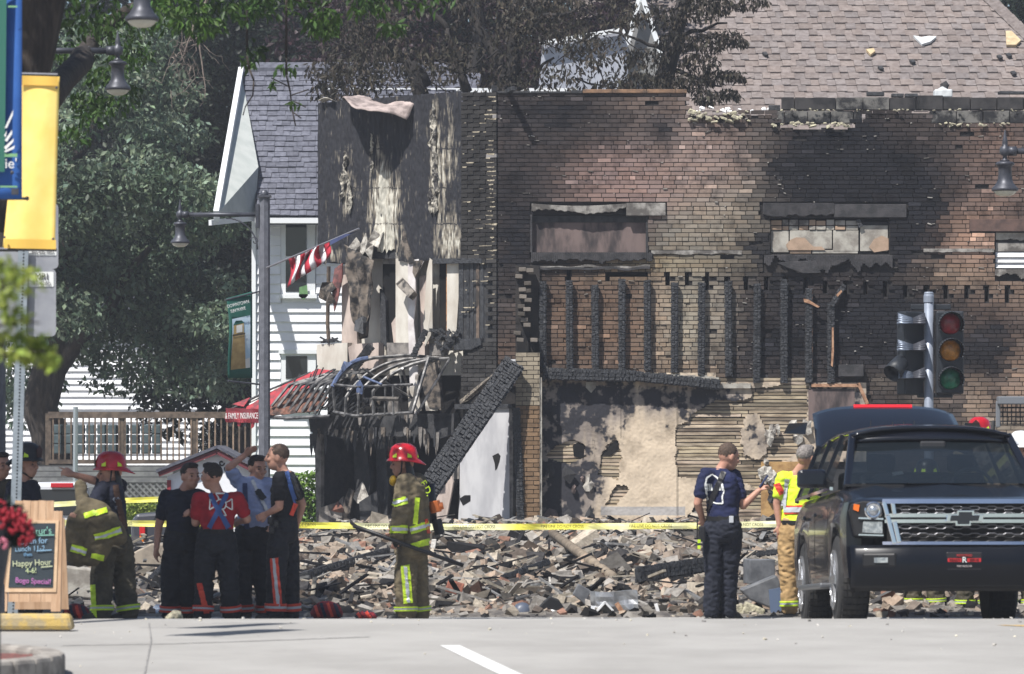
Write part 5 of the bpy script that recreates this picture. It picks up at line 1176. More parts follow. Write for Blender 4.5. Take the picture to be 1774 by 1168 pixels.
for v in (560, 606, 654):
    for s in (-1, 1):
        b = MB(); n = 12; c = T_(1580, v, -.09)
        for i in range(n):
            q = []
            for a in (R(200*i/n-10), R(200*(i+1)/n-10)): q.append((c+Vector((0, .0+.13*math.cos(a)*.4, .13*math.sin(a)*.5)), c+Vector((s*.155-(.04 if s < 0 else 0), .1*math.cos(a), .13*math.sin(a)))))
            b.add([q[0][0], q[1][0], q[1][1], q[0][1]], [(0,1,2,3)])
        b.build('visor', M_vis if s < 0 else M_lamp, H2, smooth=True, solid=.006)
b = MB(); b.tube([T_(1561, 627, -.05), T_(1543, 648, -.2)], [.10,.125], 12, caps=False); b.build('visor', M_sig, H2, smooth=True, solid=.006)
# wire basket sign at the right edge
WB = thing('wire_basket', P(1775, 1000, 44), 'black wire grid basket on a post behind the parked car', 'basket')
for k in range(12): 
    u = 1730+k*7.5; b = MB(); b.box(P(u, 716, 44), (.012,.012,.26)); b.build('wire', M_sig, WB)
for v in (698, 706, 714, 722, 730, 735): b = MB(); b.box((P(1771,0,44).x, 44, P(0,v,44).z), (.56,.012,.014)); b.build('wire', M_sig, WB)
b = MB(); b.box((P(1771,0,44).x, 43.95, P(0,694,44).z), (.58,.2,.09)); b.box((P(1729,0,44).x, 44, P(0,718,44).z), (.05,.05,.3)); b.build('frame', mat('grey basket rim', C(120,124,130), rough=.5), WB, bevel=.01)
b = MB(); b.tube([P(1790, 735, 44.1), (P(1790,0,44).x, 44.1, gz(44))], .03, 8); b.build('post', M_sig, WB)
# ------------------------------------------------------------------ fire line tape
M_tape = mat('yellow barrier tape', C(238,230,96,1.), C(244,242,196,1.), rough=.35, scale=.9, lo=.4, hi=.6); M_tink = mat('faded tape ink', C(60,56,24), C(110,104,44), scale=40)  # paler second tape colour stands for the glare of sun on it
def tape(name, pts, D, label, wd=.068, txt=()):
    px = [p[0] for p in pts]; b = MB(); n = 160; L0 = len(pts)-1
    def at(s):
        u = px[0]+(px[-1]-px[0])*s
        for (a, c) in zip(pts, pts[1:]):
            if a[0] <= u <= c[0]: return u, a[1]+(c[1]-a[1])*(u-a[0])/(c[0]-a[0])
        return u, pts[-1][1]
    def g(s, t): u, v = at(s); q = P(u, v, D); q.z += (.5-t)*wd; q.y += .02*nz(u*.02, t)+.012*(t-.5)*nz(u*.05, 4); return q
    b.grid(g, n, 2); o = b.build(name, M_tape); tag(o, label, 'tape')
    for u in txt:
        v = at((u-px[0])/(px[-1]-px[0]))[1]; text('FIRE LINE DO NOT CROSS', .05, M_tink, facing(P(u, v, D-.03)), o, sx=.80)
    return o
tape('barrier_tape', [(-40,905),(240,907),(530,910),(600,911),(760,913),(900,913),(1200,911),(1345,908),(1800,902)], 42.2, 'yellow fire line tape stretched across the street behind the firefighters', txt=(192, 510, 670, 821, 974, 1127, 1285))
tape('barrier_tape', [(40,880),(95,874),(200,868),(275,865),(458,866)], 54.7, 'upper slack yellow tape near the white van', .075)
# ------------------------------------------------------------------ chalkboard, parking stop, planter
M_ply = mat('pale pine wood', C(206,172,140), C(182,146,114), rough=.75, scale=7, stretch=(3,1,.4), bump=.2); M_slate = mat('chalkboard slate', C(44,54,62), C(56,66,72), rough=.8, scale=3)
CB = thing('chalkboard_sign', P(60, 1062, 32), 'wooden sandwich board with chalked lunch and happy hour menu', 'sign')
def K(u, v, dy=0): p = P(u, v, 32); p.y += dy+(1062-v)*.0008; return p
for i in range(5): b = MB(); b.prism([K(22+i*13.6, 868+rnd.uniform(-1, 1)), K(35+i*13.6, 868), K(35+i*13.6, 905), K(22+i*13.6, 905)], (0,.02,0)); b.build('plank', M_ply, CB)
for (a, c) in ((-4,12),(88,105)): b = MB(); b.prism([K(a+(8 if a < 0 else 0), 886), K(c+(2 if a < 0 else 0), 886), K(c, 1060), K(a, 1060)], (0,.04,0)); b.build('side_rail', M_ply, CB, bevel=.004)
for i in range(4): b = MB(); b.prism([K(14+i*19, 1026), K(32+i*19, 1026), K(32+i*19, 1043), K(14+i*19, 1043)], (0,.02,0)); b.build('plank', M_ply, CB)
b = MB(); b.prism([K(16,902,-.01), K(99,902,-.01), K(97,1026,-.01), K(8,1026,-.01)], (0,.02,0)); b.build('board_frame', mat('pale frame wood', C(222,190,156), C(204,172,138), scale=8), CB)
b = MB(); b.prism([K(20,907,-.016), K(93,907,-.016), K(91,1018,-.016), K(14,1018,-.016)], (0,.01,0)); b.build('slate', M_slate, CB)
for (s_, u, v, sz, c, rl) in (("Eatur's",66,921,.085,(150,210,190),4),('Open for',56,938,.07,(150,190,220),3),('Lunch 11-2...',54,951,.062,(150,190,220),2),('then',47,961,.045,(120,170,210),0),('Happy Hour',54,976,.072,(214,220,180),3),('4-6!',53,989,.065,(210,224,170),2),('Bogo Special!',57,1007,.062,(214,130,200),-3)):
    text(s_, sz, mat('chalk %d %d %d' % c, C(*c), rough=.9), facing(K(u, v, -.03), 0, R(rl)), CB, name='chalk_writing', sx=.9, ext=.001)
for (u0, u1, v, c) in ((40,92,929,(150,210,190)),(62,88,955,(150,190,220)),(70,90,983,(214,220,180))): b = MB(); b.span(K(u0,v,-.03), K(u1,v-2,-.03), .008, .002); b.build('chalk_line', mat('chalk %d %d %d' % c), CB)
b = MB(); b.prism([K(18,900,.55), K(95,900,.55), K(101,1062,.75), K(5,1062,.75)], (0,.02,0)); b.build('rear_panel', M_ply, CB)
b = MB(); b.grid(lambda s, t: (lambda p: p)(Vector((P(-60+190*s,0,30.6).x, 30.6+.16*math.sin(t*3.14159-.1)-(.1 if t < .5 else -.1), gz(30.6)+.02+.125*math.sin(min(1, max(0, t))*math.pi)**.5+.006*nz(s*30, t*9)))), 40, 10)
b = MB(); b.box((P(35,0,30.6).x, 30.6, gz(30.6)+.075), (190/F*30.6, .16, .13), taper=.93); tag(b.build('parking_stop', mat('worn yellow concrete', C(206,176,104), C(176,160,126), rough=.9, scale=9, bump=.6, lo=.4, hi=.6), bevel=.035), 'chipped concrete parking stop with faded yellow paint before the chalkboard', 'parking stop')
PT = thing('flower_planter', (P(-14,0,19).x, 19, gz(19)), 'tall dark tapered planter filled with red geraniums', 'planter')
c = Vector((P(-16,0,19).x, 19, 0)); zt = P(0,905,19).z
b = MB(); b.lathe(c, [(.03,gz(19)),(.045,gz(19)+.02),(.05,P(0,1050,19).z),(.115,zt-.02),(.125,zt),(.105,zt+.005)], 20); b.build('pot', mat('charcoal planter', C(66,70,78), rough=.6), PT, smooth=True)
leaves('foliage', [(tuple(P(u, v, 19)), (.08,.08,.05), 90) for (u, v) in ((0,905),(20,900),(-20,890),(10,885),(35,925),(-30,905),(15,920))], .05, L_dark, PT, 14)
M_petal = mat('red petals', C(170,30,48), C(140,22,40), rough=.6, scale=30); M_pet2 = mat('pink petals', C(214,130,150), C(190,100,124), rough=.6, scale=30)
for i, (u, v, q) in enumerate(((12,888,.03),(32,896,.035),(42,905,.032),(25,915,.026),(48,918,.028),(40,938,.022),(5,905,.03),(52,932,.02),(4,942,.024),(0,880,.03))):
    b = MB(); r_ = random.Random(i)
    for k in range(18):
        d = Vector((r_.gauss(0,1), r_.gauss(0,1), r_.gauss(0,1))).normalized(); b.ball(P(u, v, 18.9)+d*q, q*.38, nu=6, nv=4)
    b.build('flower_head', M_pet2 if i in (8,) else M_petal, PT, smooth=True)
# ------------------------------------------------------------------ cars parked beyond, mostly hidden
WV = thing('white_van', P(90, 960, 58), 'white van seen from behind with a high red brake light', 'van')
def V_(u, v, dy=0): p = P(u, v, 58); p.y += dy; return p
M_vw = mat('white van paint', C(224,226,230), rough=.25, coat=.6); M_bump = mat('grey plastic trim', C(90,92,98), rough=.5)
b = MB(); b.prism([V_(30,958), V_(30,900), V_(38,845), V_(48,836), V_(142,836), V_(152,845), V_(160,900), V_(160,958)], (0,4.2,0)); b.build('body', M_vw, WV, bevel=.06)
b = MB(); b.prism([V_(46,848,-.02), V_(144,848,-.02), V_(150,893,-.02), V_(40,893,-.02)], (0,.02,0)); b.build('rear_window', M_glass, WV)
b = MB(); b.box(V_(108,841,-.03), (.34,.05,.07)); b.build('brake_light', mat('red lamp plastic', C(190,40,50), rough=.3), WV, bevel=.01)
b = MB(); b.box(V_(95,945,-.05), (1.18,.12,.2)); b.build('bumper', M_bump, WV, bevel=.03)
for u in (52, 140): b = MB(); b.tube([V_(u,952,.4)+Vector((-.1,0,0)), V_(u,952,.4)+Vector((.1,0,0))], .3, 18); b.build('wheel', M_char, WV)
DC = thing('grey_car', P(250, 960, 57), 'dark grey car with a red and amber tail lamp behind the tape', 'car')
def V2(u, v, dy=0): p = P(u, v, 57); p.y += dy; return p
b = MB(); b.prism([V2(228,958), V2(226,905), V2(236,890), V2(330,884), V2(350,905), V2(350,958)], (0,3.8,0)); b.build('body', mat('dark grey car paint', C(70,72,80), rough=.3, coat=.5), DC, bevel=.05)
b = MB(); b.box(V2(247,916,-.02), (.085,.05,.2)); b.build('tail_lamp', mat('tail lamp red', C(200,40,44), rough=.25), DC, bevel=.01)
b = MB(); b.box(V2(247,934,-.02), (.085,.05,.1)); b.build('tail_lamp', mat('tail lamp amber', C(230,130,50), rough=.25), DC, bevel=.01)
b = MB(); b.prism([V2(262,905,-.01), V2(272,892,-.01), V2(322,888,-.01), V2(340,904,-.01)], (0,.02,0)); b.build('rear_window', M_glass, DC)
for u in (240, 335): b = MB(); b.tube([V2(u,950,.5)+Vector((-.1,0,0)), V2(u,950,.5)+Vector((.1,0,0))], .3, 18); b.build('wheel', M_char, DC)
# ------------------------------------------------------------------ black SUV facing the camera
M_blk_p = mat('black car paint', (.004,.005,.009), rough=.2, coat=.35, spec=.3); M_chr = mat('chrome', (.75,.76,.78), rough=.08, metal=1.); M_blkpl = mat('black plastic', (.009,.009,.010), rough=.5, bump=.1)
M_tyre = mat('tyre rubber', (.022,.022,.023), (.035,.034,.033), rough=.85, scale=20); M_rim = mat('alloy rim', C(190,192,196), rough=.25, metal=.8); M_hl = mat('headlamp reflector', (.55,.57,.6), (.25,.27,.3), rough=.12, metal=.7, scale=30)
_g = bpy.data.materials.new('tinted car glass'); _g.use_nodes = True; _t = _g.node_tree; _p = _t.nodes['Principled BSDF']; _p.inputs['Base Color'].default_value = (.01,.014,.018,1); _p.inputs['Roughness'].default_value = .03; _p.inputs['Specular IOR Level'].default_value = .6
_tr = _t.nodes.new('ShaderNodeBsdfTransparent'); _tr.inputs[0].default_value = (.4,.46,.5,1); _mx = _t.nodes.new('ShaderNodeMixShader'); _mx.inputs[0].default_value = .72
_t.links.new(_tr.outputs[0], _mx.inputs[1]); _t.links.new(_p.outputs[0], _mx.inputs[2]); _t.links.new(_mx.outputs[0], _t.nodes['Material Output'].inputs[0]); M_cg = _g
def fr(x): return .10-.02+.30*max(0, abs(x)-.35)**2     # bow of the nose
SX, SY = 3.93, 33.35; SV = thing('black_suv', (SX, SY, gz(34.3)), 'black full size SUV with chrome grille and raised tailgate', 'car')
SV.rotation_euler = (math.atan2(gz(37.2)-gz(34.3), 2.95), 0, R(1.3)); bpy.context.view_layer.update()
def sb(mb, name, m, par=None, **k):          # parts are modelled in the car's own space
    o = mb.build(name, m, None, **k); o.parent = par or SV; return o
AX = ((.98, .40), (3.93, .40)); TR = .405
def zarch(y, base):
    z = base
    for (yc, zc) in AX:
        d = abs(y-yc)
        if d < .50: z = max(z, zc+math.sqrt(.50**2-d*d)*.98)
    return z
def hw(y):
    if y < .5: return .90+.115*math.sin(min(1, y/.5)*math.pi/2)
    if y > 4.7: return 1.02-.09*((y-4.7)/.45)**2
    return 1.02
def ztop(y): # hood then belt line
    if y < 1.5: return 1.045+.205*min(1, (y+.0)/1.5)**.85
    return 1.25
mb = MB(); ys = [.30+.05*i for i in range(98)]; n = 0
for y in ys:
    w_ = hw(y); zb = zarch(y, .36 if y > .5 else .40); zt = ztop(y); q = []
    flare = max([0]+[.03*(1-abs(y-yc)/.62) for yc, _ in AX if abs(y-yc) < .62])
    for (x, z) in ((w_*.86, zb+.0), (w_-.02+flare, zb+.015), (w_+flare, zb+(.95-zb)*.45), (w_+flare*.5, max(zb+.02, .95)), (w_-.025, max(zb+.03, 1.08)), (w_-.10, zt-.03), (w_-.17, zt)): q.append((x, y, z))
    if y < 1.52: q += [(w_*.6, y, zt+.035), (w_*.5, y, zt+.022), (0, y, zt+.045)]
    else: q += [(w_*.6, y, zt), (w_*.5, y, zt), (0, y, zt)]
    n = len(q); mb.v.extend(q); 
for i in range(len(ys)-1):
    for k in range(n-1):
        f = (i*n+k, i*n+k+1, (i+1)*n+k+1, (i+1)*n+k); mb.f.append(f); mb.c.append((1,1,1))
mb.f.append(tuple(range(n-1, -1, -1))); mb.c.append((1,1,1)); mb.f.append(tuple((len(ys)-1)*n+k for k in range(n))); mb.c.append((1,1,1))
o = sb(mb, 'body', M_blk_p, smooth=True); x = o.modifiers.new('m', 'MIRROR'); x.use_clip = True; x = o.modifiers.new('es', 'EDGE_SPLIT'); x.split_angle = R(38); body = o
mb = MB(); mb.box((0, 2.6, .62), (1.5, 4.7, .42)); sb(mb, 'underbody', M_void)
# greenhouse
def gh(y):      # roof half width, roof height
    t = min(1, max(0, (y-2.0)/.4)); return .70, 1.82+.045*math.sin(min(1, max(0, (y-2.0)/3.0))*math.pi)
mb = MB(); mb.grid(lambda s, t: ((s*2-1)*(.74-.02*abs(t-.4)), 2.12+2.93*t, gh(2.12+2.93*t)[1]+.02-.075*(abs(s*2-1)**3.2)-.05*max(0, .12-t)*6*.6), 24, 24); sb(mb, 'roof', M_blk_p, smooth=True, solid=.03)
mb = MB(); mb.grid(lambda s, t: ((s*2-1)*(.83-.13*t), 1.36+.10*abs(s*2-1)**2+.78*t-.10*math.sin(t*3.14)*.3, 1.285+.435*t), 16, 10); sb(mb, 'windshield', M_cg, smooth=True)
for s in (-1, 1):
    mb = MB(); mb.span((s*.86,1.45,1.24), (s*.725,2.2,1.755), .075, .07, up=(s,0,.3)); sb(mb, 'front_pillar', M_blk_p, bevel=.02)
    for (y0, y1, nm) in ((1.72,2.78,'front_side_window'),(2.86,3.82,'rear_side_window'),(3.92,4.9,'cargo_window')):
        mb = MB(); yt0 = max(y0, 2.3 if y0 < 2 else y0); a = [(s*.975,y0,1.25),(s*.975,y1,1.25),(s*.755,y1-.03,1.76),(s*.755,yt0+.03,1.76)]; mb.add(a, [(0,1,2,3)]); sb(mb, nm, M_cg)
    for y in (2.82, 3.87, 4.98): mb = MB(); mb.span((s*.975,y,1.22), (s*.75,y-.0,1.79), .09, .035, up=(s,0,.4)); sb(mb, 'pillar', M_blk_p)
    mb = MB(); mb.span((s*.985,1.6,1.245), (s*.985,4.9,1.245), .03, .03, up=(s,0,0)); sb(mb, 'belt_trim', M_chr)
    # mirror
    mb = MB(); mb.box((s*1.145,1.78,1.34), (.27,.16,.17), taper=.95); m_ = sb(mb, 'door_mirror', M_blkpl if False else M_blk_p, bevel=.035)
    mb = MB(); mb.span((s*.95,1.8,1.27), (s*1.06,1.79,1.30), .06, .08); sb(mb, 'mirror_arm', M_blkpl, m_)
    for y in (2.55, 3.55): mb = MB(); mb.span((s*1.035,y,1.03), (s*1.035,y+.2,1.03), .035, .03, up=(s,0,0)); sb(mb, 'door_handle', M_blk_p, bevel=.008)
    for y in (1.62, 2.78, 3.75): mb = MB(); mb.span((s*1.022,y,.52), (s*1.018,y,1.06), .008, .004, up=(s,0,0)); sb(mb, 'door_gap', M_void)
    mb = MB(); mb.span((s*1.03,1.45,.36), (s*1.03,3.45,.36), .16, .05, up=(0,0,1)); sb(mb, 'running_board', mat('running board', C(110,112,116), rough=.4, metal=.5), bevel=.015)
    for (yc, zc) in AX:      # wheels
        cx = s*.885; ax = Matrix.Rotation(R(90)*s, 3, 'Y')
        mb = MB(); mb.lathe((cx, yc, TR), [(.25,-.137),(.36,-.137),(.392,-.12),(.405,-.085),(.405,.085),(.392,.12),(.36,.137),(.25,.137)], 40, axis=ax); wh = sb(mb, 'wheel', M_tyre, smooth=False)
        mb = MB()
        for k in range(40):
            a = 2*math.pi*k/40
            for xx in (-.09, -.045, 0, .045, .09): mb.box((cx+xx, yc+.407*math.cos(a), TR+.407*math.sin(a)), (.034,.05,.012), Matrix.Rotation(a-math.pi/2, 3, 'X'))
        sb(mb, 'tread', M_tyre, wh)
        mb = MB(); mb.lathe((cx, yc, TR), [(.09,.13),(.06,.16),(.001,.165)], 20, axis=ax)
        for k in range(6): a = 2*math.pi*k/6; mb.span((cx+s*.145, yc+.05*math.cos(a), TR+.05*math.sin(a)), (cx+s*.15, yc+.25*math.cos(a), TR+.25*math.sin(a)), .075, .03, up=(s,0,0))
        mb.lathe((cx, yc, TR), [(.268,.137),(.27,.155),(.248,.155),(.245,.139)], 32, axis=ax); sb(mb, 'rim', M_rim, wh)
        mb = MB(); mb.lathe((cx, yc, TR), [(.001,.13),(.245,.13),(.245,.139),(.001,.139)], 24, axis=ax); sb(mb, 'wheel_well', M_void, wh)
mb = MB(); mb.grid(lambda s, t: ((s*2-1)*(.72+.0*t), 2.07+.09*abs(s*2-1)**2+.10*t, 1.712+.09*t-.02*abs(s*2-1)**3), 16, 3); sb(mb, 'roof_header', M_blk_p, smooth=True, solid=.03)
mb = MB(); mb.box((0,3.5,1.745), (1.36,2.7,.02)); sb(mb, 'headliner', mat('dark headliner', (.03,.032,.035), rough=.9))
mb = MB(); mb.grid(lambda s, t: ((s*2-1)*(.88+.02*t), fr((s*2-1)*.66)-.02+.30*max(0, abs(s*2-1)-.72)*1.6*(1-t)+(.34-fr((s*2-1)*.66))*t, 1.08+.03*t**.7-.03*abs(s*2-1)**4+.02*math.sin(t*1.57)), 24, 6); sb(mb, 'hood_lip', M_blk_p, smooth=True, solid=.015)
mb = MB(); mb.box((0,.34,.75), (1.72,.1,.7)); sb(mb, 'radiator_support', M_void)
# interior
M_int = mat('dark cabin trim', (.018,.019,.022), rough=.7)
mb = MB(); mb.box((0,1.85,1.22), (1.6,.6,.12)); sb(mb, 'dashboard', M_int, bevel=.04)
for xx in (-.38, .38):
    mb = MB(); mb.box((xx,2.75,1.12), (.5,.16,.62), Matrix.Rotation(R(-12), 3, 'X'), taper=.85); st = sb(mb, 'seat', M_int, bevel=.06)
    mb = MB(); mb.box((xx,2.86,1.53), (.27,.1,.17)); sb(mb, 'headrest', M_int, st, bevel=.04)
mb = MB(); mb.box((0,3.6,1.12), (1.4,.2,.7)); sb(mb, 'rear_seat', M_int, bevel=.05)
mb = MB(); rw = Matrix.Rotation(R(62), 3, 'X'); pts = [Vector((.38,2.15,1.28))+rw @ Vector((.19*math.cos(a*.2618), .19*math.sin(a*.2618), 0)) for a in range(25)]; mb.tube(pts, .018, 8); mb.tube([pts[0], pts[12]], .022, 6); sb(mb, 'steering_wheel', mat('grey leather', C(110,114,118), rough=.5), smooth=True)
mb = MB(); mb.box((0,2.02,1.66), (.24,.04,.08)); sb(mb, 'rear_view_mirror', M_int, bevel=.02)
mb = MB(); mb.ball((-.42,1.86,1.33), (.18,.12,.07)); sb(mb, 'cap_on_dashboard', mat('dark cloth cap', C(70,74,80), rough=.9), smooth=True)
mb = MB(); mb.add([(-.44,1.76,1.36),(-.30,1.76,1.385),(-.31,1.82,1.415),(-.40,1.82,1.40)], [(0,1,2,3)]); sb(mb, 'paper', M_let)
for xx in (-.55, .3): mb = MB(); mb.span((xx-.32,1.42,1.268), (xx+.2,1.345,1.262), .02, .02); sb(mb, 'wiper', M_blkpl)
# front: grille, lamps, bumper
mb = MB(); mb.grid(lambda s, t: ((s*2-1)*.66, fr((s*2-1)*.66)-.01, .70+.40*t), 20, 6); sb(mb, 'grille_backing', M_void)
GR = MB()
for (z0, z1) in ((1.055,1.095),(.695,.722)):
    GR.grid(lambda s, t: ((s*2-1)*.70, fr((s*2-1)*.70)-.045+.01*t, z0+(z1-z0)*t), 20, 2)
grl = sb(GR, 'grille_frame', M_chr, solid=.03)
def bar(z, h_, x0, x1, off=.045, m=None, nm='grille_bar'):
    b = MB(); b.grid(lambda s, t: (x0+(x1-x0)*s, fr(x0+(x1-x0)*s)-off, z-h_/2+h_*t), 16, 1); return sb(b, nm, m or M_chr, grl, solid=.025)
bar(.955,.032,-.68,.68); bar(.905,.03,-.68,.68,.04); bar(.93,.016,-.66,.66,.03,M_blkpl)
for s in (-1, 1):
    for (a, c) in (((.69,1.075),(.66,.955)),((.66,.955),(.60,.71)),((.615,1.06),(.60,.96)),((.60,.90),(.56,.72))):
        b = MB(); b.span((s*a[0], fr(a[0])-.05, a[1]), (s*c[0], fr(c[0])-.05, c[1]), .04, .03, up=(0,-1,0)); sb(b, 'grille_side', M_chr, grl, bevel=.006)
for (zs) in ((1.035,1.005,.98),(.875,.838,.80,.762,.735)):
    for j, z in enumerate(zs):
        b = MB(); pts = []
        for i in range(97):
            x = -.60+1.2*i/96; ph = (i % 12)/12; wv = 1 if ph < .35 else (1-(ph-.35)/.15 if ph < .5 else (0 if ph < .85 else (ph-.85)/.15)); pts.append((x, fr(x)-.028, z+.012*wv*(1 if j % 2 else -1)))
        b.tube(pts, .0055, 5); sb(b, 'grille_mesh', mat('grey grille mesh', C(110,110,114), rough=.4, metal=.6) if z in zs[:3] else M_blkpl, grl)
bt = [(-.16,-.032),(-.075,-.032),(-.075,-.068),(.06,-.068),(.06,-.032),(.16,-.032),(.175,.03),(.09,.03),(.09,.068),(-.06,.068),(-.06,.03),(-.145,.03)]
for k, m, off in ((1., M_chr, .095), (.78, mat('dark emblem fill', C(70,72,76), rough=.25, metal=.7), .102)):
    b = MB(); b.prism([(x*k, fr(0)-off, .93+z*k) for x, z in bt], (0,.05,0)); sb(b, 'emblem', m, grl, bevel=.004)
for s in (-1, 1):
    def hp(x, z, off=0.): return (s*x, fr(.7)-.02+.42*max(0, x-.66)**1.25+.0-off, z)
    b = MB(); q = [(.70,1.075),(.86,1.085),(.955,1.06),(.975,1.0),(.93,.78),(.82,.76),(.68,.765)]
    b.prism([hp(x, z, .0) for x, z in q], (0,.12,0)); hlm = sb(b, 'headlight', M_blkpl, bevel=.01)
    b = MB(); b.lathe(hp(.775,1.0,.005), [(.075,0),(.08,.02),(.07,.03),(.058,.012),(.02,.006),(.001,.006)], 20, axis=Matrix.Rotation(R(90), 3, 'X')); sb(b, 'projector_ring', M_chr, hlm)
    b = MB(); b.ball(hp(.775,1.0,.012), (.05,.03,.05)); sb(b, 'projector_lens', M_hl, hlm, smooth=True)
    b = MB(); b.prism([hp(x, z, .012) for x, z in ((.70,.90),(.86,.905),(.87,.81),(.70,.80))], (0,.03,0)); sb(b, 'lower_reflector', M_hl, hlm)
    b = MB(); b.prism([hp(x, z, .012) for x, z in ((.89,1.05),(.94,1.06),(.945,1.01),(.90,.99))], (0,.02,0)); sb(b, 'turn_signal', mat('orange lamp', C(220,110,40), rough=.2), hlm)
    b = MB(); b.span(hp(.69,.925,.014), hp(.90,.935,.014), .014, .012, up=(0,-1,0)); sb(b, 'light_trim', M_chr, hlm); b = MB(); b.span(hp(.69,.782,.014), hp(.90,.79,.014), .012, .012, up=(0,-1,0)); sb(b, 'light_trim', M_chr, hlm)
mb = MB()
def bmp(s, t):
    x = (s*2-1)*.97; z = .33+.36*t; y = .03+.36*max(0, abs(x)-.45)**1.7+.05*(1-math.sin(t*2.6))-.03*math.sin(t*3.1); return (x, y, z)
mb.grid(bmp, 40, 10); sb(mb, 'front_bumper', mat('black bumper paint', (.004,.005,.008), rough=.3, spec=.18, coat=.12), smooth=True, solid=.03)
mb = MB(); mb.grid(lambda s, t: ((s*2-1)*.93, .09+.34*max(0, abs((s*2-1)*.93)-.45)**1.7+.05*(1-t), .30+.15*t), 30, 3); sb(mb, 'lower_valance', M_blkpl, smooth=True, solid=.02)
for s in (-1, 1):
    b = MB(); b.box((s*.73,.055,.565), (.30,.06,.13), Matrix.Rotation(R(-14)*-s, 3, 'Z')); pk = sb(b, 'fog_pocket', M_blkpl, bevel=.02)
    b = MB(); b.box((s*.72,.022,.565), (.12,.03,.045), Matrix.Rotation(R(-14)*-s, 3, 'Z')); sb(b, 'fog_lamp', M_hl, pk)
    b = MB(); b.box((s*.39,.022,.545), (.17,.05,.075)); sb(b, 'tow_opening', M_void)
mb = MB(); mb.box((0,.0,.555), (.31,.02,.16)); pl = sb(mb, 'licence_plate', mat('black plate', C(38,36,40), rough=.4), bevel=.01)
mb = MB(); mb.box((-.085,-.012,.565), (.12,.006,.032)); mb.box((.085,-.012,.565), (.12,.006,.032)); sb(mb, 'plate_stripe', mat('plate red', C(190,40,44), rough=.5), pl)
for (s_, sz, z, m, sx) in (('R', .07, .565, M_let, .8), ('RESTORED', .028, .605, mat('plate ink', C(190,60,60)), .9), ('FIRE RESCUE', .024, .512, mat('plate ink pale', C(190,180,180)), .95)):
    o = text(s_, sz, m, facing(Vector((0, -.018, z))), SV); o.parent = pl; o.matrix_parent_inverse = Matrix()
for (xx, s_) in ((-.085, 'READY'), (.085, 'SERVE')):
    o = text(s_, .03, mat('plate dark ink', C(60,20,24)), facing(Vector((xx, -.018, .565))), SV); o.parent = pl; o.matrix_parent_inverse = Matrix()
# raised tailgate with brake light, antennas
mb = MB()
def tg(s, t): 
    x = (s*2-1)*(.76-.05*t); return (x, 5.05+.85*t, 1.82+.40*t-.10*abs(s*2-1)**4*(1-.2*t)+.03*math.sin(t*3))
mb.grid(tg, 20, 10); tgo = sb(mb, 'tailgate', M_blk_p, smooth=True, solid=.05)
mb = MB(); mb.grid(lambda s, t: ((s*2-1)*.30, 5.86+.02*t, 2.225+.03*t), 6, 1); sb(mb, 'brake_light', mat('brake light red', C(210,30,44), rough=.3), tgo, solid=.02)
for s in (-1, 1): mb = MB(); mb.prism([(s*.80,5.6,2.06),(s*.97,5.75,2.06),(s*1.02,5.8,1.96),(s*.82,5.6,1.94)], (0,.1,0)); sb(mb, 'tailgate_lamp_edge', M_blk_p, tgo)
for (x, y) in ((.05,4.6),(.14,4.5),(-.05,4.7),(-.3,4.4)): mb = MB(); mb.tube([(x,y,1.81),(x+.01,y+.03,2.02)], .005, 5); mb.lathe((x,y,1.80), [(.02,0),(.012,.05)], 8); sb(mb, 'antenna', M_blkpl)
mb = MB(); mb.tube([(.60,2.3,1.80),(.61,2.33,1.90)], .02, 6); sb(mb, 'spot_antenna', M_blkpl)
# ------------------------------------------------------------------ people
def loft(mb, secs, n=18):                 # secs: (centre, xaxis, yaxis, rx, ry)
    vs = []
    for (c, x, y, rx, ry) in secs:
        for k in range(n): a = 2*math.pi*k/n; vs.append(Vector(c)+x*(math.cos(a)*rx)+y*(math.sin(a)*ry))
    m = len(secs); fs = [(i*n+k, i*n+(k+1) % n, (i+1)*n+(k+1) % n, (i+1)*n+k) for i in range(m-1) for k in range(n)]
    fs += [tuple(range(n-1, -1, -1)), tuple((m-1)*n+k for k in range(n))]; mb.add(vs, fs)
def chain(mb, pts, rs):                   # tapering limb with round ends
    pts = [Vector(p) for p in pts]; out = []; rr = []
    for i in range(len(pts)-1):
        k = 5
        for j in range(k): t = j/k; out.append(pts[i].lerp(pts[i+1], t)); rr.append(rs[i]+(rs[i+1]-rs[i])*t)
    out.append(pts[-1]); rr.append(rs[-1]); mb.tube(out, rr, 14)
    for p, r_ in zip(pts, rs): mb.ball(p, r_*.985, nu=12, nv=8)
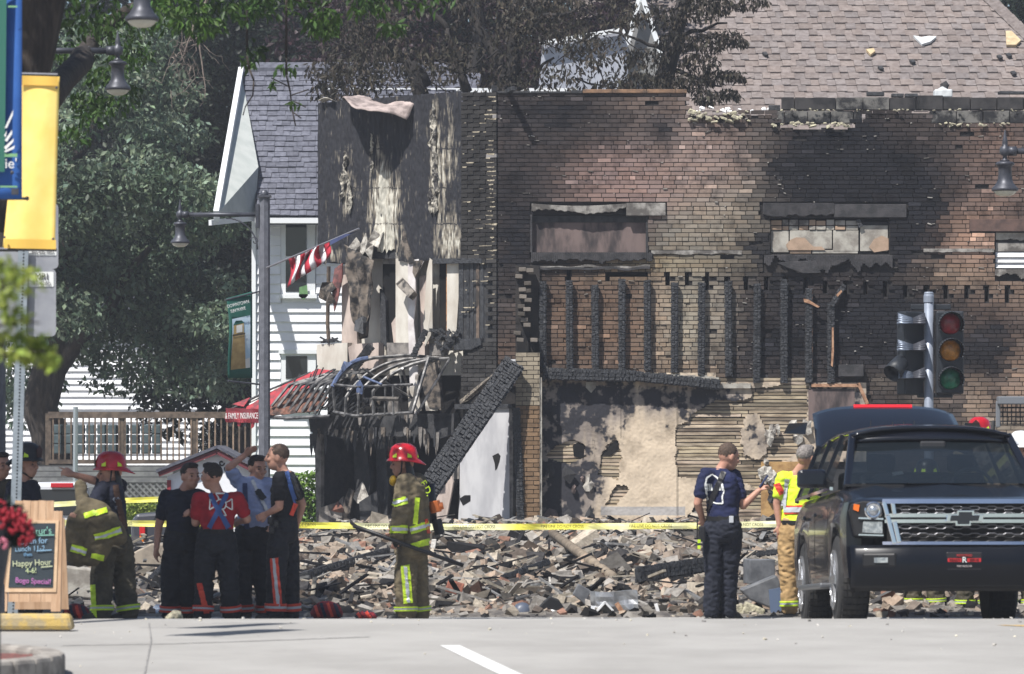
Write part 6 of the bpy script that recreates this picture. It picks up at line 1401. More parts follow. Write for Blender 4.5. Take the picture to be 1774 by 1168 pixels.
def fuse(mb, name, m, parent, voxel=.012, smooth=4, wrinkle=0., seed=0, wscale=9):
    """union of overlapping limbs as one continuous skin"""
    me = mb.mesh('tmp'); o = bpy.data.objects.new('tmp', me); COL.objects.link(o)
    r_ = o.modifiers.new('r', 'REMESH'); r_.mode = 'VOXEL'; r_.voxel_size = voxel
    s_ = o.modifiers.new('s', 'SMOOTH'); s_.factor = .5; s_.iterations = smooth
    dg = bpy.context.evaluated_depsgraph_get(); nm = bpy.data.meshes.new_from_object(o.evaluated_get(dg)); bpy.data.objects.remove(o); bpy.data.meshes.remove(me)
    if wrinkle:
        n = len(nm.vertices); co = np.empty(n*3, np.float32); nm.vertices.foreach_get('co', co); co = co.reshape(-1, 3); no = np.empty(n*3, np.float32); nm.vertex_normals.foreach_get('vector', no); no = no.reshape(-1, 3)
        d = np.array([noise.noise(Vector((c[0]*wscale, c[1]*wscale, c[2]*wscale*1.9+seed)))+.6*noise.noise(Vector((c[0]*wscale*2, c[1]*wscale*2, c[2]*wscale*4+seed))) for c in co], np.float32)
        d = -np.abs(d)*1.6+.5
        co += no*(d*wrinkle)[:, None]; nm.vertices.foreach_set('co', co.ravel())
    nm.polygons.foreach_set('use_smooth', [True]*len(nm.polygons)); nm.materials.clear(); nm.materials.append(m); nm.name = name
    return link(name, nm, parent)
M_skin = mat('pinkish skin', C(206,158,136,.75), C(190,140,120,.75), rough=.55, scale=9); M_hair_b = mat('dark brown hair', C(52,42,36), C(34,28,26), rough=.7, scale=60, bump=.6); M_hair_g = mat('grey hair', C(150,144,140), C(110,104,100), rough=.7, scale=60, bump=.6); M_hair_l = mat('cropped brown hair', C(96,78,66), C(70,58,50), rough=.8, scale=60, bump=.5)  # skin has one even tone for all figures
M_navy = mat('navy cotton', C(32,36,54), C(24,28,42), rough=.9, scale=8); M_navyp = mat('navy trousers', C(34,38,52), C(26,30,42), rough=.85, scale=8); M_redt = mat('red cotton', C(176,34,48), C(150,28,42), rough=.9, scale=8); M_blu_s = mat('pale blue shirt', C(166,178,214), C(146,160,200), rough=.9, scale=8)
M_bunk = mat('black turnout trousers', C(40,42,50), C(28,30,36), rough=.85, scale=9); M_tan = mat('khaki turnout cloth', C(126,114,90), C(100,90,72), rough=.9, scale=9); M_olive = mat('dusty olive turnout trousers', C(88,82,68), C(66,62,52), rough=.9, scale=9); M_tanp = mat('tan turnout trousers', C(190,158,112), C(164,134,92), rough=.9, scale=9)
M_lime = mat('lime reflective trim', C(206,232,60,.95), C(180,214,50,.95), rough=.5, scale=20); M_sil = mat('silver reflective trim', C(196,200,206), rough=.35); M_org = mat('orange red trim', C(232,84,58), C(214,66,48), rough=.6, scale=12); M_boot = mat('black boot rubber', C(26,26,28), rough=.5); M_belt = mat('black belt', C(20,20,22), rough=.6); M_susb = mat('blue suspender', C(64,92,150), rough=.8)
M_hred = mat('red fire helmet', C(196,28,42), C(170,24,36), rough=.25, scale=5, coat=.5); M_hblk = mat('black fire helmet', C(36,36,40), rough=.4); M_hwht = mat('white fire helmet', C(232,232,232), rough=.3); M_vest = mat('lime safety vest', C(214,242,60,1.), C(200,230,50,1.), rough=.7, scale=6)
Z = Vector((0, 0, 1))
def head_axes(yaw, tilt=0.):              # yaw 0 faces the camera, +90 faces photo right
    f = Vector((math.sin(R(yaw)), -math.cos(R(yaw)), 0)); u = Z.copy()
    if tilt: q = Matrix.Rotation(R(tilt), 3, f.cross(Z)); f = q @ f; u = q @ u
    return f, f.cross(u) * -1, u
def person(label, D, j, yaw, ty, top='tee', topm=None, trm=None, hair=None, tilt=0., baggy=1., helmet=None, k=1., group=None, bust=False, skin=None, seed=1, belly=0., cat='person', hands=('relax', 'relax'), band=None, bulk=1.14):
    g0 = gz(D); J = {}
    for n_, q in j.items():
        J[n_] = P(q[0], q[1], D)+Vector((0, q[2] if len(q) > 2 else 0, 0))
    T = thing('person', (J['hip_l'].lerp(J['hip_r'], .5).x, D, g0), label, cat, group)
    for s in 'lr':
        if 'ank_'+s in J:
            J['ank_'+s].z = gz(J['ank_'+s].y)+.085*k
    f, r_, u = head_axes(yaw, tilt); sk = skin or M_skin
    tf, tr, _ = head_axes(ty)             # torso axes
    for s in 'lr': J['sho_'+s].z += .035; J['elb_'+s].z += .012
    hk = k; hc = J['head']; sh = J['sho_l'].lerp(J['sho_r'], .5); hp = J['hip_l'].lerp(J['hip_r'], .5); nk = sh+Z*.045*k
    sx = (J['sho_r']-J['sho_l']); sx = sx.normalized() if sx.length > .05 else tr
    def ax(v): a = Vector((v.x, v.y, 0)).normalized(); return a
    rax = tr; fax = tf
    # --- body: head, neck, arms and hands as one continuous surface
    kh = k*1.1; b = MB(); Rm = Matrix((r_, f, u)).transposed()
    b.ball(hc+u*.025*kh-f*.012*kh, (.075*kh, .096*kh, .098*kh), Rm, 16, 12); b.ball(hc-u*.045*kh+f*.022*kh, (.056*kh, .068*kh, .072*kh), Rm, 14, 10)
    b.ball(hc-u*.085*kh+f*.052*kh, (.03*kh, .026*kh, .022*kh), Rm); b.ball(hc+u*.035*kh+f*.068*kh, (.055*kh, .02*kh, .016*kh), Rm)
    b.tube([hc+f*.085*kh+u*.022*kh, hc+f*.100*kh-u*.006*kh, hc+f*.108*kh-u*.024*kh], [.009*kh, .012*kh, .015*kh], 8); b.ball(hc+f*.10*kh-u*.026*kh, (.018*kh, .014*kh, .011*kh), Rm)
    b.ball(hc+f*.082*kh-u*.058*kh, (.026*kh, .012*kh, .010*kh), Rm)
    for s in (-1, 1): b.ball(hc+r_*(s*.076*kh)-f*.012*kh-u*.006*kh, (.012*kh, .022*kh, .034*kh), Rm); b.ball(hc+f*.066*kh+r_*(s*.036*kh)-u*.018*kh, (.024*kh, .022*kh, .022*kh), Rm)
    chain(b, [hc-u*.05*k-f*.02*k, nk-Z*.03*k], [.056*k, .062*k]); loft(b, [(nk+Z*.01, rax, fax, .07*k, .07*k), (sh-Z*.06*k, rax, fax, .14*k, .085*k), (sh-Z*.2*k, rax, fax, .13*k, .085*k)])
    for i, s in enumerate('lr'):
        a, e, w_ = J['sho_'+s], J.get('elb_'+s), J.get('wri_'+s)
        if e is None: continue
        chain(b, [sh.lerp(a, .8)-Z*.02*k, a-Z*.02*k, e, w_], [.06*k, .054*k, .042*k, .029*k])
        hd = (w_-e).normalized(); pn = (fax*.6+rax*(.5 if s == 'l' else -.5)); pn = (pn-hd*pn.dot(hd)).normalized(); sd = hd.cross(pn)
        pose = hands[i]; pc = w_+hd*.05*k
        loft(b, [(w_-hd*.01, sd, pn, .028*k, .022*k), (w_+hd*.035*k, sd, pn, .042*k, .019*k), (w_+hd*.085*k, sd, pn, .044*k, .016*k)], 12)
        for q in range(4):
            o0 = w_+hd*.08*k+sd*((q-1.5)*.0205*k); ln = (.070, .080, .076, .060)[q]*k
            if pose == 'point' and q: cv = .95
            elif pose == 'point': cv = .06
            elif pose == 'grip': cv = .95
            else: cv = .32+.05*q
            p1 = o0+(hd*math.cos(cv*.8)+pn*math.sin(cv*.8))*ln*.45; p2 = p1+(hd*math.cos(cv*1.9)+pn*math.sin(cv*1.9))*ln*.32; p3 = p2+(hd*math.cos(cv*2.6)+pn*math.sin(cv*2.6))*ln*.23
            b.tube([o0-hd*.01, o0, p1, p2, p3], [.0095*k, .0095*k, .009*k, .0082*k, .0066*k], 8)
        t0 = w_+hd*.03*k+sd*.034*k*(-1 if s == 'r' else -1); t1 = t0+(hd*.7-sd*.6+pn*.35).normalized()*.036*k; t2 = t1+(hd*.9+pn*.5-sd*.1).normalized()*.03*k
        b.tube([w_+hd*.02*k, t0, t1, t2], [.014*k, .0125*k, .011*k, .0085*k], 8)
    if not bust: chain(b, [hp+Z*.1, hp], [.1*k, .1*k])
    body = fuse(b, 'body', sk, T, .0085, 3)
    for s in (-1, 1):
        b = MB(); b.ball(hc+f*.079*kh+r_*(s*.033*kh)+u*.006*kh, .0085*kh, nu=8, nv=6); b.build('eye', mat('eye', C(96,80,72), rough=.15), T, smooth=True)
        b = MB(); b.box(hc+f*.084*kh+r_*(s*.034*kh)+u*.030*kh, (.030*kh, .008*kh, .005*kh), Rm); b.build('eyebrow', hair or M_hair_b, T)
    if hair and not helmet:
        b = MB(); b.ball(hc+u*.040*kh-f*.022*kh, (.079*kh, .092*kh, .088*kh), Rm, 20, 14)
        if hair is not M_hair_l: b.ball(hc+u*.10*kh+f*.03*kh, (.06*kh, .055*kh, .03*kh), Rm)
        b.ball(hc-f*.045*kh+u*.012*kh, (.068*kh, .052*kh, .056*kh), Rm); o = fuse(b, 'hair', hair, T, .01, 2, .006, seed, 30)
        # keep the face free
        me = o.data; bmx = bmesh.new(); bmx.from_mesh(me); kill = [v for v in bmx.verts if ((v.co-hc).dot(f) > .042*kh and (v.co-hc).dot(u) < .075*kh) or ((v.co-hc).dot(f) > .0 and (v.co-hc).dot(u) < .02*kh and abs((v.co-hc).dot(r_)) > .03*kh)]
        bmesh.ops.delete(bmx, geom=kill, context='VERTS'); bmx.to_mesh(me); bmx.free()
    if helmet: fire_helmet(T, hc, f, r_, u, helmet, kh)
    # --- trousers
    if not bust:
        b = MB(); bw = baggy
        loft(b, [(hp+Z*.13*k, rax, fax, .158*k, .118*k), (hp+Z*.02*k, rax, fax, .178*k*bw**.3, .138*k), (hp-Z*.08*k, rax, fax, .172*k*bw**.3, .135*k), (hp-Z*.15*k, rax, fax, .12*k, .10*k)])
        for s in 'lr':
            h, kn, an = J['hip_'+s], J['kne_'+s], J['ank_'+s]
            chain(b, [h-Z*.02, h.lerp(kn, .5), kn, kn.lerp(an, .45), an+Z*.0], [.095*k, .092*k*bw**.5, .072*k*bw, .068*k*bw, .066*k*bw])
        tro = fuse(b, 'trousers', trm, T, .013, 4, .016 if bw > 1.1 else .010, seed, 10)
        for s in 'lr':
            an, kn = J['ank_'+s], J['kne_'+s]; b = MB(); ff = tf
            rr = Matrix((tr, ff, Z)).transposed()
            b.ball(an+ff*.075*k-Z*.045*k, (.048*k, .135*k, .042*k), rr); chain(b, [an+Z*.05*k, an-Z*.03*k], [.055*k, .052*k]); b.box(an+ff*.07*k-Z*.072*k, (.095*k, .27*k, .024*k), rr); fuse(b, 'boot', M_boot, T, .012, 2)
        if band:
            for s in 'lr':
                an, kn = J['ank_'+s], J['kne_'+s]
                for (t0, t1, m, ex) in band:
                    p, q = an.lerp(kn, t0), an.lerp(kn, t1); d = (kn-an).normalized(); rad = .070*k*bw+ex
                    b = MB(); n = 4; b.tube([p.lerp(q, i/n) for i in range(n+1)], rad, 20); b.build('reflective_band', m, tro, smooth=True)
    else: tro = None
    # --- upper garment
    b = MB(); bl = belly
    lowz = hp+Z*(.06*k if top != 'jacket' else -.10*k); wst = hp.lerp(sh, .42); ch = hp.lerp(sh, .74); J_ = 1.0 if top == 'tee' else bulk
    loft(b, [(lowz, rax, fax, .166*k*J_, .128*k*J_), (wst+fax*bl*.03, rax, fax, .166*k*J_, (.126+.03*bl)*k*J_), (ch+fax*.01, rax, fax, .188*k*J_, .128*k*J_), (sh-Z*.03*k, rax, fax, .178*k*J_, .102*k*J_), (sh+Z*.028*k, rax, fax, .11*k*J_, .075*k*J_), (nk+Z*.012*k, rax, fax, .066*k*J_, .066*k*J_)], 24)
    for s in 'lr':
        a, e, w_ = J['sho_'+s], J.get('elb_'+s), J.get('wri_'+s)
        if e is None: b.ball(a, .075*k); continue
        if top == 'tee': chain(b, [sh.lerp(a, .6)-Z*.02*k, a-Z*.012*k, a.lerp(e, .66)], [.07*k, .073*k, .068*k])
        else: chain(b, [sh.lerp(a, .6)-Z*.02*k, a-Z*.012*k, e, w_-(w_-e).normalized()*.02], [.085*k*bulk/1.1, .088*k*bulk/1.1, .076*k*bulk/1.1, .062*k*bulk/1.1])
    shirt = fuse(b, 'jacket' if top == 'jacket' else 'shirt', topm, T, .013, 4, .010 if top == 'tee' else .014, seed+7, 9)
    if not bust and top == 'tee':
        b = MB(); n = 28; c = hp+Z*.075*k
        b.tube([c-Z*.02, c+Z*.02], [1, 1], 3) if False else None
        loft(b, [(c-Z*.022*k, rax, fax, .176*k, .137*k), (c+Z*.022*k, rax, fax, .174*k, .135*k)], 28); b.build('belt', M_belt, T, smooth=False)
    return T, J, dict(f=f, r=r_, u=u, tf=tf, tr=tr, hc=hc, sh=sh, hp=hp, k=k, shirt=shirt, tro=tro, body=body)
def fire_helmet(T, hc, f, r_, u, m, k):
    c = hc+u*.058*k-f*.01*k; Rm = Matrix((r_, f, u)).transposed(); b = MB(); n = 28; rings = []
    for (rx, ry, z, off) in ((.140,.158,-.020,0),(.122,.142,-.004,0),(.112,.132,.004,0),(.110,.130,.055,0),(.094,.112,.105,0),(.056,.068,.135,0),(.004,.004,.145,0)):
        ring = []
        for q in range(n):
            a = 2*math.pi*q/n; x, y = rx*math.cos(a), ry*math.sin(a)
            if y < 0 and z < .0: y *= 1.34; zz = z-.035*(max(0, -math.sin(a)))**2
            else: zz = z
            ring.append(c+Rm @ Vector((x*k, y*k, zz*k)))
        rings.append(ring)
    vs = [p for r in rings for p in r]; fs = [(i*n+q, i*n+(q+1) % n, (i+1)*n+(q+1) % n, (i+1)*n+q) for i in range(len(rings)-1) for q in range(n)]
    b.add(vs, fs); h = b.build('helmet', m, T, smooth=True, solid=.008)
    for q in range(6):
        a = 2*math.pi*(q+.5)/6; d = Rm @ Vector((math.cos(a), math.sin(a)*1.17, 0)); up = Rm @ Vector((0, 0, 1)); s = up.cross(d).normalized()
        p = c+d*.1195*k+up*.032*k; b = MB(); b.add([p-s*.022*k-up*.02*k, p+s*.022*k-up*.02*k, p+s*.014*k+up*.028*k-d*.012*k, p-s*.014*k+up*.028*k-d*.012*k], [(0,1,2,3)]); b.build('reflective_tag', M_lime if m is not M_hwht else M_sil, h, solid=.004)
    b = MB(); p = c+f*.135*k+u*.05*k; b.prism([p+r_*(x*k)+u*(z*k) for x, z in ((-.03,-.04),(.03,-.04),(.038,.03),(0,.065),(-.038,.03))], f*.008); b.build('front_shield', mat('helmet shield', C(60,20,24), rough=.5) if m is not M_hwht else M_hblk, h)
    b = MB(); b.tube([c+f*.12*k+u*.035*k, c+u*.115*k+f*.05*k, c+u*.136*k, c+u*.115*k-f*.06*k, c-f*.13*k+u*.02*k], .009*k, 6); b.build('helmet_ridge', m, h, smooth=True)
    b = MB(); 
    for s in (-1, 1): b.tube([c+r_*(s*.10*k)-u*.02*k, hc+r_*(s*.085*k)-u*.06*k, hc-u*.115*k+f*.05*k], .008*k, 6)
    b.build('chin_strap', M_hblk, h, smooth=True); b = MB(); b.grid(lambda s, t: hc-f*(.085+.03*t)*k*math.cos((s-.5)*2.2)+r_*(.11*k*math.sin((s-.5)*2.2))+u*(.03-.13*t)*k, 8, 4); b.build('neck_curtain', M_hblk, h, solid=.006)
def strip(T, pts, wd, m, nrm, name, th=.006, par=None):       # flat strap along points
    b = MB(); pts = [Vector(p) for p in pts]; vs = []
    for i, p in enumerate(pts):
        d = (pts[min(i+1, len(pts)-1)]-pts[max(0, i-1)]).normalized(); s = d.cross(nrm).normalized(); vs += [p-s*wd/2, p+s*wd/2]
    b.add(vs, [(2*i, 2*i+1, 2*i+3, 2*i+2) for i in range(len(pts)-1)]); return b.build(name, m, par or T, solid=th)
def wrap(o, pts, wd, m, name, parent, lift=.008):             # strap laid onto a garment by casting towards it from the camera side
    me = o.data; from mathutils.bvhtree import BVHTree
    bv = BVHTree.FromPolygons([v.co for v in me.vertices], [tuple(p.vertices) for p in me.polygons]); mi = o.matrix_world.inverted() if False else Matrix()
    def hit(p, dr):
        h = bv.ray_cast(p-dr*1.2, dr); return (h[0], h[1]) if h[0] is not None else (None, None)
    vs = []; ok = []; n = len(pts)
    for i, (p, dr) in enumerate(pts):
        p = Vector(p); d = (Vector(pts[min(i+1, n-1)][0])-Vector(pts[max(0, i-1)][0])).normalized(); s = d.cross(dr).normalized()
        for e in (-.5, 0, .5):
            h, nn = hit(p+s*wd*e, dr); vs.append((h+nn*lift) if h is not None else None)
    b = MB(); good = [v for v in vs if v is not None]
    if not good: return
    fs = []
    for i in range(n-1):
        for e in (0, 1):
            q = [i*3+e, i*3+e+1, (i+1)*3+e+1, (i+1)*3+e]
            if all(vs[x] is not None for x in q) and max((vs[q[0]]-vs[q[2]]).length, (vs[q[1]]-vs[q[3]]).length) < .25: fs.append(q)
    rows = sorted({q[0]//3 for q in fs}); best = []; cur = []
    for i in rows:
        cur = cur+[i] if cur and i == cur[-1]+1 else [i]
        if len(cur) > len(best): best = cur
    fs = [q for q in fs if q[0]//3 in best]; used = sorted({x for q in fs for x in q}); mp = {x: n_ for n_, x in enumerate(used)}
    if not fs: return
    b.add([vs[x] for x in used], [tuple(mp[x] for x in q) for q in fs]); return b.build(name, m, parent, solid=.004)
def line(a, c, dr, n=16): a, c = Vector(a), Vector(c); return [(a.lerp(c, i/n), dr) for i in range(n+1)]
FWD = Vector((0, 1, 0))
def ring_strap(o, c, ax, wd, m, name, parent, r0=.6, n=40, lift=.007):   # band right round a garment at height c, cast inwards
    me = o.data; from mathutils.bvhtree import BVHTree
    bv = BVHTree.FromPolygons([v.co for v in me.vertices], [tuple(p.vertices) for p in me.polygons]); ax = Vector(ax).normalized()
    x = ax.cross(FWD).normalized(); y = ax.cross(x); vs = []; 
    for i in range(n):
        a = 2*math.pi*i/n; d = x*math.cos(a)+y*math.sin(a)
        for e in (-.5, .5):
            p = Vector(c)+ax*wd*e; h = bv.ray_cast(p, d); 
            if h[0] is None or (h[0]-p).length > r0: vs.append(None)
            else: vs.append(h[0]+d*lift)
    good = [v for v in vs if v is not None]
    if not good: return None
    b = MB(); fs = [(2*i, 2*i+1, (2*i+3) % (2*n), (2*i+2) % (2*n)) for i in range(n) if all(vs[q] is not None for q in (2*i, 2*i+1, (2*i+3) % (2*n), (2*i+2) % (2*n)))]
    b.add([v if v is not None else good[0] for v in vs], fs); return b.build(name, m, parent, solid=.004)
ORG = [(.04,.10,M_org,.012),(.105,.165,M_sil,.010),(.17,.23,M_org,.012)]; LIM = [(.05,.10,M_lime,.012),(.105,.155,M_sil,.010),(.16,.21,M_lime,.012)]
GRP = None
# man in navy shirt facing the group
t, J, A = person('man in plain navy shirt and black turnout trousers beside the red shirt man', 38.0, dict(head=(330,826),sho_l=(288,864,.02),sho_r=(345,862,.02),elb_l=(275,912,.02),wri_l=(272,950,-.06),elb_r=(352,906,-.02),wri_r=(334,890,-.2),hip_l=(300,936),hip_r=(331,936),kne_l=(296,1008,-.03),kne_r=(325,1008,.0),ank_l=(295,1080,.0),ank_r=(328,1080,.05)), 35, 25, topm=M_navy, trm=M_bunk, hair=M_hair_b, baggy=1.38, band=ORG, seed=1, belly=1, hands=('relax','grip'))
# red shirt seen from behind
t, J, A = person('man in red shirt with crossed blue suspenders and white emblem on his back', 37.7, dict(head=(366,826),sho_l=(345,868),sho_r=(411,868),elb_l=(338,908,.03),wri_l=(334,888,.16),elb_r=(428,902,.02),wri_r=(410,905,.2),hip_l=(356,934),hip_r=(393,934),kne_l=(354,1008),kne_r=(396,1008),ank_l=(352,1080,-.02),ank_r=(400,1080,.03)), -125, 175, topm=M_redt, trm=M_bunk, hair=M_hair_b, baggy=1.38, band=ORG, seed=2)
Dp = 37.7
for (a, c) in (((361,848),(396,914)),((398,848),(365,914))): wrap(A['shirt'], line(P(*a, Dp), P(*c, Dp), FWD), .045, M_susb, 'suspender', A['shirt'], .014)
for q in range(4):      # emblem: four flared arms and a ring
    a = q*math.pi/2+math.pi/4*0; c = P(384, 874, Dp); d = Vector((math.cos(a), 0, math.sin(a))); s = Vector((-d.z, 0, d.x))
    for e in (-1, 1): wrap(A['shirt'], line(c+d*.04+s*.012*e, c+d*.105+s*.05*e, FWD, 6), .010, M_let, 'emblem_line', A['shirt'], .010)
    wrap(A['shirt'], line(c+d*.105-s*.05, c+d*.105+s*.05, FWD, 6), .010, M_let, 'emblem_line', A['shirt'], .010)
wrap(A['shirt'], [(P(384, 874, Dp)+Vector((.05*math.cos(i*.35), 0, .05*math.sin(i*.35))), FWD) for i in range(19)], .009, M_let, 'emblem_ring', A['shirt'], .010)
wrap(A['tro'], line(P(347, 1010, Dp), P(359, 1062, Dp), FWD), .05, M_org, 'side_stripe', A['tro'])
# pale blue shirt, hand on head
t, J, A = person('man in pale blue shirt with one hand resting on his head', 38.7, dict(head=(446,812),sho_l=(412,840,.0),sho_r=(470,842,.0),elb_l=(398,812,-.10),wri_l=(424,789,-.04),elb_r=(482,884,.05),wri_r=(474,908,-.1),hip_l=(424,926),hip_r=(452,926),kne_l=(420,1000,-.02),kne_r=(455,1000,.02),ank_l=(422,1080),ank_r=(460,1080,.06)), 35, 20, topm=M_blu_s, trm=M_bunk, hair=M_hair_b, baggy=1.35, band=ORG, seed=3, tilt=-8, belly=1)
wrap(A['shirt'], line(P(426, 838, 38.7), P(430, 915, 38.7), FWD), .045, mat('navy suspender', C(56,66,104), rough=.8), 'suspender', A['shirt'], .012)
wrap(A['shirt'], line(P(438, 833, 38.7), P(464, 888, 38.7), FWD), .03, M_sil, 'radio_strap', A['shirt'], .016)
wrap(A['shirt'], line(P(446, 850, 38.7), P(456, 866, 38.7), FWD, 6), .055, M_hblk, 'radio_microphone', A['shirt'], .03)
# tall man in profile
t, J, A = person('tall crop haired man in black shirt facing left with an orange leg stripe', 37.9, dict(head=(480,793),sho_l=(486,832,-.16),sho_r=(500,832,.16),elb_l=(486,880,-.2),wri_l=(464,890,-.16),elb_r=(522,876,.2),wri_r=(514,905,.22),hip_l=(485,914,-.09),hip_r=(498,914,.09),kne_l=(480,992,-.1),kne_r=(500,992,.1),ank_l=(478,1080,-.1),ank_r=(502,1080,.12)), -95, -78, topm=mat('black cotton', C(30,31,38), C(22,23,28), rough=.9, scale=8), trm=M_bunk, hair=M_hair_l, baggy=1.4, band=ORG, seed=4, hands=('grip','relax'))
wrap(A['tro'], line(P(477, 966, 37.9), P(484, 1056, 37.9), FWD), .075, M_org, 'side_stripe', A['tro'], .009); wrap(A['tro'], line(P(477, 968, 37.9), P(484, 1054, 37.9), FWD), .028, M_sil, 'side_stripe', A['tro'], .014)
for (a, c, m) in (((497,818),(512,872),M_susb),((504,820),(520,868),M_hblk),((512,872),(505,892),M_org)): wrap(A['shirt'], line(P(*a, 37.9), P(*c, 37.9), FWD), .035, m, 'suspender', A['shirt'], .012)
for (x, y) in ((468,902),(478,908),(470,918)): b = MB(); b.box(P(x, y, 37.62), (.05,.05,.07)); b.build('belt_gear', M_hblk, t, bevel=.012)
# pointing firefighter with a coat over his arm
t, J, A = person('firefighter in red helmet pointing left with a coat over his arm', 36.6, dict(head=(190,822),sho_l=(180,850,-.14),sho_r=(206,846,.12),elb_l=(164,884,-.34),wri_l=(146,892,-.52),elb_r=(156,834,.16),wri_r=(124,822,.1),hip_l=(184,934,-.07),hip_r=(210,934,.07),kne_l=(178,1004,-.1),kne_r=(214,1004,.08),ank_l=(179,1080,-.12),ank_r=(222,1080,.06)), -80, -62, topm=M_navy, trm=M_olive, helmet=M_hred, baggy=1.5, band=LIM, seed=5, hands=('grip','point'), hair=M_hair_b)
wrap(A['tro'], line(P(165, 1012, 36.6), P(168, 1068, 36.6), FWD), .05, M_lime, 'side_stripe', A['tro']); wrap(A['shirt'], line(P(203, 842, 36.6), P(216, 915, 36.6), FWD), .045, mat('brown suspender', C(80,56,44), rough=.8), 'suspender', A['shirt'], .012)
for v_ in (866, 878): wrap(A['shirt'], line(P(202, v_-4, 36.6), P(210, v_+4, 36.6), FWD, 8), .05, mat('shirt print', C(150,156,168), C(32,36,54), scale=60, lo=.45, hi=.55), 'shirt_print', A['shirt'], .010)
CO = thing('turnout_coat', J['wri_l']-Z*.1, 'khaki turnout coat with lime bands hanging over the pointing firefighter arm', 'coat')
b = MB(); D0 = 36.6-.5
def Q(u, v, dy=0): p = P(u, v, D0); p.y += dy; return p
chain(b, [Q(150,885), Q(140,905,-.02), Q(132,940), Q(134,965)], [.09,.13,.12,.10]); chain(b, [Q(160,880), Q(172,900,-.05), Q(180,930), Q(172,960)], [.09,.12,.12,.08]); chain(b, [Q(172,882), Q(190,902,-.02), Q(206,930)], [.08,.09,.085]); chain(b, [Q(150,880), Q(160,930), Q(158,965)], [.1,.12,.1]); chain(b, [Q(133,840,.3), Q(140,870,.2), Q(150,888)], [.055,.07,.08])
coat = fuse(b, 'coat_cloth', mat('dusty khaki coat', C(108,98,76), C(82,74,58), rough=.9, scale=9), CO, .014, 8, .014, 5, 7)
for (a, c, m, w_) in (((148,894),(168,888),M_lime,.05),((168,890),(186,884),M_lime,.05),((126,948),(152,956),M_lime,.07),((126,949),(152,957),M_sil,.025),((166,930),(186,926),M_lime,.06),((186,926),(210,918),M_lime,.07),((186,926),(210,918),M_sil,.025),((160,962),(180,966),M_lime,.05),((166,931),(186,927),M_sil,.022)):
    wrap(coat, line(Q(*a), Q(*c), FWD, 12), w_, m, 'reflective_band', coat, .010 if m is M_lime else .016)
# bystanders behind the chalkboard
t, J, A = person('firefighter in black helmet with lime tags standing behind the chalkboard', 37.2, dict(head=(48,806),sho_l=(22,848,.05),sho_r=(58,848,-.05),elb_l=(14,890,.05),wri_l=(24,925,-.1),elb_r=(62,890,-.05),wri_r=(50,925,-.2),hip_l=(30,930),hip_r=(56,930),kne_l=(28,1004),kne_r=(56,1004),ank_l=(28,1080),ank_r=(58,1080)), 60, 40, topm=M_navy, trm=M_bunk, helmet=M_hblk, baggy=1.35, seed=6, hair=M_hair_b)
t, J, A = person('dark haired person in khaki coat at the left beside the black helmet firefighter', 37.6, dict(head=(2,808),sho_l=(-24,850),sho_r=(16,850),elb_l=(-32,892),wri_l=(-22,925,-.1),elb_r=(20,892),wri_r=(8,925,-.15),hip_l=(-18,932),hip_r=(8,932),kne_l=(-20,1004),kne_r=(8,1004),ank_l=(-20,1080),ank_r=(10,1080)), 40, 30, top='jacket', topm=M_olive, trm=M_bunk, hair=M_hair_b, baggy=1.35, seed=7)
# firefighter in full coat with a pike pole
Dj = 38.9
t, J, A = person('firefighter in khaki coat and red helmet carrying a black pike pole', Dj, dict(head=(697,806),sho_l=(704,842,-.15),sho_r=(722,842,.15),elb_l=(697,888,-.24),wri_l=(688,932,-.24),elb_r=(706,890,.2),wri_r=(684,918,.05),hip_l=(706,945,-.08),hip_r=(722,945,.08),kne_l=(703,1012,-.09),kne_r=(722,1012,.1),ank_l=(704,1080,-.1),ank_r=(727,1080,.1)), -95, -75, top='jacket', topm=M_tan, trm=M_tan, helmet=M_hred, baggy=1.6, bulk=1.38, band=LIM, seed=8, hands=('grip','grip'), hair=M_hair_b)
sh_ = A['shirt']
for (a, c, m, w_) in (((684,872),(706,866),M_lime,.075),((684,872),(706,866),M_sil,.028),((682,916),(706,916),M_lime,.075),((682,916),(706,916),M_sil,.028),((712,918),(752,906),M_lime,.075),((712,918),(752,906),M_sil,.03),((714,946),(756,934),M_lime,.06),((724,862),(720,908),M_lime,.045),((672,870),(684,876),M_lime,.075),((668,914),(682,918),M_lime,.07),((740,898),(746,930),M_org,.055)):
    wrap(sh_, line(P(*a, Dj), P(*c, Dj), FWD, 14), w_, m, 'reflective_band', sh_, .009 if m is not M_sil else .015)
wrap(A['tro'], line(P(703, 978, Dj), P(708, 1044, Dj), FWD), .085, M_lime, 'side_stripe', A['tro'], .009); wrap(A['tro'], line(P(703, 980, Dj), P(708, 1042, Dj), FWD), .03, M_sil, 'side_stripe', A['tro'], .015)
b = MB(); b.ball(P(702, 846, Dj-.24), (.05,.012,.055)); b.build('shoulder_patch', M_sil, sh_); 
b = MB(); b.ball(P(681, 833, Dj-.06), (.04,.05,.055)); b.build('breathing_mask', mat('yellow mask rubber', C(214,170,40), rough=.4), t, smooth=True)
b = MB(); b.tube([P(752,868,Dj+.1), P(756,888,Dj+.1)], .06, 10); b.tube([P(748,880,Dj+.1), P(768,876,Dj+.1)], .04, 8); b.build('air_pack_valve', mat('orange plastic', C(220,120,60), rough=.5), t, bevel=.01)
b = MB(); b.tube([P(756,900,Dj+.15), P(762,925,Dj+.15)], .055, 10); b.build('hanging_lantern', M_hblk, t); b = MB(); b.tube([P(738,838,Dj+.2), P(742,905,Dj+.2)], .09, 12); b.build('air_cylinder', M_hblk, t, smooth=True)
text('F.D.', .10, M_lime, facing(P(738, 846, Dj-.16), R(-20), R(-60)), t)
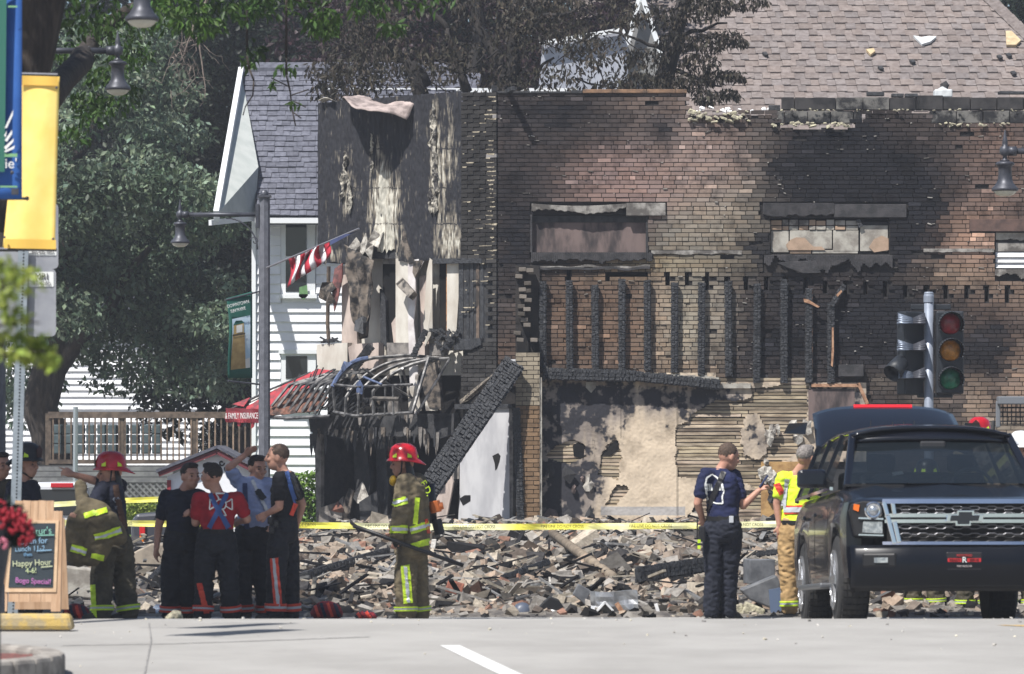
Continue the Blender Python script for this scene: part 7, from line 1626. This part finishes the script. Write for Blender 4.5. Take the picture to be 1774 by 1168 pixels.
b = MB(); b.ball(P(689, 940, Dj-.25), (.05,.05,.06)); b.build('glove', mat('dark glove', C(50,52,50), rough=.8), t, smooth=True)
PP = thing('pike_pole', P(700, 940, Dj-.3), 'long black pike pole with hooked tip held by the coated firefighter', 'tool')
b = MB(); b.tube([P(612,911,Dj-.34), P(700,943,Dj-.31), P(803,980,Dj-.28)], .021, 8); b.build('shaft', M_hblk, PP, smooth=True)
b = MB(); b.tube([P(616,912,Dj-.34), P(609,906,Dj-.34), P(606,899,Dj-.34)], [.02,.018,.005], 7); b.tube([P(618,914,Dj-.34), P(622,922,Dj-.34), P(619,926,Dj-.34)], [.016,.014,.005], 7); b.build('hook', M_hblk, PP)
# navy uniform man looking at his phone
Dn = 39.3
t, J, A = person('man in navy uniform shirt with white outline print looking at his phone', Dn, dict(head=(1263,792),sho_l=(1222,826,-.06),sho_r=(1272,828,.06),elb_l=(1208,874,-.06),wri_l=(1218,900,.12),elb_r=(1288,878,.02),wri_r=(1314,851,.02),hip_l=(1234,912),hip_r=(1270,912),kne_l=(1236,990,0),kne_r=(1264,990,.05),ank_l=(1232,1080,-.02),ank_r=(1262,1080,.08)), 118, 142, topm=mat('navy uniform cotton', C(36,44,84), C(28,34,66), rough=.9, scale=8), trm=M_navyp, hair=M_hair_l, baggy=1.22, seed=9, tilt=-12, hands=('relax','grip'), belly=1, k=1.04)
wrap(A['shirt'], line(P(1253, 818, Dn), P(1216, 905, Dn), FWD, 22), .05, M_hblk, 'radio_strap', A['shirt'], .012)
out = [(1223,828),(1232,822),(1242,828),(1249,838),(1253,850),(1250,862),(1251,872),(1240,872),(1229,868),(1223,856),(1220,842),(1223,828)]
for a, c in zip(out, out[1:]): wrap(A['shirt'], line(P(*a, Dn), P(*c, Dn), FWD, 5), .014, M_let, 'print_outline', A['shirt'], .008)
for (x0, x1) in ((1222,1236),(1240,1253)):
    for q in range(3): wrap(A['shirt'], line(P(x0+q*4.6, 838, Dn), P(x0+q*4.6+2, 850, Dn), FWD, 4), .018, M_let, 'print_letter', A['shirt'], .008)
b = MB(); b.box(P(1323, 834, Dn+.02), (.018,.075,.15), Matrix.Rotation(R(35), 3, 'Y')); tag(b.build('phone', mat('dark blue phone', C(50,60,96), rough=.3), bevel=.006), 'dark phone held up by the navy uniform man', 'phone')
b = MB(); b.box(P(1216, 925, Dn-.13), (.07,.06,.16)); rad_ = b.build('radio', M_hblk, t, bevel=.012); b = MB(); b.tube([P(1208,935,Dn-.14), P(1208,895,Dn-.14)], .008, 5); b.build('radio_antenna', M_hblk, rad_); b = MB(); b.box(P(1211,938,Dn-.17), (.03,.02,.035)); b.box(P(1211,948,Dn-.17), (.03,.02,.035)); b.build('radio_light', M_lime, rad_)
b = MB(); b.box(P(1267, 900, Dn-.16), (.045,.02,.07)); b.build('badge', M_sil, t, bevel=.004)
# vest man half behind the car
Dv = 40.3
t, J, A = person('grey haired man in lime safety vest standing behind the black car', Dv, dict(head=(1397,794),sho_l=(1356,832),sho_r=(1404,832,.1),elb_l=(1346,876,.02),wri_l=(1350,910,.0),elb_r=(1416,880,.1),wri_r=(1412,912,.05),hip_l=(1364,918),hip_r=(1398,918),kne_l=(1366,996),kne_r=(1396,996,.06),ank_l=(1368,1080),ank_r=(1398,1080,.1)), 140, 165, topm=M_vest, trm=M_tanp, hair=M_hair_g, baggy=1.3, band=LIM, seed=10, belly=1, k=1.02)
for (a, c, m, w_) in (((1350,884),(1410,882),M_org,.09),((1350,884),(1410,882),M_sil,.05),((1362,830),(1358,880),M_sil,.045),((1390,816),(1414,818),mat('red collar', C(200,40,50), rough=.8),.1),((1346,838),(1354,856),M_org,.06)): wrap(A['shirt'], line(P(*a, Dv), P(*c, Dv), FWD, 14), w_, m, 'vest_band', A['shirt'], .009 if m is not M_sil else .014)
# two firefighters beyond the car
for (u, yw, hm, lb, sd, v0) in ((1690, -20, M_hred, 'firefighter in red helmet behind the black car roof', 11, 758), (1764, 30, M_hwht, 'firefighter in white helmet behind the black car bonnet side', 12, 782), (1600, 160, M_hblk, 'firefighter in olive trousers crouched out of sight behind the black car', 13, 830)):
    dv = v0-806; t, J, A = person(lb, 41.2+.3*(sd-11), dict(head=(u+6,806+dv),sho_l=(u-28,846+dv),sho_r=(u+30,846+dv),elb_l=(u-36,888+dv),wri_l=(u-26,920+dv,-.15),elb_r=(u+38,888+dv),wri_r=(u+24,920+dv,-.15),hip_l=(u-16,934+dv*.6),hip_r=(u+18,934+dv*.6),kne_l=(u-18,1006),kne_r=(u+20,1006),ank_l=(u-18,1080),ank_r=(u+22,1080)), yw, yw, top='jacket', topm=M_tan, trm=M_olive, helmet=hm, baggy=1.45, band=LIM, seed=sd, hair=M_hair_b)
# ------------------------------------------------------------------ rubble field
rr = random.Random(99)
def sstep(a, b_, x): t = max(0, min(1, (x-a)/(b_-a))); return t*t*(3-2*t)
def mound(x, y):
    t = sstep(39.6, 58, y); fade = sstep(-7.5, -5.5, x)*(1-sstep(7.5, 9, x))
    left = .45+.55*sstep(-4.2, -2.2, x)
    h = (.02+.40*t)*left*fade+.10*fade*sstep(39.6, 41.5, y)*(nz(x*.9, y*.6)+.6*nz(x*2.3, y*1.6, 3))*(.4+.6*left)
    return gz(y)+max(-.02, h)-.09*(1-sstep(39.5, 40.4, y))
M_ash = mat('ash and dust', C(140,134,126), C(84,80,78), rough=.95, scale=3.5, bump=1., bscale=22, lo=.35, hi=.65, nrough=.75)
b = MB(); b.grid(lambda s, t: (lambda x, y: (x, y, mound(x, y)+.012))(-9+18*s, 39.5+19.85*t), 110, 110); o = b.build('rubble_mound', M_ash, smooth=True); stuff(o, 'ash and dust heap under the rubble')
o['category'] = 'rubble'
CHC = [((196,174,154),3),((182,166,150),5),((214,202,184),4),((190,184,176),5),((160,154,146),4),((136,124,114),2),((84,82,82),3),((46,46,48),2),((174,134,116),1)]
CHL = [c for c, n in CHC for _ in range(n)]
def chunk_pts(c, sz, r):
    rot = Matrix.Rotation(r.uniform(0, 6.28), 3, 'Z') @ Matrix.Rotation(r.gauss(0, .45), 3, 'X') @ Matrix.Rotation(r.gauss(0, .45), 3, 'Y'); vs = []
    for (a, b_, d) in ((-1,-1,-1),(1,-1,-1),(1,1,-1),(-1,1,-1),(-1,-1,1),(1,-1,1),(1,1,1),(-1,1,1)):
        vs.append(Vector(c)+rot @ Vector((a*sz[0]/2*r.uniform(.62, 1.08), b_*sz[1]/2*r.uniform(.62, 1.08), d*sz[2]/2*r.uniform(.62, 1.08))))
    return vs
M_chunk = mat('rubble chunk', (1,1,1), (.66,.65,.64), rough=.93, scale=13, attr=True, bump=.6, bscale=50, spec=.15); M_chunk1 = mat('rubble chunk single', (1,1,1), (.66,.65,.64), rough=.93, scale=13, objcol=True, bump=.6, bscale=50, spec=.15)
mb = MB(); tg_ = [0, 0, 0]; n = 0
proto = []
for k in range(14):
    q = MB(); q.add(chunk_pts((0,0,0), (1, .55+.3*rr.random(), .4+.3*rr.random()), rr), BOXF); me = q.mesh('chunk'); me.materials.append(M_chunk1); proto.append(me)
single = 0
for i in range(21000):
    y = 39.9+19.0*rr.random()**.85; x = -6.6+14.6*rr.random()
    u = CX+x/y*F
    dens = .25+.75*sstep(-4.5, -2.5, x)
    if rr.random() > dens: continue
    s = rr.choice((.04, .05, .06, .08, .1, .13, .18))*rr.uniform(.65, 1.15)*(1 if y > 44 else .85)
    if rr.random() < .02: s *= 1.8
    c = rr.choice(CHL); g = rr.uniform(.7, 1.1)*.66; col = tuple(v_*g for v_ in lin(c))
    if nz(x*.5, y*.4, 7) > .2 and rr.random() < .7: col = tuple(v_*.22 for v_ in col)
    p = Vector((x, y, mound(x, y)+s*.12))
    if s > .1 and 42 < y < 56 and 540 < u < 1420 and single < 298:
        o = link('rubble_chunk', rr.choice(proto)); o.location = p+Vector((0,0,.03)); o.scale = (s*1.15, s*1.0, s*.95); o.rotation_euler = (rr.gauss(0, .4), rr.gauss(0, .4), rr.uniform(0, 6.28)); o.color = (*col, 1)
        dark = sum(col) < .12; red = col[0] > col[2]*1.5
        tag(o, 'blackened chunk of masonry lying in the rubble' if dark else ('broken tan brick lying in the rubble' if red else 'pale grey chunk of masonry lying in the rubble'), 'rubble', 'blackened chunks in the rubble' if dark else ('broken bricks in the rubble' if red else 'pale chunks in the rubble')); single += 1
    else: mb.add(chunk_pts(p, (s*1.3, s*.9, s*.7), rr), BOXF, col)
for k in range(520):       # slivers, laths and twisted strips
    y = 41.3+17*rr.random(); x = -5.5+13*rr.random(); L_ = rr.uniform(.15, .7); a = rr.uniform(0, 6.28); p = Vector((x, y, mound(x, y)+.06+.1*rr.random())); d = Vector((math.cos(a), math.sin(a), rr.gauss(0, .25)))*L_/2
    col = rr.choice(((.012,.012,.014),(.02,.02,.022),(.3,.27,.22),(.2,.2,.2),(.42,.40,.37))); mb.span(p-d, p+d, rr.uniform(.015, .07), rr.uniform(.01, .03), up=(0,0,1), col=col)
o = mb.build('rubble', M_chunk); stuff(o, 'broken bricks, masonry and charred slivers strewn before the burnt wall'); o['category'] = 'rubble'
def RG(u, v, D, up=0.): p = P(u, v, D); return p
def item(name, mb, m, label, cat, **k): return tag(mb.build(name, m, **k), label, cat)
# large timbers and pipe
tag(charbeam('charred_beam', P(1105, 996, 45.5), P(1222, 978, 46.0), .15, .14, None, 301, .05), 'short charred beam end lying flat in the rubble by the navy uniform man', 'beam')
tag(charbeam('charred_beam', P(528, 1004, 46), P(668, 962, 50), .16, .12, None, 302, .05), 'charred timber lying in the rubble at the foot of the leaning beam', 'beam')
tag(charbeam('charred_beam', P(870, 1002, 46), P(950, 974, 47), .06, .05, None, 303, .05), 'thin charred stick across the brick rubble', 'beam')
tag(charbeam('charred_beam', P(1010, 955, 51), P(1076, 940, 52), .06, .05, None, 304, .05), 'thin charred stick below the pale plaster wall', 'beam')
tag(charbeam('charred_beam', P(1310, 960, 46), P(1400, 952, 46), .05, .05, None, 305, .05), 'charred rod lying near the vest man', 'beam')
b = MB(); b.tube([P(958, 925, 51.5), P(1062, 1000, 46.6)], .062, 12); item('brown_pipe', b, mat('dusty brown pipe', C(150,136,118), C(120,108,94), rough=.7, scale=9), 'brown round pipe sloping down into the rubble', 'pipe', smooth=True)
b = MB(); b.prism([P(x, y, 56) for x, y in ((795,850),(806,838),(800,905),(782,935),(766,940))], (0,.03,0)); 
M_tin = mat('dented sheet metal', C(200,202,204), C(150,152,156), rough=.35, metal=.55, scale=5, bump=.4, bscale=9); M_tind = mat('grey painted metal', C(120,122,126), C(90,92,96), rough=.55, scale=6, bump=.3)
D4 = 40.4
b = MB(); b.grid(lambda s, t: P(1022+82*s+3*t, 1024+50*t+2*math.sin(s*5), D4+.1+.05*nz(s*3, t*3)), 10, 6); item('metal_sheet', b, M_tin, 'dented silver sheet metal panel at the edge of the rubble', 'metal panel', solid=.02)
BH = thing('small_crate', P(1055, 1072, D4-.1), 'cream crate of gable shape leaning on the silver panel', 'crate')
b = MB(); b.prism([P(x, y, D4-.1) for x, y in ((1036,1074),(1036,1056),(1048,1044),(1060,1056),(1060,1074))], (0,.12,0)); b.build('front', M_cblk, BH); b = MB(); b.span(P(1034,1058,D4-.12), P(1048,1043,D4-.12), .02, .16); b.span(P(1048,1043,D4-.12), P(1062,1058,D4-.12), .02, .16); b.build('roof', M_wht, BH); b = MB(); b.span(P(1068,1045,D4-.1), P(1084,1070,D4-.1), .05, .06); b.build('torn_flap', M_raw, BH)
MBX = thing('black_box', P(958, 1072, D4), 'open black box with a white and red lid inside', 'box')
b = MB(); b.prism([P(x, y, D4) for x, y in ((936,1072),(934,1052),(952,1034),(968,1040),(982,1060),(978,1072))], (0,.3,0)); b.build('shell', M_blkpl, MBX, bevel=.01); b = MB(); b.tube([P(950,1064,D4-.04), P(952,1064,D4+.02)], .05, 14); b.build('red_lid', mat('red lid', C(170,40,44), rough=.5), MBX); b = MB(); b.ball(P(956,1065,D4-.05), (.05,.03,.055)); b.build('white_knob', M_let, MBX, smooth=True)
b = MB(); b.lathe(P(905,1061,D4), [(.08,-.06),(.10,-.02),(.10,.04),(.075,.09),(.03,.10)], 16, axis=Matrix.Rotation(R(70), 3, 'X')); item('lantern', b, mat('blue grey plastic', C(84,92,108), rough=.4), 'blue grey lantern housing lying beside the open black box', 'lantern', smooth=True)
b = MB(); b.prism([P(x, y, D4+.4) for x, y in ((992,1030),(1002,1012),(1024,1024),(1014,1048))], (0,.2,0)); item('small_monitor', b, M_tind, 'grey box like a small screen tipped on its corner in the rubble', 'box', bevel=.01)
b = MB(); b.span(P(1136,1046,D4), P(1144,1073,D4), .035, .03); item('white_stick', b, M_wht, 'short white stick standing at the road edge', 'stick')
b = MB(); b.box(P(1304,1060,D4), (.22,.2,.15), Matrix.Rotation(.4, 3, 'Y')); item('cream_block', b, M_foam, 'cream coloured block beside the navy uniform man boots', 'block', bevel=.02)
b = MB(); b.box(P(1283,1058,D4), (.09,.1,.14), Matrix.Rotation(-.3, 3, 'Y')); item('cream_block', b, M_foam, 'narrow cream block between the boots and the wide cream block', 'block', bevel=.02)
b = MB(); b.prism([P(x, y, D4+.6) for x, y in ((1282,1022),(1345,996),(1352,1010),(1350,1060),(1300,1040))], (0,.25,0)); item('metal_duct', b, M_tind, 'grey sheet duct lying tilted behind the navy uniform man', 'duct', bevel=.02)
b = MB(); b.prism([P(x, y, D4+.1) for x, y in ((1332,1022),(1352,1018),(1354,1074),(1336,1074))], (0,.04,0)); item('blue_board', b, mat('dull blue panel', C(96,112,140), rough=.6), 'dull blue flat panel leaning beside the vest man', 'panel')
b = MB(); b.box(P(1315,990,44), (.3,.3,.28), Matrix.Rotation(.2, 3, 'Z')); item('steel_cabinet', b, M_tind, 'dark steel cabinet half buried behind the navy uniform man', 'cabinet', bevel=.01)
b = MB(); b.box(P(788,1018,43), (.19,.16,.14), Matrix.Rotation(.3, 3, 'Y')); item('red_brick_lump', b, mat('raw red brick', C(176,112,92), C(140,90,76), scale=12, bump=.6), 'solid red brick lump standing out of the grey rubble', 'brick', bevel=.012)
b = MB(); b.prism([P(x, y, 41) for x, y in ((250,1078),(258,1060),(300,1062),(330,1078))], (0,.8,.05)); item('pale_tarp', b, mat('pale blue sheet', C(190,200,214), rough=.7), 'pale blue sheet on the ground behind the firefighters', 'sheet')
b = MB(); b.box(P(150,1010,44), (.55,.4,.34), Matrix.Rotation(.1, 3, 'Y')); item('brick_block', b, M_cblk, 'pale masonry block behind the pointing firefighter', 'block', bevel=.02)
b = MB(); b.prism([P(x, y, 50) for x, y in ((225,960),(262,942),(300,945),(320,1000),(240,1010))], (0,.6,0)); item('dusty_slab', b, mat('dusty tan slab', C(170,158,142), C(140,130,118), scale=5, bump=.4), 'dusty tan slab lying tilted near the grey car', 'slab', bevel=.02)
charm = charbeam('charred_beam', P(232,1030,46), P(300,965,48), .05, .05, None, 306, .05); tag(charm, 'thin burnt pole leaning on the dusty slab', 'beam')
# kit bags and helmets laid on the ground
M_kr = mat('red kit cloth', C(150,40,50), C(110,30,40), rough=.8, scale=9); M_kb = mat('navy kit cloth', C(44,50,74), C(34,40,60), rough=.8, scale=9)
def kit(u, v, wpx, hpx, D, label, seed, m1, m2):
    T = thing('kit_bag', P(u, v, D), label, 'bag'); s = F/D; b = MB(); c = P(u, v-hpx*.45, D); c.z = gz(D)+hpx/s*.45
    b.ball(c, (wpx/s/2, .16, hpx/s*.5)); b.ball(c+Vector((wpx/s*.2, 0, -hpx/s*.15)), (wpx/s*.35, .14, hpx/s*.35)); b.ball(c-Vector((wpx/s*.22, 0, hpx/s*.15)), (wpx/s*.33, .14, hpx/s*.33)); bd = fuse(b, 'bag_body', m1, T, .012, 3, .012, seed, 14)
    for q in range(4):
        x = (q-1.5)*wpx/s*.22; wrap(bd, line(c+Vector((x-.02, 0, hpx/s*.4)), c+Vector((x+.03, 0, -hpx/s*.3)), FWD, 10), .03, m2 if q % 2 else M_org, 'bag_strap', bd, .006)
kit(566, 1072, 52, 32, 39.6, 'red and navy kit bag heaped on the road behind the tall man', 1, M_kr, M_kb); kit(502, 1073, 30, 30, 39.2, 'navy kit bag with orange straps at the tall man boots', 2, M_kb, M_kr); kit(634, 1072, 36, 14, 39.6, 'flat dark kit bag lying alone beyond the tall man', 3, M_kb, M_kr); kit(132, 1080, 46, 32, 37.6, 'red kit bag behind the parking stop', 4, M_kr, M_kb)
# chips on the near road
mb = MB()
for k in range(130):
    y = 26.2+7.2*rr.random()**.5; x = -4.2+9.5*rr.random(); s = rr.choice((.006, .009, .014, .02))*rr.uniform(.7, 1.2); c = rr.choice(((.62,.60,.56),(.5,.48,.44),(.3,.29,.28),(.66,.62,.5)))
    mb.add(chunk_pts((x, y, gz(y)+s*.3), (s*1.4, s, s*.7), rr), BOXF, c)
o = mb.build('road_chips', M_chunk); stuff(o, 'pale chips of debris scattered over the road'); o['category'] = 'debris'
b = MB(); b.add(chunk_pts(P(304, 1071, 33.0), (.17,.13,.09), rr), BOXF); b.add(chunk_pts(P(299, 1073, 32.9), (.09,.08,.05), rr), BOXF); item('foam_chunk', b, M_foam, 'pale yellow foam chunk on the road before the navy shirt man', 'debris', bevel=.012)
b = MB(); b.box(P(180, 1077, 34), (.22,.06,.03)); item('white_scrap', b, M_wht, 'flat white scrap at the pointing firefighter boots', 'debris', bevel=.006)
# ------------------------------------------------------------------ smoke and air
def volume(name, dens, col, noisy=0.):
    m = bpy.data.materials.new(name); m.use_nodes = True; t = m.node_tree; t.nodes.remove(t.nodes['Principled BSDF']); v = t.nodes.new('ShaderNodeVolumePrincipled'); v.inputs['Color'].default_value = (*col, 1); v.inputs['Density'].default_value = dens; v.inputs['Anisotropy'].default_value = .2
    t.links.new(v.outputs[0], t.nodes['Material Output'].inputs['Volume'])
    if noisy:
        g = t.nodes.new('ShaderNodeNewGeometry'); n_ = t.nodes.new('ShaderNodeTexNoise'); n_.inputs['Scale'].default_value = noisy; n_.inputs['Detail'].default_value = 4; t.links.new(g.outputs['Position'], n_.inputs['Vector'])
        mr = t.nodes.new('ShaderNodeMapRange'); mr.inputs[1].default_value = .42; mr.inputs[2].default_value = .7; mr.inputs[4].default_value = dens; t.links.new(n_.outputs[0], mr.inputs[0]); t.links.new(mr.outputs[0], v.inputs['Density'])
    return m
if HAZE > 0:
    mh = volume('thin smoke haze', HAZE, (.86,.9,1.)); b = MB(); b.box((0, 54, 10.4), (130, 124, 24.4)); o = b.build('haze', mh); stuff(o, 'thin bluish smoke haze hanging over the street'); o['category'] = 'haze'
